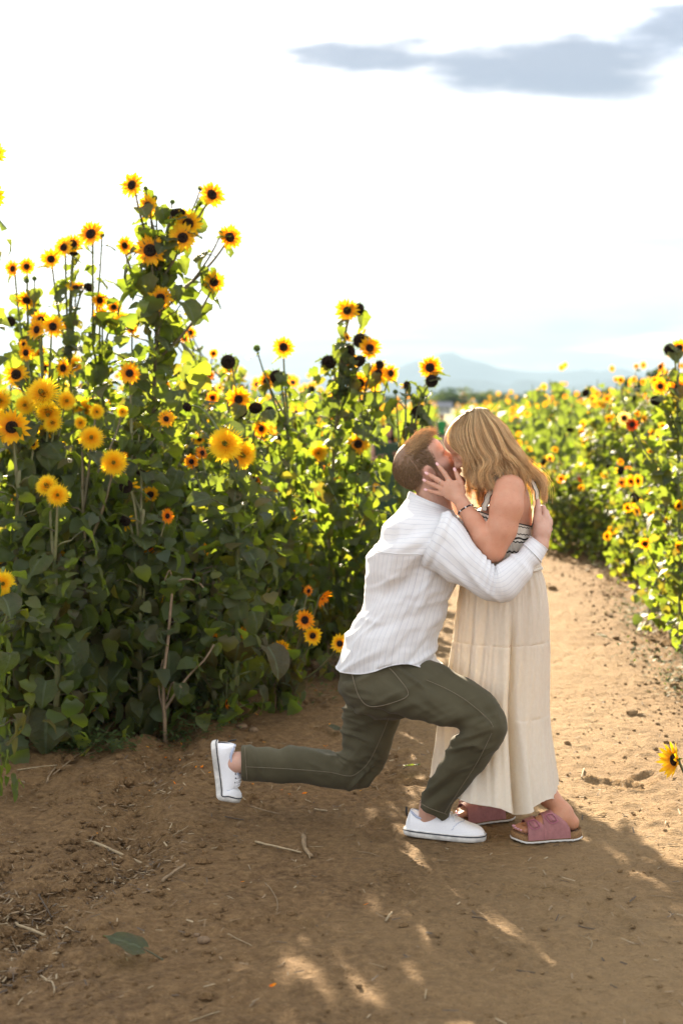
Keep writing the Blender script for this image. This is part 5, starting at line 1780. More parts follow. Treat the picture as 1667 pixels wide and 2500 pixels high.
    b.add(*hem_tube(seam, .0016))
    obj('yoke_seam', b.mesh('yoke_seam', [M_SHIRT]), shirt)

def hem_tube(ring, r):
    P = np.concatenate([ring, ring[:2]])
    V, F = tube(P, r, 5, False)
    return V, F

# ---------------------------------------------------------------- man: trousers (closed lofts joined to one cloth surface)
def remeshed(parts, voxel, smooth):
    b = MB()
    for V in parts: ring_mesh(b, V, 0, None, (True, True))
    me = b.mesh('tmp', [M_DENIM])
    o = bpy.data.objects.new('tmp', me); COL.objects.link(o)
    w = o.modifiers.new('w', 'WELD'); w.merge_threshold = .0005
    r = o.modifiers.new('r', 'REMESH'); r.mode = 'VOXEL'; r.voxel_size = voxel
    s = o.modifiers.new('s', 'SMOOTH'); s.iterations = smooth; s.factor = .5
    dg = bpy.context.evaluated_depsgraph_get()
    ev = o.evaluated_get(dg)
    m2 = ev.to_mesh()
    V = np.empty(len(m2.vertices) * 3, np.float32); m2.vertices.foreach_get('co', V)
    N = np.empty(len(m2.vertices) * 3, np.float32); m2.vertices.foreach_get('normal', N)
    F = [list(p.vertices) for p in m2.polygons]
    ev.to_mesh_clear()
    bpy.data.objects.remove(o); bpy.data.meshes.remove(me)
    return V.reshape(-1, 3).astype(float), N.reshape(-1, 3).astype(float), F

def man_trousers():
    pel = [(850, 1560, 1030, 1560, 5.31, .14), (836, 1610, 1052, 1606, 5.31, .155), (829, 1650, 1060, 1640, 5.31, .165), (831, 1684, 1045, 1700, 5.31, .165), (848, 1712, 1000, 1738, 5.32, .145), (885, 1735, 965, 1752, 5.33, .09)]
    fr = [(960, 1590, 836, 1668, 5.245, .085), (1020, 1606, 880, 1712, 5.20, .092), (1070, 1624, 935, 1732, 5.165, .092), (1124, 1648, 1000, 1753, 5.135, .088), (1174, 1677, 1062, 1767, 5.105, .082), (1213, 1713, 1108, 1781, 5.09, .076), (1238, 1766, 1120, 1790, 5.085, .072), (1230, 1800, 1110, 1806, 5.09, .070), (1205, 1840, 1093, 1836, 5.11, .068), (1176, 1878, 1074, 1870, 5.14, .066), (1140, 1920, 1048, 1916, 5.175, .062), (1108, 1964, 1030, 1948, 5.205, .058), (1087, 1999, 1018, 1970, 5.23, .055)]
    re = [(960, 1650, 838, 1640, 5.40, .09), (976, 1740, 843, 1718, 5.42, .09), (956, 1812, 834, 1790, 5.44, .083), (938, 1862, 828, 1836, 5.455, .076), (906, 1908, 824, 1846, 5.46, .07), (864, 1928, 812, 1840, 5.465, .066), (812, 1923, 798, 1831, 5.47, .064), (745, 1912, 748, 1823, 5.48, .062), (680, 1909, 680, 1824, 5.49, .060), (635, 1907, 634, 1823, 5.495, .057), (592, 1906, 589, 1820, 5.50, .056)]
    V, N, F = remeshed([loft(pel, 30, 60, 2.1), loft(fr, 70, 48, 2.1), loft(re, 70, 48, 2.1)], .0058, 5)
    px = CX + V[:, 0] / V[:, 1] * F_PX; py = HY + (CAM_H - V[:, 2]) / V[:, 1] * F_PX
    def bumpy(cx, cy, rad, ang, wl, amp, seed):
        w = np.exp(-(((px - cx) ** 2 + (py - cy) ** 2) / rad ** 2))
        ca, sa = math.cos(R(ang)), math.sin(R(ang))
        c_ = (-(px - cx) * sa + (py - cy) * ca) / wl; a = ((px - cx) * ca + (py - cy) * sa) / (wl * 4)
        return amp * w * (1 - 2 * np.abs(noise2(a + V[:, 1] * 2, c_, seed)))
    d = bumpy(835, 1830, 75, 20, 17, .0075, 1) + bumpy(1125, 1800, 70, -20, 17, .0075, 2) + bumpy(1040, 1640, 90, 35, 22, .006, 3) + bumpy(845, 1720, 50, 10, 16, .007, 4) + bumpy(1060, 1940, 70, -35, 24, .006, 5) + bumpy(660, 1840, 80, 70, 26, .005, 6) + bumpy(1190, 1740, 60, 60, 24, .004, 7) + bumpy(880, 1880, 60, -50, 22, .005, 8) + bumpy(940, 1690, 120, -25, 34, .004, 9)
    d = d * 2.1 + .0030 * noise3(V * 22, 4)
    V = V + N * d[:, None]
    tr = obj('trousers', build_mesh('trousers', V, F, M_DENIM), MAN)
    # drop a pixel path onto the near cloth surface
    def onto(pts, lift=.0015):
        out = []
        for x, y in pts:
            m = ((px - x) ** 2 + (py - y) ** 2) < 60
            if not m.any(): m = ((px - x) ** 2 + (py - y) ** 2) < 300
            if not m.any(): continue
            d0 = V[m, 1].min() - lift
            out.append(U(x, y, d0))
        P = np.array(out)
        if len(P) > 4:
            k = P[:, 1].copy(); k[1:-1] = (P[:-2, 1] + P[1:-1, 1] + P[2:, 1]) / 3
            P = np.stack([P[:, 0] / P[:, 1] * k, k, CAM_H - (CAM_H - P[:, 2]) / P[:, 1] * k], -1)
        return P
    def seam(name, pts, r, mat, n=50):
        P = onto(catmull(np.array(pts, float), n))
        b = MB(); b.add(*tube(P, r, 5)); obj(name, b.mesh(name, [mat]), tr)
    seam('side_seam', [(1040, 1660), (1090, 1682), (1140, 1712), (1190, 1755), (1203, 1775)], .0013, M_STITCH)
    seam('side_seam', [(948, 1755), (930, 1800), (900, 1860), (868, 1890), (845, 1894), (800, 1885), (700, 1877), (600, 1872)], .0013, M_STITCH, 80)
    seam('side_seam', [(1200, 1790), (1165, 1860), (1120, 1930), (1085, 1985)], .0012, M_STITCH)
    seam('back_pocket', [(858, 1642), (876, 1700), (905, 1725), (960, 1715), (996, 1694), (968, 1650), (940, 1622)], .0016, M_STITCH, 70)
    seam('hem_stitch', [(1022, 1958), (1050, 1974), (1090, 1988)], .0014, M_STITCH, 24)
    seam('hem_stitch', [(598, 1824), (600, 1862), (603, 1903)], .0014, M_STITCH, 24)

# ---------------------------------------------------------------- sneakers
def sneaker(parent, o, fwd, up, bend=0.0, L=.292, mirror=1):
    Fm = Frame(o, fwd, up, 1.0)
    s_ = np.array([0, .03, .12, .25, .40, .55, .68, .80, .90, .965, 1.0])
    hw = np.array([.014, .029, .0385, .0405, .041, .044, .0485, .047, .040, .027, .008])
    ht = np.array([.070, .098, .090, .076, .104, .092, .074, .062, .054, .044, .034])
    asym = np.array([0, 0, 0, -.002, -.004, -.002, .002, .004, .005, .004, .002]) * mirror
    q = np.linspace(0, 1, 60)
    q = .5 - .5 * np.cos(math.pi * q)
    W = np.interp(q, s_, hw); Hh = np.interp(q, s_, ht); A = np.interp(q, s_, asym)
    k = np.ones(7) / 7
    sm = lambda a: np.convolve(np.pad(a, 3, 'edge'), k, 'valid')
    W[2:-2] = sm(W)[2:-2]; Hh = sm(Hh); A = sm(A)
    ts = .027
    def bendit(P):
        if not bend: return P
        P = P.copy(); x0 = .70 * L
        t = sstep(0, .075, P[:, 0] - x0 + .03) * R(bend)
        dx, dz = P[:, 0] - x0, P[:, 2]
        P[:, 0] = x0 + dx * np.cos(t) - dz * np.sin(t); P[:, 2] = dx * np.sin(t) + dz * np.cos(t)
        return P
    def emit(name, V, F, mat, par):
        b = MB(); b.add(Fm.pts(bendit(np.asarray(V).reshape(-1, 3))), F, 0)
        return obj(name, b.mesh(name, [mat]), par)
    root = None
    # canvas upper
    nth = 26
    th = np.linspace(0, math.pi, nth)
    V = np.empty((60, nth, 3))
    for i in range(60):
        ct = np.cos(th); sn = np.sin(th)
        wv = W[i] * (.97 - .10 * np.clip((sn - .3), 0, 1) * (1 if q[i] < .45 else 1.2))
        V[i, :, 0] = q[i] * L * .985 + .003 + (.010 * sn if q[i] < .06 else 0)
        V[i, :, 1] = A[i] + np.sign(ct) * np.abs(ct) ** .75 * wv
        V[i, :, 2] = ts * .7 + (Hh[i] - ts * .7) * sn ** .72
    V[..., 2] += .0015 * noise2(V[..., 0] * 60, V[..., 1] * 60 + V[..., 2] * 40, 3)
    root = emit('shoe', V, [list(f) for f in grid_faces(60, nth)], M_CANVAS, parent)
    # rubber sole
    ring = lambda z, g: np.concatenate([np.stack([q * L + (q - .5) * 2 * g, A + W + g, np.full(60, z)], -1), np.stack([q[::-1] * L + (q[::-1] - .5) * 2 * g, (A - W - g)[::-1], np.full(60, z)], -1)])
    rows = np.array([ring(0.001, -.003), ring(.005, .002), ring(ts * .55, .0032), ring(ts, .002), ring(ts + .001, -.003)])
    F = [list(f) for f in grid_faces(5, 120, True)] + [list(range(120))[::-1]]
    emit('sole', rows, F, M_RUBBER, root)
    P = bendit(ring(ts * .86, .0034)); P = np.concatenate([P, P[:2]])
    v, f = tube(Fm.pts(P), .0022, 5, False)
    b = MB(); b.add(v, f); obj('stripe', b.mesh('stripe', [M_NAVY]), root)
    # collar lining ring
    c_ = []
    for a in np.linspace(0, 2 * math.pi, 30):
        xx = .085 + .062 * math.cos(a)
        h = np.interp(xx / L, q, Hh)
        c_.append((xx, .033 * math.sin(a) * (1 - .10 * math.cos(a)), h - .004 - .010 * abs(math.sin(a)) ** 2 * .6))
    v, f = tube(Fm.pts(bendit(np.array(c_))), .0042, 6, False)
    b = MB(); b.add(v, f); obj('collar', b.mesh('collar', [M_LINING]), root)
    # heel tab
    v, f = tube(Fm.pts(bendit(np.array([(.0065, 0, .066), (.004, 0, .082), (.004, 0, .100)]))), [.0035, .0042, .0035], 5)
    b = MB(); b.add(v, f); obj('heel_tab', b.mesh('heel_tab', [M_BLACK]), root)
    # laces
    for j in range(4):
        xx = L * (.43 + .055 * j)
        h = np.interp(xx / L, q, Hh); w = np.interp(xx / L, q, W) * .62
        P = np.array([(xx, -w, h - .016), (xx + .004, -w * .5, h + .001), (xx + .008, 0, h + .004), (xx + .010, w * .5, h + .001), (xx + .014, w, h - .016)])
        v, f = tube(Fm.pts(bendit(P)), .0026, 5); b = MB(); b.add(v, f)
        P = P * np.array([1, -1, 1]); v, f = tube(Fm.pts(bendit(P)), .0026, 5); b.add(v, f)
        obj('lace', b.mesh('lace', [M_CANVAS]), root)
        for y in (-1, 1):
            v, f = uvsphere((xx + .002, y * w * 1.05, h - .017), (.0032, .002, .0032), 8, 5)
            b = MB(); b.add(Fm.pts(bendit(v)), f); obj('eyelet', b.mesh('eyelet', [M_NAVY]), root)
    # toe-cap seam
    P = np.array([V[i, j] for i, j in [(39 - abs(j - 13) // 2, j) for j in range(2, 24)]]) + (0, 0, .0012)
    v, f = tube(Fm.pts(bendit(P)), .0011, 4); b = MB(); b.add(v, f); obj('toe_seam', b.mesh('toe_seam', [M_LINING]), root)

def G(px, d, z=0.0): return np.array([(px - CX) * d / F_PX, d, z])
man_body(); man_hair(); man_shirt(); man_trousers()
h0, t0 = G(989, 5.285), G(1188, 5.185)
sneaker(MAN, h0 + (0, 0, .002), t0 - h0, (0, 0, 1), 0, .302)
sneaker(MAN, U(515, 1812, 5.50), (.13, .0, -.99), (.99, 0, .13), 62, .292, -1)

# ================================================================ woman
SN_D, SN_H = G(1417, 5.235), G(1244, 5.20)
SF_D, SF_H = G(1252, 5.485), G(1102, 5.40)
FN = Frame(SN_D + (0, 0, .0), SN_H - SN_D, (0, 0, 1))
FF = Frame(SF_D + (0, 0, .0), SF_H - SF_D, (0, 0, 1))
HAND_W = dict(
    index=[(1096, 1174, 5.185), (1085, 1156, 5.197), (1077, 1146, 5.212), (1069, 1136, 5.222)],
    middle=[(1083, 1182, 5.19), (1067, 1171, 5.203), (1055, 1164, 5.216), (1043, 1157, 5.222)],
    ring=[(1078, 1193, 5.195), (1061, 1185, 5.21), (1049, 1180, 5.222), (1038, 1174, 5.228)],
    pinky=[(1078, 1205, 5.20), (1064, 1202, 5.215), (1053, 1199, 5.224), (1041, 1196, 5.23)],
    thumb=[(1127, 1200, 5.175), (1124, 1180, 5.172), (1118, 1165, 5.18), (1111, 1150, 5.19)])

def foot(B, Fr, near):
    s = 1 if near else -1                       # near foot is the left one: its big toe lies on the far side
    B.chain([(Fr(.036, 0, .060), .029), (Fr(.075, 0, .075), .031), (Fr(.135, 0, .064), .028)], .02)
    B.chain([(Fr(.135, -.010, .062), .026), (Fr(.195, -.020, .046), .018)], .02)
    B.chain([(Fr(.135, .010, .062), .026), (Fr(.195, .020, .046), .018)], .02)
    tips = []
    for j, (yo, xt, r) in enumerate([(-.030, .252, .0105), (-.013, .250, .0076), (.002, .245, .0073), (.016, .237, .0070), (.029, .226, .0068)]):
        yo = yo * s
        a, b_ = Fr(.19, yo * .9, .045), Fr(xt - .012, yo, .039)
        B.chain([(a, r * 1.15), (Fr(.218, yo, .046), r * 1.02), (b_, r)], .006)
        tips.append((Fr(xt - .008, yo, .039 + r * .72), r))
    return tips

def woman_body():
    B = Body()
    B.ell(U(1250, 1232, 5.29), (.066, .125, .10)).ell(U(1232, 1310, 5.29), (.10, .135, .13), k=.05).ell(U(1236, 1420, 5.31), (.095, .11, .12), k=.05).ell(U(1235, 1510, 5.335), (.11, .12, .12), k=.06)
    B.ell(U(1192, 1278, 5.225), (.062, .060, .062), k=.03).ell(U(1190, 1276, 5.36), (.062, .060, .062), k=.03)
    B.cap(U(1246, 1192, 5.17), U(1230, 1186, 5.42), .050, .052, .03)
    B.chain([(U(1222, 1178, 5.285), .056), (U(1196, 1130, 5.275), .050), (U(1178, 1100, 5.265), .052)], .03)
    # near arm
    B.chain([(U(1241, 1196, 5.145), .056), (U(1236, 1238, 5.115), .0585), (U(1224, 1292, 5.105), .053), (U(1206, 1342, 5.10), .042)], .016)
    B.chain([(U(1204, 1346, 5.105), .042), (U(1179, 1312, 5.115), .043), (U(1155, 1272, 5.135), .034), (U(1134, 1241, 5.155), .0255)], .010)
    B.chain([(U(1134, 1241, 5.155), .026), (U(1124, 1222, 5.165), .025)], .012)
    # palm
    B.ell(U(1104, 1196, 5.178), (.033, .0145, .037), Frame((0, 0, 0), (-.75, 0, .66), (0, 1, 0)).A[[0, 2, 1]], .014)
    B.cap(U(1121, 1216, 5.168), U(1096, 1183, 5.182), .018, .014, .012)
    B.cap(U(1116, 1220, 5.17), U(1084, 1203, 5.192), .016, .013, .012)
    rad = dict(index=(.0108, .0092, .0084, .0070), middle=(.0108, .0094, .0086, .0072), ring=(.0105, .0090, .0082, .0068), pinky=(.0095, .0080, .0074, .0062), thumb=(.0150, .0115, .0100, .0078))
    fingers(B, [[(U(*p), r) for p, r in zip(HAND_W[k], rad[k])] for k in HAND_W], .005)
    # far arm and hand
    B.chain([(U(1228, 1190, 5.43), .060), (U(1185, 1330, 5.50), .044), (U(1125, 1240, 5.44), .028), (U(1105, 1205, 5.42), .026)], .02)
    fingers(B, [[(U(1095, 1190 + 9 * q, 5.42), .0105), (U(1070, 1176 + 10 * q, 5.415), .0088), (U(1050, 1168 + 10 * q, 5.41), .007)] for q in (-1, 0, 1, 2)] + [[(U(1118, 1195, 5.42), .0135), (U(1112, 1158, 5.41), .008)]])
    # legs
    B.chain([(U(1255, 1560, 5.34), .075), (U(1265, 1760, 5.33), .052), (U(1294, 1870, 5.32), .042), (U(1335, 1942, 5.28), .0345), (FN(.060, -.010, .095), .0335)], .025)
    B.chain([(U(1220, 1560, 5.40), .08), (U(1210, 1760, 5.43), .058), (U(1218, 1880, 5.45), .050), (U(1220, 1940, 5.46), .0385), (FF(.062, 0, .095), .0345)], .025)
    tn = foot(B, FN, True); tf = foot(B, FF, False)
    head_prims(B, HW, True)
    V, F = B.mesh(.0042)
    V = laplacian(V, F, 2, .35)
    col = np.tile(np.array([.56, .285, .180]), (len(V), 1))
    L = HW.inv(V); x, y, z = L.T
    inh = np.linalg.norm(L, axis=1) < .16
    col = mixcol(col, np.exp(-((x - .06) / .03) ** 2 - ((z + .02) / .03) ** 2) * .4 * inh, (.60, .25, .18))
    lips = np.exp(-((x - .09) / .013) ** 2 - ((z + .061) / .009) ** 2 - (y / .022) ** 2)
    col = mixcol(col, lips * inh, (.55, .16, .15))
    brow = np.exp(-((z - .0265) / .0045) ** 2) * sstep(.062, .07, x) * (np.abs(y) > .010) * (np.abs(y) < .050)
    col = mixcol(col, brow * inh * .7, (.25, .15, .08))
    lash = np.exp(-((z + .0055) / .003) ** 2) * (x > .07) * (np.abs(np.abs(y) - .032) < .018)
    col = mixcol(col, lash * inh, (.06, .035, .03))
    px = CX + V[:, 0] / V[:, 1] * F_PX; py = HY + (CAM_H - V[:, 2]) / V[:, 1] * F_PX
    up = sstep(1420, 1150, py)
    elbow = np.exp(-(((px - 1212) / 28) ** 2 + ((py - 1345) / 26) ** 2))
    col = mixcol(col, elbow * .45, (.52, .21, .11))
    hand = sstep(1245, 1215, py) * (px < 1150)
    col = mixcol(col, hand * .7, (.57, .335, .235))
    col = mixcol(col, sstep(1880, 1940, py) * .5, (.42, .20, .11))
    for k in HAND_W:
        for jx in (1, 2):
            q = U(*HAND_W[k][jx]); w = np.exp(-((V - q) ** 2).sum(1) / .009 ** 2) * (V[:, 1] < q[1])
            col = mixcol(col, w * .35, (.50, .23, .16))
    col *= (1 + .05 * noise3(V * 40, 6))[:, None]
    C4 = np.ones((len(V), 4)); C4[:, :3] = col
    obj('body', build_mesh('woman_body', V, F, M_SKIN, None, None, C4), WOMAN)
    # nails
    for k in HAND_W:
        p1, p0 = U(*HAND_W[k][3]), U(*HAND_W[k][2])
        ax = (p1 - p0) / np.linalg.norm(p1 - p0)
        r = rad[k][3]
        nrm = np.array([0, -1.0, 0]); nrm -= ax * nrm.dot(ax); nrm /= np.linalg.norm(nrm)
        sd = np.cross(ax, nrm)
        v, f = uvsphere((0, 0, 0), (r * 1.25, r * .80, r * .33), 12, 7)
        v = p1 + ax * r * .45 + nrm * r * .80 + v[:, :1] * ax + v[:, 1:2] * sd + v[:, 2:3] * nrm
        b = MB(); b.add(v, f); obj('fingernail', b.mesh('fingernail', [M_NAIL]), WOMAN)
    for Fr, tp in ((FN, tn), (FF, tf)):
        for c0, r in tp:
            v, f = uvsphere((0, 0, 0), (r * .85, r * .75, r * .4), 9, 6)
            b = MB(); b.add(c0 + v @ Fr.A, f); obj('toenail', b.mesh('toenail', [M_NAIL2]), WOMAN)

# ---------------------------------------------------------------- hair
NEAR_G = [
    [(1128, 1018, 5.245), (1101, 1044, 5.20), (1098, 1074, 5.185), (1116, 1102, 5.18), (1138, 1120, 5.172), (1147, 1147, 5.168), (1138, 1180, 5.165)],
    [(1140, 1009, 5.243), (1115, 1044, 5.19), (1120, 1083, 5.170), (1142, 1112, 5.165), (1151, 1138, 5.160), (1142, 1168, 5.158), (1150, 1190, 5.158)],
    [(1150, 1007, 5.242), (1132, 1048, 5.182), (1140, 1090, 5.160), (1158, 1124, 5.155), (1158, 1152, 5.150), (1166, 1178, 5.150), (1182, 1190, 5.152)],
    [(1160, 1004, 5.242), (1154, 1048, 5.176), (1168, 1096, 5.155), (1188, 1128, 5.150), (1182, 1154, 5.146), (1192, 1178, 5.140), (1190, 1196, 5.140)],
    [(1168, 1002, 5.242), (1178, 1044, 5.174), (1196, 1088, 5.152), (1214, 1118, 5.146), (1214, 1142, 5.135), (1208, 1166, 5.120), (1206, 1190, 5.115)],
    [(1176, 1002, 5.243), (1202, 1038, 5.178), (1222, 1078, 5.158), (1236, 1108, 5.150), (1252, 1128, 5.150), (1282, 1150, 5.175), (1306, 1196, 5.20)],
    [(1186, 1003, 5.246), (1222, 1036, 5.19), (1242, 1072, 5.175), (1260, 1102, 5.17), (1286, 1130, 5.18), (1314, 1166, 5.20), (1316, 1218, 5.22)],
    [(1194, 1006, 5.250), (1236, 1042, 5.21), (1256, 1080, 5.20), (1276, 1112, 5.20), (1304, 1146, 5.205), (1328, 1180, 5.22), (1322, 1232, 5.235)]]
FAR_G = [
    [(1130, 1020, 5.265), (1106, 1048, 5.30), (1104, 1085, 5.32), (1128, 1130, 5.33), (1146, 1170, 5.325), (1150, 1206, 5.31), (1160, 1232, 5.30)],
    [(1150, 1008, 5.27), (1140, 1050, 5.325), (1148, 1095, 5.34), (1160, 1140, 5.34), (1172, 1178, 5.335), (1174, 1208, 5.32), (1182, 1238, 5.31)],
    [(1172, 1004, 5.27), (1196, 1044, 5.335), (1214, 1094, 5.35), (1222, 1130, 5.345), (1218, 1160, 5.34), (1204, 1190, 5.33), (1200, 1225, 5.32)],
    [(1192, 1006, 5.268), (1236, 1044, 5.32), (1258, 1086, 5.33), (1280, 1118, 5.32), (1308, 1150, 5.31), (1326, 1185, 5.29), (1318, 1228, 5.28)]]
for g_ in NEAR_G:
    x0, y0, d0 = g_[0]
    g_[0] = (x0, y0 - 4, 5.262); g_.insert(1, (x0 - 2, y0 - 1, 5.225))
for g_ in FAR_G:
    x0, y0, d0 = g_[0]
    g_[0] = (x0, y0 - 4, 5.252); g_.insert(1, (x0, y0 - 2, 5.285))
def woman_hair():
    def group(G_, n, seed, thick, layers):
        rng = np.random.default_rng(seed)
        G3 = np.array([[U(*p) for p in g] for g in G_])                # (k,m,3)
        k, m0, _ = G3.shape
        m = 22
        D = np.stack([catmull(g, m) for g in G3])                        # (k,m,3)
        g = rng.uniform(0, k - 1, n)
        # gather strands into locks
        nl = 26 if k > 4 else 14
        lock = np.round(g / (k - 1) * nl + rng.normal(0, .35, n)) / nl * (k - 1)
        tt = np.linspace(0, 1, m)
        gg = np.clip(g[:, None] + (lock - g)[:, None] * (.75 * sstep(.2, .9, tt))[None] , 0, k - 1.001)
        i = np.floor(gg).astype(int); f = (gg - i)[..., None]
        j = np.arange(m)[None]
        P = D[i, j] * (1 - f) + D[np.minimum(i + 1, k - 1), j] * f
        lay = rng.uniform(0, 1, n)
        P[..., 1] += (lay * layers)[:, None] * sstep(0, .25, tt)[None]
        off = rng.normal(0, 1, (n, 3)) * .0040
        P += off[:, None] * (.35 + .9 * tt[None, :, None])
        ph = np.round(g / (k - 1) * 12) * 1.3 + rng.normal(0, .28, n)
        amp = (.0115 * sstep(.30, .75, tt))[None]
        wv = np.sin(ph[:, None] + 13 * tt[None])
        P[..., 0] += amp * wv; P[..., 1] += amp * .8 * np.cos(ph[:, None] + 13 * tt[None])
        lid = np.round(g / (k - 1) * nl)
        ln = rng.uniform(.90, 1.02, n) * (.80 + .22 * (.5 + .5 * np.sin(lid * 5.3)))
        P[..., 1] -= (.007 * np.sin(lid * 2.1 + .6))[:, None] * sstep(.1, .4, tt)[None]
        P[..., 0] += (.006 * np.sin(lid * 3.7))[:, None] * sstep(.4, .9, tt)[None]
        # trim
        Q = np.empty_like(P)
        for a in range(3):
            Q[..., a] = np.stack([np.interp(tt * q, tt, row) for q, row in zip(np.minimum(ln, 1), P[..., a])])
        stray = rng.random(n) < .06
        Q[stray] += rng.normal(0, .013, (stray.sum(), 1, 3)) * (tt ** 1.5)[None, :, None]
        rad = thick * np.interp(tt, [0, .1, .7, 1], [.7, 1, 1, .35])
        V, F = strands(Q, rad)
        tone = .5 + .5 * np.sin(np.round(g / (k - 1) * 34) * 2.9 + .7) + rng.normal(0, .22, n)
        tone = np.clip(tone, 0, 1)[:, None, None]
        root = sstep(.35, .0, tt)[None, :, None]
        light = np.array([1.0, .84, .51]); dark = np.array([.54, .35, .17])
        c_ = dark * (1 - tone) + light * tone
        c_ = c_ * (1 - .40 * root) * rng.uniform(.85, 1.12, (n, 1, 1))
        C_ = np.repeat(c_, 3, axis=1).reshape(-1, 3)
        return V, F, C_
    Vs, Fs, Cs, n0 = [], [], [], 0
    for args in ((NEAR_G, 8500, 1, .00055, .020), (FAR_G, 3600, 2, .00058, .02)):
        V, F, C_ = group(*args)
        Vs.append(V); Fs.append(F + n0); Cs.append(C_); n0 += len(V)
    # under layer sheets so the scalp does not show through
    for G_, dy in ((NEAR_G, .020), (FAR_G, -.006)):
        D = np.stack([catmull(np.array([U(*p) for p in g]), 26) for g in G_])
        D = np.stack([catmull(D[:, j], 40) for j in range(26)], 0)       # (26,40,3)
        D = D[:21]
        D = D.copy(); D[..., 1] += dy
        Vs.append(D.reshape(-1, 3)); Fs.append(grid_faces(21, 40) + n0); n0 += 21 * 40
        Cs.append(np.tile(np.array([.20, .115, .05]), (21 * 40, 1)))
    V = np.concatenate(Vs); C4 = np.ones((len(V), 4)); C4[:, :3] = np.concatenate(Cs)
    obj('hair', build_mesh('woman_hair', V, np.concatenate(Fs), M_HAIR, None, None, C4), WOMAN)

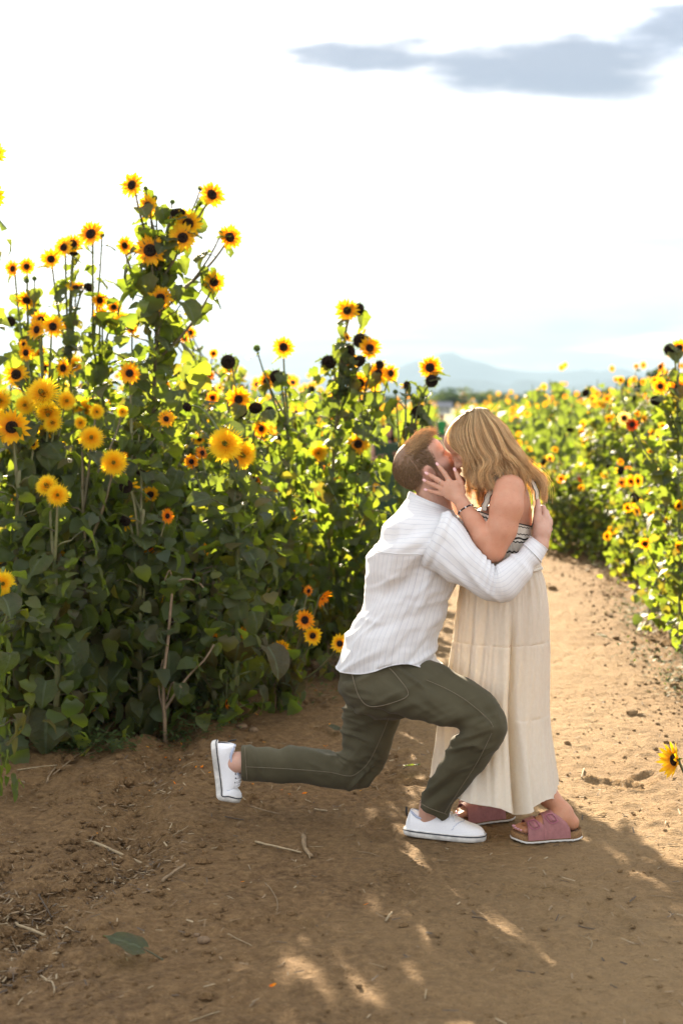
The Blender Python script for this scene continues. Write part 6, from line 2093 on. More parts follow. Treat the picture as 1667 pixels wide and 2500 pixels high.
# ---------------------------------------------------------------- dress
def woman_dress():
    nu = 260
    th = np.linspace(0, 2 * math.pi, nu, endpoint=False)
    st = [(1128, 1385, 1318, 1385, 5.30, .135), (1122, 1440, 1331, 1430, 5.31, .152), (1112, 1500, 1339, 1495, 5.32, .165), (1103, 1560, 1341, 1560, 5.335, .172), (1093, 1625, 1341, 1630, 5.345, .178), (1078, 1700, 1342, 1700, 5.355, .185), (1066, 1760, 1345, 1760, 5.36, .195), (1056, 1835, 1352, 1830, 5.36, .215), (1047, 1908, 1366, 1930, 5.36, .245)]
    nv = 150
    V = loft(st, nv, nu, 2.0)
    N = grid_normals(V)
    z = V[..., 2]; vv = np.linspace(0, 1, nv)[:, None]
    T1, T2 = .375, .70                                             # tier seams
    def pleat(freq, seed, sharp=1.0):
        ph = noise2(th[None] * freq / 6.28 * np.ones((nv, 1)) * 1.0, vv * 1.2 * np.ones((1, nu)), seed)
        return ph
    amp_top = np.interp(vv, [0, .1, T1 - .01, T1, T1 + .05, T2 - .01, T2, T2 + .05, 1], [.003, .005, .006, .004, .006, .008, .005, .009, .013])
    big = noise2(np.cos(th)[None] * 4.2 + 9 + vv * .5, np.sin(th)[None] * 4.2 + vv * .4, 7) * np.interp(vv, [0, .4, 1], [.003, .018, .036])
    fine = noise2(np.cos(th)[None] * 11 + 30 + .8 * vv, np.sin(th)[None] * 11 + vv * 2.2, 11) * amp_top + .0035 * noise2(np.cos(th)[None] * 24 + 3 * vv, np.sin(th)[None] * 24 + vv * 9, 31)
    gath = 0
    for T_ in (0.0, T1, T2):
        gath = gath + np.where(vv >= T_, np.exp(-(vv - T_) / .05), 0) * .0032 * noise2(np.cos(th)[None] * 42 + 3 + T_ * 50 + 0 * vv, np.sin(th)[None] * 42 + vv * 2, 5)
    d = big + fine + gath
    # deep overlapping fold down the near side
    tc_ = 1.5 * math.pi + .10 + .22 * (vv - .3)
    dt = th[None] - tc_
    d = d - np.interp(vv, [0, .12, .3, 1], [0, .0, .018, .050]) * np.exp(-(dt / .05) ** 2) + np.interp(vv, [0, .12, .3, 1], [0, .0, .010, .022]) * (np.exp(-((dt - .13) / .07) ** 2) + np.exp(-((dt + .14) / .08) ** 2))
    tucks = -.0025 * (np.exp(-((vv - T1) / .006) ** 2) + np.exp(-((vv - T2) / .006) ** 2))
    V = V + N * (d + tucks)[..., None]
    V[..., 2] += (.012 * noise2(np.cos(th)[None] * 3, np.sin(th)[None] * 3, 8) - .030 * np.exp(-((th[None] - tc_) / .22) ** 2)) * sstep(.85, 1, vv)
    b = MB()
    uvg = np.stack(np.meshgrid(np.linspace(0, 1, nu + 1), np.linspace(0, 1, nv)), -1)
    k1, k2 = int(T1 * nv), int(T2 * nv)
    ring_mesh(b, V[:k1 + 1], 0, uvg[:k1 + 1])
    dress = obj('dress', b.mesh('dress_top_tier', [M_DRESS]), WOMAN)
    for a, c_ in ((k1, k2 + 1), (k2, nv)):
        b = MB()
        W = V[a:c_].copy()
        W = W + grid_normals(V)[a:c_] * .0015
        ring_mesh(b, W, 0, uvg[a:c_])
        if c_ == nv: b.add(*hem_tube(W[-1], .002))
        obj('tier', b.mesh('tier', [M_DRESS]), dress)
    # bodice
    bs = [(1150, 1240, 1299, 1284, 5.292, .150), (1140, 1268, 1301, 1300, 5.293, .152), (1134, 1300, 1304, 1320, 5.295, .150), (1136, 1340, 1310, 1348, 5.297, .143), (1129, 1390, 1318, 1389, 5.30, .138)]
    Vb = loft(bs, 60, 160, 2.1)
    Nb = grid_normals(Vb)
    t2 = np.linspace(0, 2 * math.pi, 160, endpoint=False)[None]; v2 = np.linspace(0, 1, 60)[:, None]
    Vb = Vb + Nb * (.0022 * np.sin(t2 * 60) * v2 + .003 * noise2(t2 * 5 + 0 * v2, v2 * 6, 3) + .004 + .006 * np.exp(-((v2 - .97) / .02) ** 2))[..., None]
    b = MB()
    ring_mesh(b, Vb, 0, np.stack(np.meshgrid(np.linspace(0, 1, 161), np.linspace(0, 1, 60)), -1))
    bod = obj('bodice', b.mesh('bodice', [M_BODICE]), dress)
    b = MB(); b.add(*hem_tube(Vb[0], .0024)); obj('neckline_trim', b.mesh('neckline_trim', [M_BLACK]), bod)
    # straps: cream ribbon with black zigzag edge, over each shoulder
    for side, pts in (('n', [(1180, 1246, 5.165), (1190, 1215, 5.178), (1206, 1180, 5.195), (1232, 1150, 5.205), (1270, 1158, 5.205), (1300, 1180, 5.205), (1311, 1215, 5.205), (1306, 1262, 5.205), (1300, 1288, 5.205)]),
                      ('f', [(1172, 1246, 5.40), (1192, 1205, 5.385), (1215, 1165, 5.37), (1250, 1150, 5.365), (1290, 1170, 5.37), (1306, 1215, 5.375), (1300, 1286, 5.38)])):
        P = catmull(np.array([U(*p) for p in pts]), 50)
        T, Nn, Bn = frames(P)
        sd = np.cross(T, P - U(1240, 1215, 5.29)); sd /= np.linalg.norm(sd, axis=1)[:, None]
        up = np.cross(sd, T)
        w = .011
        V4 = np.stack([P - sd * w - up * .001, P + sd * w - up * .001, P + sd * w + up * .0015, P - sd * w + up * .0015], 1)
        b = MB(); b.add(V4.reshape(-1, 3), [list(f) for f in grid_faces(50, 4, True)], 0)
        so = obj('strap', b.mesh('strap', [M_DRESS]), dress)
        b = MB()
        for e in (-1, 1):
            zz = P + sd * e * (w + .0012) + up * .001 + sd * (.0022 * np.sign(np.sin(np.arange(50) * 1.6)))[:, None]
            b.add(*tube(zz, .0016, 4))
        obj('strap_trim', b.mesh('strap_trim', [M_BLACK]), so)

# ---------------------------------------------------------------- sandals
def sandal(parent, Fr, near, L=.262):
    s_ = np.array([0, .03, .12, .28, .45, .62, .76, .88, .96, 1.0])
    hw = np.array([.010, .026, .036, .035, .036, .044, .048, .044, .030, .010])
    q = .5 - .5 * np.cos(np.linspace(0, math.pi, 50))
    W = np.interp(q, s_, hw); W[2:-2] = np.convolve(W, np.ones(5) / 5, 'valid')
    ring = lambda z, g: np.concatenate([np.stack([q * L + (q - .5) * 2 * g, W + g, z + 0 * q], -1), np.stack([q[::-1] * L + (q[::-1] - .5) * 2 * g, -(W + g)[::-1], z + 0 * q], -1)])
    def emit(name, rows, mat, par, capb=True, capt=True):
        rows = np.array(rows); n = rows.shape[1]
        F = [list(f) for f in grid_faces(len(rows), n, True)]
        if capb: F.append(list(range(n))[::-1])
        if capt: F.append([(len(rows) - 1) * n + k for k in range(n)])
        b = MB(); b.add(Fr.pts(rows.reshape(-1, 3)), F); return obj(name, b.mesh(name, [mat]), par)
    toe = lambda r: r + np.stack([0 * r[:, 0], 0 * r[:, 0], .010 * sstep(.80 * L, L, r[:, 0]) + .004 * sstep(.15 * L, 0, r[:, 0])], -1)
    root = emit('sandal', [toe(ring(.008, .0)), toe(ring(.010, .0015)), toe(ring(.018, .001)), toe(ring(.026, -.001)) + np.array([0, 0, .011]) * sstep(.32 * L, .12 * L, ring(.026, 0)[:, :1]), toe(ring(.028, -.004))], M_CORK, parent)
    emit('footbed', [toe(ring(.0262, -.005)), toe(ring(.0290, -.006))], M_BED, root)
    wav = lambda z, g: toe(ring(z, g)) + np.stack([0 * np.arange(100), 0 * np.arange(100), .0012 * np.sin(np.arange(100) * 1.9)], -1)
    emit('outsole', [wav(.001, -.001), wav(.003, .0025), toe(ring(.0072, .0028)), toe(ring(.0086, .001))], M_OUTSOLE, root)
    # straps: side leather from the sole, two bands crossing over the foot
    def band(x0, x1, b0, b1, top, name):
        n, m = 34, 7
        rows = []
        for i in range(n):
            a = math.pi * i / (n - 1)
            e = abs(math.cos(a)) ** 3.2
            xa, xb = x0 * (1 - e) + b0 * e, x1 * (1 - e) + b1 * e
            row = []
            for j in range(m):
                xx = xa + (xb - xa) * j / (m - 1)
                w = np.interp(xx / L, q, W) + .003
                zt = top(xx)
                row.append((xx, math.copysign(abs(math.cos(a)) ** .72, math.cos(a)) * w, .014 + (zt - .014) * math.sin(a) ** .62))
            rows.append(row)
        A = np.array(rows)
        cN = np.array([0, 0, .03])
        O = A.copy(); O[..., 1] *= 1.045; O[..., 2] += .0024 * np.sin(np.linspace(0, math.pi, n))[:, None]
        b = MB()
        nv = n * m
        V = np.concatenate([A.reshape(-1, 3), O.reshape(-1, 3)])
        F = [list(f) for f in grid_faces(n, m)] + [[k + nv for k in f][::-1] for f in grid_faces(n, m).tolist()]
        for i in range(n - 1):
            for j in (0, m - 1):
                F.append([i * m + j, (i + 1) * m + j, (i + 1) * m + j + nv, i * m + j + nv])
        b.add(Fr.pts(V), F)
        return obj(name, b.mesh(name, [M_ROSE]), root), O
    topf = lambda xx: np.interp(xx, [.05, .10, .13, .16, .19, .215, .24], [.113, .109, .100, .090, .078, .070, .062])
    for x0, x1, b0, b1 in ((.178, .212, .135, .212), (.112, .152, .050, .152)):
        so, O = band(x0, x1, b0, b1, topf, 'strap')
        # buckle on the outer side
        i = 8 if near else 25
        c_ = O[i].mean(0); t1 = O[i + 2].mean(0) - O[i - 2].mean(0); t2 = O[i, -1] - O[i, 0]
        t1 /= np.linalg.norm(t1); t2 /= np.linalg.norm(t2); nn = np.cross(t1, t2)
        if nn[2] < 0: nn = -nn
        c_ = c_ + nn * .0035
        a_, b2 = .016, .0135
        P = np.array([c_ + t1 * a_ * x + t2 * b2 * y for x, y in ((-1, -1), (1, -1), (1, 1), (-1, 1), (-1, -1))])
        bb = MB(); bb.add(*tube(Fr.pts(catmull(P, 33)), .0017, 6, False)); bb.add(*tube(Fr.pts(np.array([c_ - t1 * .012, c_ + t1 * .016 + nn * .001])), .0013, 5))
        obj('buckle', bb.mesh('buckle', [M_ROSEB]), so)
        tp = [c_ + t1 * k - nn * (.0012 + 6.0 * k * k) for k in (-.012, -.004, .006, .014, .022)]
        V4 = np.array([[p - t2 * .0105 - nn * .001, p + t2 * .0105 - nn * .001, p + t2 * .0105 + nn * .0014, p - t2 * .0105 + nn * .0014] for p in tp])
        bb = MB(); bb.add(Fr.pts(V4.reshape(-1, 3)), [list(f) for f in grid_faces(5, 4, True)] + [[3, 2, 1, 0], [16, 17, 18, 19]])
        obj('strap_end', bb.mesh('strap_end', [M_ROSE]), so)
    return root

def jewellery():
    wc = U(1136, 1244, 5.154); ax = U(1124, 1222, 5.165) - U(1155, 1272, 5.135); ax /= np.linalg.norm(ax)
    e1 = np.cross(ax, (0, 1, 0)); e1 /= np.linalg.norm(e1); e2 = np.cross(ax, e1)
    b, w = MB(), MB()
    n = 30
    for k in range(n):
        a = 2 * math.pi * k / n
        c_ = wc + .0300 * (math.cos(a) * e1 + math.sin(a) * e2)
        silver = (k % 4 == 0) or (abs(((a + math.pi / 2 + 2.5) % (2 * math.pi)) - math.pi) < .5)
        (w if silver else b).add(*uvsphere(c_, .0033, 8, 6))
    o = obj('bracelet', b.mesh('bracelet', [M_BLACK]), WOMAN)
    obj('silver_beads', w.mesh('silver_beads', [M_SILVER]), o)
    c2 = wc - ax * .030
    P = np.array([c2 + .0272 * (math.cos(a) * e1 + math.sin(a) * e2) for a in np.linspace(0, 2 * math.pi, 40)])
    V = np.stack([P - ax * .004, P + ax * .004], 1)
    V = np.concatenate([V, (V - c2) * 1.03 + c2], 1)
    bb = MB(); bb.add(V.reshape(-1, 3), sum([[[i * 4, i * 4 + 1, i * 4 + 5, i * 4 + 4], [i * 4 + 2, i * 4 + 6, i * 4 + 7, i * 4 + 3], [i * 4, i * 4 + 4, i * 4 + 6, i * 4 + 2], [i * 4 + 1, i * 4 + 3, i * 4 + 7, i * 4 + 5]] for i in range(39)], []))
    obj('wristband', bb.mesh('wristband', [M_WBAND]), WOMAN)
    a, b_ = U(*HAND_W['middle'][0]), U(*HAND_W['middle'][1])
    ax = (b_ - a) / np.linalg.norm(b_ - a); c_ = a + (b_ - a) * .45
    e1 = np.cross(ax, (0, 1, 0)); e1 /= np.linalg.norm(e1); e2 = np.cross(ax, e1)
    P = np.array([c_ + .0103 * (math.cos(t) * e1 + math.sin(t) * e2) for t in np.linspace(0, 2 * math.pi, 30)])
    bb = MB(); bb.add(*tube(P, .0014, 6, False))
    for t in np.linspace(-2.4, -.7, 6): bb.add(*uvsphere(c_ + .0112 * (math.cos(t) * e1 + math.sin(t) * e2), .0017, 6, 5))
    obj('finger_ring', bb.mesh('finger_ring', [M_GOLD]), WOMAN)

woman_body(); woman_hair(); woman_dress()
sandal(WOMAN, FN, True); sandal(WOMAN, FF, False)
jewellery()
# ================================================================ two people farther down the path
def small_person(label, px, d, H, arms, cloth, hairc, legc, skirt):
    x = (px - CX) * d / F_PX
    z0 = gz1(x, d)
    t = obj('person', None, None, label, 'person', loc=(x, d, z0))
    k = H / 1.7
    B = Body()
    q = lambda a, b, c_: np.array([a, b, c_]) * k
    B.ell(q(0, 0, 1.58), np.array([.085, .095, .12]) * k).cap(q(0, .01, 1.50), q(0, .01, 1.38), .052 * k, .055 * k)
    B.chain([(q(0, 0, 1.32), .11 * k), (q(0, 0, 1.1), .10 * k), (q(0, 0, .92), .12 * k)], .06)
    B.cap(q(-.16, 0, 1.36), q(.16, 0, 1.36), .06 * k, .06 * k, .04)
    for s, (el, ha) in zip((-1, 1), arms):
        B.chain([(q(s * .18, 0, 1.36), .05 * k), (q(*el), .038 * k), (q(*ha), .03 * k)], .02)
        w = q(*ha); dr = w - q(*el); dr = dr / np.linalg.norm(dr)
        sd = np.cross(dr, (0, 1, .3)); sd /= np.linalg.norm(sd)
        B.cap(w, w + dr * .07 * k, .032 * k, .03 * k, .015)
        for j in range(4):
            a = w + dr * .09 * k + sd * (j - 1.5) * .018 * k
            B.cap(a, a + dr * .07 * k + np.array([0, -.01, 0]), .010 * k, .008 * k, .006)
        B.cap(w + sd * .03 * k, w + sd * .05 * k + dr * .05 * k, .011 * k, .009 * k, .006)
        B.chain([(q(s * .09, 0, .9), .085 * k), (q(s * .10, 0, .5), .055 * k), (q(s * .10, 0, .09), .04 * k)], .03)
        B.cap(q(s * .10, .02, .05), q(s * .11, -.14, .035), .042 * k, .03 * k, .02)
    B.ell(q(0, -.09, 1.57), np.array([.014, .02, .02]) * k, k=.01)
    V, F = B.mesh(.013)
    col = np.tile(np.array([.42, .24, .17]), (len(V), 1))
    zz = V[:, 2] / k
    if legc is not None: col = mixcol(col, (zz < .95) * 1.0 * (zz > .08) * (np.abs(V[:, 0]) < .3 * k), legc)
    col = mixcol(col, (zz < .08) * 1.0, (.12, .10, .09))
    C4 = np.ones((len(V), 4)); C4[:, :3] = col
    obj('body', build_mesh('small_body', V, F, M_SKIN, None, None, C4), t)
    mc = plain('cloth of ' + label[:12], cloth, .85, .35, 14, .4)
    th = np.linspace(0, 2 * math.pi, 40, endpoint=False)
    rows = [(.20, .125, 1.42), (.215, .14, 1.34), (.18, .135, 1.15), (.155, .125, 1.0)] + ([(.20, .17, .85), (.25, .22, .5), (.30, .27, .06)] if skirt else [(.19, .15, .86)])
    rr = catmull(np.array(rows), 24)
    Vr = np.array([np.stack([a * np.cos(th) * (1 + (.06 * np.sin(11 * th) if skirt else 0) * (1 - i / 24 < .55)), b_ * np.sin(th) * (1 + (.06 * np.sin(11 * th) if skirt else 0) * (1 - i / 24 < .55)), 0 * th + c_], -1) for i, (a, b_, c_) in enumerate(rr)]) * k
    b = MB(); ring_mesh(b, Vr, 0, None, (True, False)); obj('dress' if skirt else 'shirt', b.mesh('small_dress', [mc]), t)
    n = 500
    d_ = rnp.normal(size=(n, 3)); d_ /= np.linalg.norm(d_, axis=1)[:, None]
    keep = (d_[:, 2] > -.1) & ((d_[:, 1] > -.55) | (d_[:, 2] > .65)); d_ = d_[keep]; n = len(d_)
    S0 = q(0, .01, 1.59) + d_ * np.array([.092, .10, .125]) * k
    tt = np.linspace(0, 1, 6)
    P = S0[:, None] + (np.stack([d_[:, 0] * .05, d_[:, 1] * .05 + .02, -np.full(n, .22 if skirt else .04)], -1) * k)[:, None] * tt[None, :, None]
    V, F = strands(P, np.full(6, .006 * k))
    C4 = np.ones((len(V), 4)); C4[:, :3] = hairc
    obj('hair', build_mesh('small_hair', V, F, M_HAIR, None, None, C4), t)
small_person('blurred person in a long dark green dress behind the left bed sunflowers', 944, 17.2, 1.34, [((-.26, -.08, 1.14), (-.12, -.26, 1.2)), ((.27, -.06, 1.12), (.16, -.25, 1.22))], (.030, .060, .028), (.035, .02, .015), None, True)
small_person('tiny distant person in a bright green shirt between the two faces', 1078, 46, 1.25, [((-.24, 0, 1.12), (-.24, -.06, .9)), ((.24, 0, 1.12), (.24, -.06, .9))], (.02, .22, .05), (.03, .02, .015), (.05, .05, .07), False)
# ================================================================ litter on the soil
M_STRAW = plain('dry straw', (.22, .15, .082), .8, .35, 60, .3)
M_STRAWP = plain('pale dry stalk', (.30, .225, .13), .8, .3, 60, .3)
M_TWIG = plain('dark dry twig', (.085, .06, .04), .85, .3, 60, .3)
def gpt(vx, vy):
    """ground point seen at view pixel"""
    d = CAM_H * F_PX / (vy * VW - HY)
    x = (vx * VW - CX) * d / F_PX
    for _ in range(3):
        d = (CAM_H - gz1(x, d)) * F_PX / (vy * VW - HY); x = (vx * VW - CX) * d / F_PX
    return np.array([x, d])
def stick(name, label, a, b_, r, mat, seed, group=None, bend=.06, flat=.6, lift=.6, fray=False):
    rng = np.random.default_rng(seed)
    pa, pb = (gpt(*a), gpt(*b_)) if not isinstance(a, np.ndarray) else (a, b_)
    n = 9
    r = r * .78
    t = np.linspace(0, 1, n)[:, None]
    P = pa + (pb - pa) * t
    L = np.linalg.norm(pb - pa); nd = np.array([-(pb - pa)[1], (pb - pa)[0]]) / (L + 1e-6)
    P = P + nd * (np.sin(t * math.pi) * bend * L * rng.uniform(-1, 1) + rng.normal(0, .006 * L, (n, 1)))
    z = gz(P[:, 0], P[:, 1])
    z = np.maximum(z, np.linspace(z[0], z[-1], n)) + r * lift + .004
    base = np.array([P[:, 0].mean(), P[:, 1].mean(), z.min()])
    Q = np.stack([P[:, 0], P[:, 1], z], -1) - base
    V, F = tube(Q, r * (1 - .25 * rng.random(n)) * np.linspace(1, .8, n), 6)
    bb = MB(); bb.add(V, F)
    if fray:
        for k in range(5):
            e = Q[0] + np.array([rng.normal(0, .018), rng.normal(0, .018), rng.uniform(.0, .02)])
            bb.add(*tube(np.array([Q[1], Q[0] + rng.normal(0, .002, 3), e]), [r * .35, r * .28, r * .1], 4))
    return obj(name, bb.mesh(name, [mat]), None, label, 'stalk' if 'stalk' in name else 'straw' if 'straw' in name else 'twig', group, loc=base)
SG = 'dry stalks lying on the soil'
stick('dry_stalk', 'long pale broken stalk with a frayed end across the rut', (218, 1941), (330, 1990), .0095, M_STRAWP, 1, SG, .03, fray=True)
stick('dry_stalk', 'thin pointed splinter of stalk lying left of the white sneaker', (587, 1937), (692, 1962), .0060, M_STRAWP, 2, SG, .02)
stick('dry_stalk', 'short thick chunk of split stalk on the dirt below the knee', (699, 1926), (713, 1972), .0135, M_STRAW, 3, SG, .05, fray=True)
stick('dry_stalk', 'straight split stalk pointing up right beside the rut', (373, 2029), (425, 1991), .0085, M_STRAW, 4, SG, .02)
stick('dry_twig', 'long dark curved twig on the dirt at the left edge', (18, 2024), (118, 2114), .0050, M_TWIG, 5, SG, .06)
stick('dry_stalk', 'pale flat piece of stalk below the dark twig', (36, 2149), (112, 2152), .0080, M_STRAWP, 6, SG, .03)
stick('dry_straw', 'yellow straw lying near the left edge below the weeds', (40, 1771), (132, 1759), .0048, M_STRAWP, 7, SG, .04)
stick('dry_twig', 'long thin stem trailing out of the weeds to the lower left', (118, 1782), (285, 1678), .0042, M_STRAW, 8, SG, .08)
stick('dry_stalk', 'short split stalk leaning across the left rut', (108, 1800), (128, 1765), .0065, M_STRAW, 9, SG, .04)
stick('dry_twig', 'fine curved stem on open dirt below the kneeling leg', (607, 2028), (637, 2096), .0028, M_STRAW, 10, SG, .05)
stick('dry_straw', 'very thin straw beside a bright spot of sun', (523, 2148), (580, 2176), .0022, M_STRAWP, 11, SG, .02)
stick('dry_straw', 'bent straw at the lower left corner', (8, 2260), (28, 2205), .0045, M_STRAWP, 12, SG, .12)
stick('dry_straw', 'pale straw slanting near the bottom left', (40, 2312), (92, 2270), .0032, M_STRAWP, 13, SG, .04)
stick('dry_straw', 'short straw left of the fallen leaf', (95, 2245), (125, 2285), .0042, M_STRAWP, 14, SG, .1)
stick('dry_stalk', 'small pale chip of stalk in the sunlit streak', (885, 2120), (900, 2100), .0060, M_STRAWP, 15, SG, .03)
stick('dry_stalk', 'short upright looking stub of straw on the sunny path', (1335, 1790), (1340, 1768), .0050, M_STRAWP, 16, SG, .02)
stick('dry_twig', 'thin curled stem on the shaded dirt right of the streak', (1083, 2110), (1118, 2118), .0030, M_TWIG, 17, SG, .3)
stick('dry_twig', 'small curled stem on the shaded dirt at lower right', (1328, 2130), (1365, 2138), .0030, M_TWIG, 18, SG, .3)
stick('dry_twig', 'curled tendril on the shaded dirt near the bottom', (1184, 2232), (1228, 2238), .0032, M_TWIG, 19, SG, .25)
stick('dry_straw', 'straw piece beside the toe of the raised sneaker', (575, 1855), (640, 1872), .0040, M_STRAW, 20, SG, .04)
stick('dry_straw', 'flat straw under the kneeling shin', (722, 1862), (752, 1866), .0055, M_STRAWP, 21, SG, .02)
stick('dry_twig', 'dark bent twig left of the shin and right of the sneaker', (517, 1878), (560, 1886), .0036, M_TWIG, 22, SG, .12)
rng_s = np.random.default_rng(6)
k = 0
while k < 90:
    if k < 55:
        P_, w_, _d = RUTS[rng_s.integers(0, 3)]
        c0 = P_[rng_s.integers(0, 40)] + rng_s.normal(0, w_ * .8, 2)
    else:
        c0 = np.array([rng_s.uniform(-1.3, 1.4), rng_s.uniform(2.7, 7)])
    if abs(c0[0] / c0[1]) * F_PX > 830: continue
    a_ = rng_s.uniform(0, math.pi); l_ = rng_s.uniform(.010, .05)
    v_ = np.array([math.cos(a_), math.sin(a_)]) * l_
    stick('dry_straw', 'small scrap of dry straw scattered on the trodden dirt', c0 - v_, c0 + v_, rng_s.uniform(.0010, .0026), (M_STRAW, M_STRAWP, M_TWIG)[rng_s.integers(0, 3)], 100 + k, 'scraps of straw on the dirt', .12)
    k += 1

# fallen leaves
def fallen_leaf(label, vx, vy, size, az, tone, flip=False):
    p = gpt(vx, vy)
    obj('fallen_leaf', leaf_flat, None, label, 'leaf', None, loc=(p[0], p[1], gz1(*p) + .012), rot=(R(4), R(-3), az), scale=size, color=tone)
leaf_flat = leaf_mesh(31, 12, .10, .05, .62)
fallen_leaf('green fallen leaf with a long stem on the dirt in the foreground', 375, 2214, .115, R(84), (.05, .065, .032))
fallen_leaf('crumpled green leaf on the dirt behind the kneeling knee', 925, 1772, .085, R(-150), (.05, .07, .03))
fallen_leaf('curled dark leaf on the path edge left of the white shirt', 808, 1392, .11, R(100), (.04, .055, .03))
fallen_leaf('small dark leaf lying below the low yellow flowers', 790, 1690, .06, R(60), (.04, .05, .03))
fallen_leaf('pale wilted leaf on the sunny path by the right bed', 1405, 1475, .08, R(70), (.09, .10, .05))

# fallen petals
def petal_mesh():
    b = MB(); petal(b, 0, 0, 1, .22, .08, .15, .3)
    return b.mesh('loose_petal', [M_PETAL])
LOOSE = petal_mesh()
for k in range(66):
    while True:
        if k < 58: vx, vy = rng_s.uniform(180, 790), rng_s.uniform(1580, 1830)
        else: vx, vy = rng_s.uniform(30, 900), rng_s.uniform(1700, 2330)
        p = gpt(vx, vy)
        if p[1] < 8.6: break
    obj('fallen_petal', LOOSE, None, 'small orange petal fallen on the brown dirt', 'petal', 'fallen petals on the dirt', loc=(p[0], p[1], gz1(*p) + .010), rot=(rng_s.uniform(-.4, .4), rng_s.uniform(-.4, .4), rng_s.uniform(0, 6.28)), scale=rng_s.uniform(.011, .023), color=random.choice([ORA[0], ORA[1], YEL[2]]))

# stones
def stone(label, vx, vy, r, seed):
    rng = np.random.default_rng(seed)
    v, f = uvsphere((0, 0, 0), (1, .8, .6), 12, 8)
    v = v * (1 + .18 * noise3(v * 1.6 + seed, 2))[:, None] * r
    p = gpt(vx, vy)
    b = MB(); b.add(v, f)
    obj('stone', b.mesh('stone', [plain('stone %d' % seed, (.17, .11, .062), .95, .4, 60, .6)]), None, label, 'stone', 'stones in the dirt', loc=(p[0], p[1], gz1(*p) + r * .3))
stone('flat brown stone half sunk in the dirt, foreground centre left', 468, 2164, .020, 1)
stone('small stone just left of the flat brown stone', 452, 2150, .011, 2)
stone('rounded clod like stone near the bottom left corner', 34, 2240, .022, 3)
stone('pair of pale lumps above the raised sneaker, left one', 555, 1672, .026, 4)
stone('pair of pale lumps above the raised sneaker, right one', 582, 1680, .024, 5)
stone('small dark stone in the middle of the rut', 372, 1800, .018, 6)

# clods and crumbs of soil
def clods():
    rng = np.random.default_rng(3)
    v0, f0 = ico()
    Vs, Fs, n0 = [], [], 0
    pts = []
    for P_, w_, _d in RUTS:
        c_ = P_[rng.integers(0, 40, 420)] + rng.normal(0, w_ * 1.0, (420, 2)); pts.append((c_, .009))
    n = 900
    d = rng.uniform(7.2, 13, n); pts.append((np.stack([xl(d) + rng.normal(.08, .14, n), d], -1), .012))
    d = rng.uniform(6.6, 14, n); pts.append((np.stack([xr(d) - np.abs(rng.normal(.0, .3, n)), d], -1), .0085))
    d = 2.5 + 5.5 * rng.random(4200); pts.append((np.stack([rng.uniform(-1.9, 2.0, 4200), d], -1), .0046))
    m_ = 900; pts.append((np.stack([rng.uniform(-1.6, -.35, m_), rng.uniform(3.4, 7.0, m_)], -1), .0085))
    d = rng.uniform(3.8, 6.4, 500); pts.append((np.stack([rng.normal(-1.05, .2, 500), rng.normal(4.5, .35, 500)], -1), .010))
    for c_, r in pts:
        m = len(c_)
        z = gz(c_[:, 0], c_[:, 1])
        s = r * rng.lognormal(-.2, .5, m)
        J = v0[None] * (1 + rng.uniform(-.28, .28, (m, 12, 1))) * (s[:, None, None] * np.array([1, 1, .7]))
        J = J + np.stack([c_[:, 0], c_[:, 1], z + s * .25], -1)[:, None]
        Vs.append(J.reshape(-1, 3)); Fs.append((f0[None] + (np.arange(m) * 12)[:, None, None]).reshape(-1, 3) + n0); n0 += m * 12
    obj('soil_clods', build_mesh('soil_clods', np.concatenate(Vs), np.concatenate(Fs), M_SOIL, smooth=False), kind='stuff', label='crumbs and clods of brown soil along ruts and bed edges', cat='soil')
clods()

# forked dry stem standing at the bed foot
def dry_stem():
    d = 6.72
    mk = lambda pts: np.array([U(x * VW, y * VW, d + dd) for x, y, dd in pts])
    base = np.array([gx(380, d), d, gz1(gx(380, d), d) - .02])
    b = MB()
    for pts, r0, r1 in (([(380, 1668, 0), (376, 1600, 0), (378, 1540, 0), (386, 1470, .02), (392, 1400, .03), (398, 1340, .05)], .010, .006), ([(378, 1632, 0), (405, 1590, -.02), (440, 1545, -.02), (470, 1515, 0), (492, 1480, .02)], .007, .004), ([(378, 1640, 0), (366, 1590, .02), (368, 1550, .02), (374, 1515, .0)], .005, .003), ([(383, 1610, 0), (395, 1570, -.03), (410, 1572, -.04), (425, 1590, -.05)], .004, .0025), ([(398, 1345, .05), (420, 1330, .03), (452, 1335, .02), (470, 1352, 0)], .005, .003), ([(398, 1345, .05), (390, 1310, .04), (378, 1335, .02)], .004, .0025)):
        P = catmull(mk(pts) - base, 16); P[0, 2] = min(P[0, 2], 0.0) if pts[0][1] == 1668 else P[0, 2]
        b.add(*tube(P, np.linspace(r0, r1, 16), 6))
    t = obj('dry_plant', None, None, 'forked leafless dry stem standing at the foot of the left bed', 'plant', loc=base)
    obj('stalk', b.mesh('dry_stem', [plain('dry brown stem', (.20, .14, .085), .8, .35, 40, .3)]), t)
    rr = random.Random(2)
    for (vx, vy) in ((376, 1340), (470, 1355), (455, 1330), (430, 1370), (412, 1345)):
        p = U(vx * VW, vy * VW, d) - base
        obj('bud', BUD[rr.randrange(2)], t, loc=p, rot=face_quat((rr.uniform(-.5, .5), -.6, -.6), 0), scale=.022)
    for (vx, vy, az) in ((440, 1545, 0), (470, 1515, 3.5), (410, 1575, 5), (492, 1485, 1), (425, 1590, 4.4), (390, 1430, .3), (386, 1455, 3)):
        p = U(vx * VW, vy * VW, d) - base
        put_leaf(rr, t, p, az, .085, True, rr.choice(GREENS))
dry_stem()

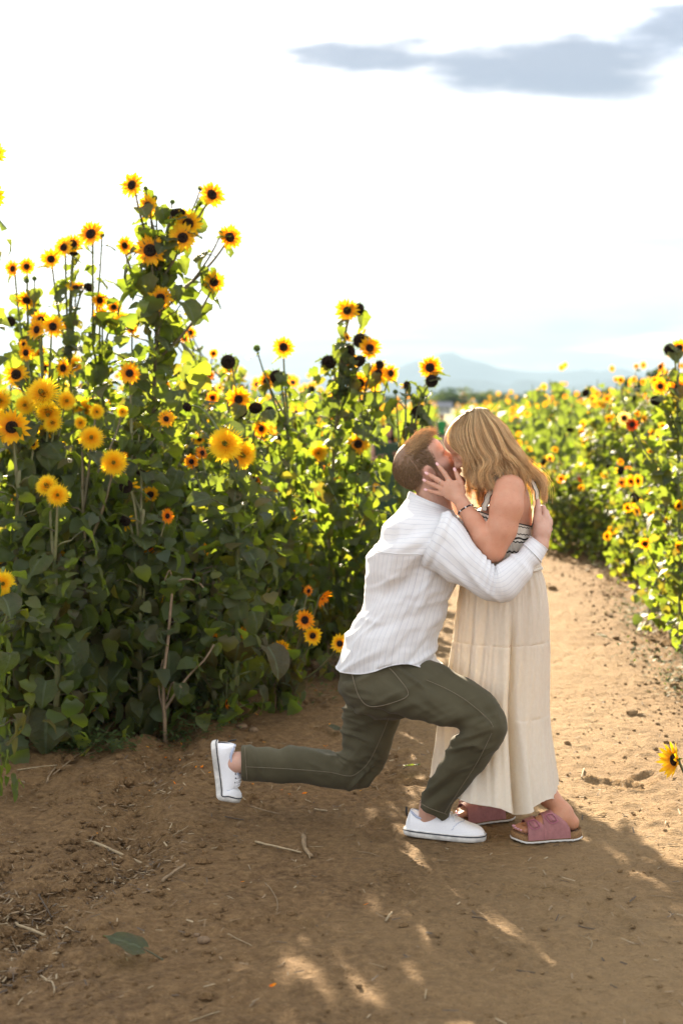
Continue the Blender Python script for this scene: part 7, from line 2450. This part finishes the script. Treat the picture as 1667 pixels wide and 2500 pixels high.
# fine trodden litter
def litter():
    rng = np.random.default_rng(9)
    C = []
    for P_, w_, _d in RUTS:
        C.append(P_[rng.integers(0, 40, 700)] + rng.normal(0, w_ * .8, (700, 2)))
    C.append(np.stack([rng.uniform(-1.7, 1.9, 1700), rng.uniform(2.5, 8.0, 1700)], -1))
    yy = rng.uniform(6.4, 9.5, 900); C.append(np.stack([xl(yy) + rng.normal(.1, .25, 900), yy], -1))
    C = np.concatenate(C); n = len(C)
    z = gz(C[:, 0], C[:, 1]) + rng.uniform(.003, .012, n)
    a = rng.uniform(0, 6.28, n); l = rng.uniform(.004, .022, n); w = rng.uniform(.0008, .0028, n)
    t = np.stack([np.cos(a) * l, np.sin(a) * l, rng.normal(0, .2, n) * l], -1); s = np.stack([-np.sin(a) * w, np.cos(a) * w, rng.normal(0, .3, n) * w], -1)
    c = np.stack([C[:, 0], C[:, 1], z], -1)
    V = np.stack([c - t - s, c + t - s, c + t + s, c - t + s], 1).reshape(-1, 3)
    mi = rng.choice(3, n, p=[.35, .25, .40])
    obj('dry_litter', build_mesh('dry_litter', V, np.arange(4 * n).reshape(-1, 4), [M_STRAW, M_STRAWP, M_TWIG], mi), kind='stuff', label='fine crushed straw and leaf litter strewn over the dirt', cat='litter')
litter()
# ================================================================ air
def haze():
    m = Mat('hazy air')
    v = m.node('ShaderNodeVolumePrincipled')
    v.inputs['Color'].default_value = (0.30, 0.41, 0.52, 1)
    v.inputs['Density'].default_value = 0.00021
    v.inputs['Anisotropy'].default_value = 0.0
    m.l.new(v.outputs[0], m.out.inputs['Volume'])
    a, b_, c0, c1, z0, z1 = -9000, 12000, -60, 9900, -14, 420
    V = [(a, c0, z0), (b_, c0, z0), (b_, c1, z0), (a, c1, z0), (a, c0, z1), (b_, c0, z1), (b_, c1, z1), (a, c1, z1)]
    F = [[0, 3, 2, 1], [4, 5, 6, 7], [0, 1, 5, 4], [1, 2, 6, 5], [2, 3, 7, 6], [3, 0, 4, 7]]
    obj('haze', build_mesh('haze', V, F, m.m, smooth=False), kind='stuff', label='pale warm haze lying over the fields', cat='haze')
haze()
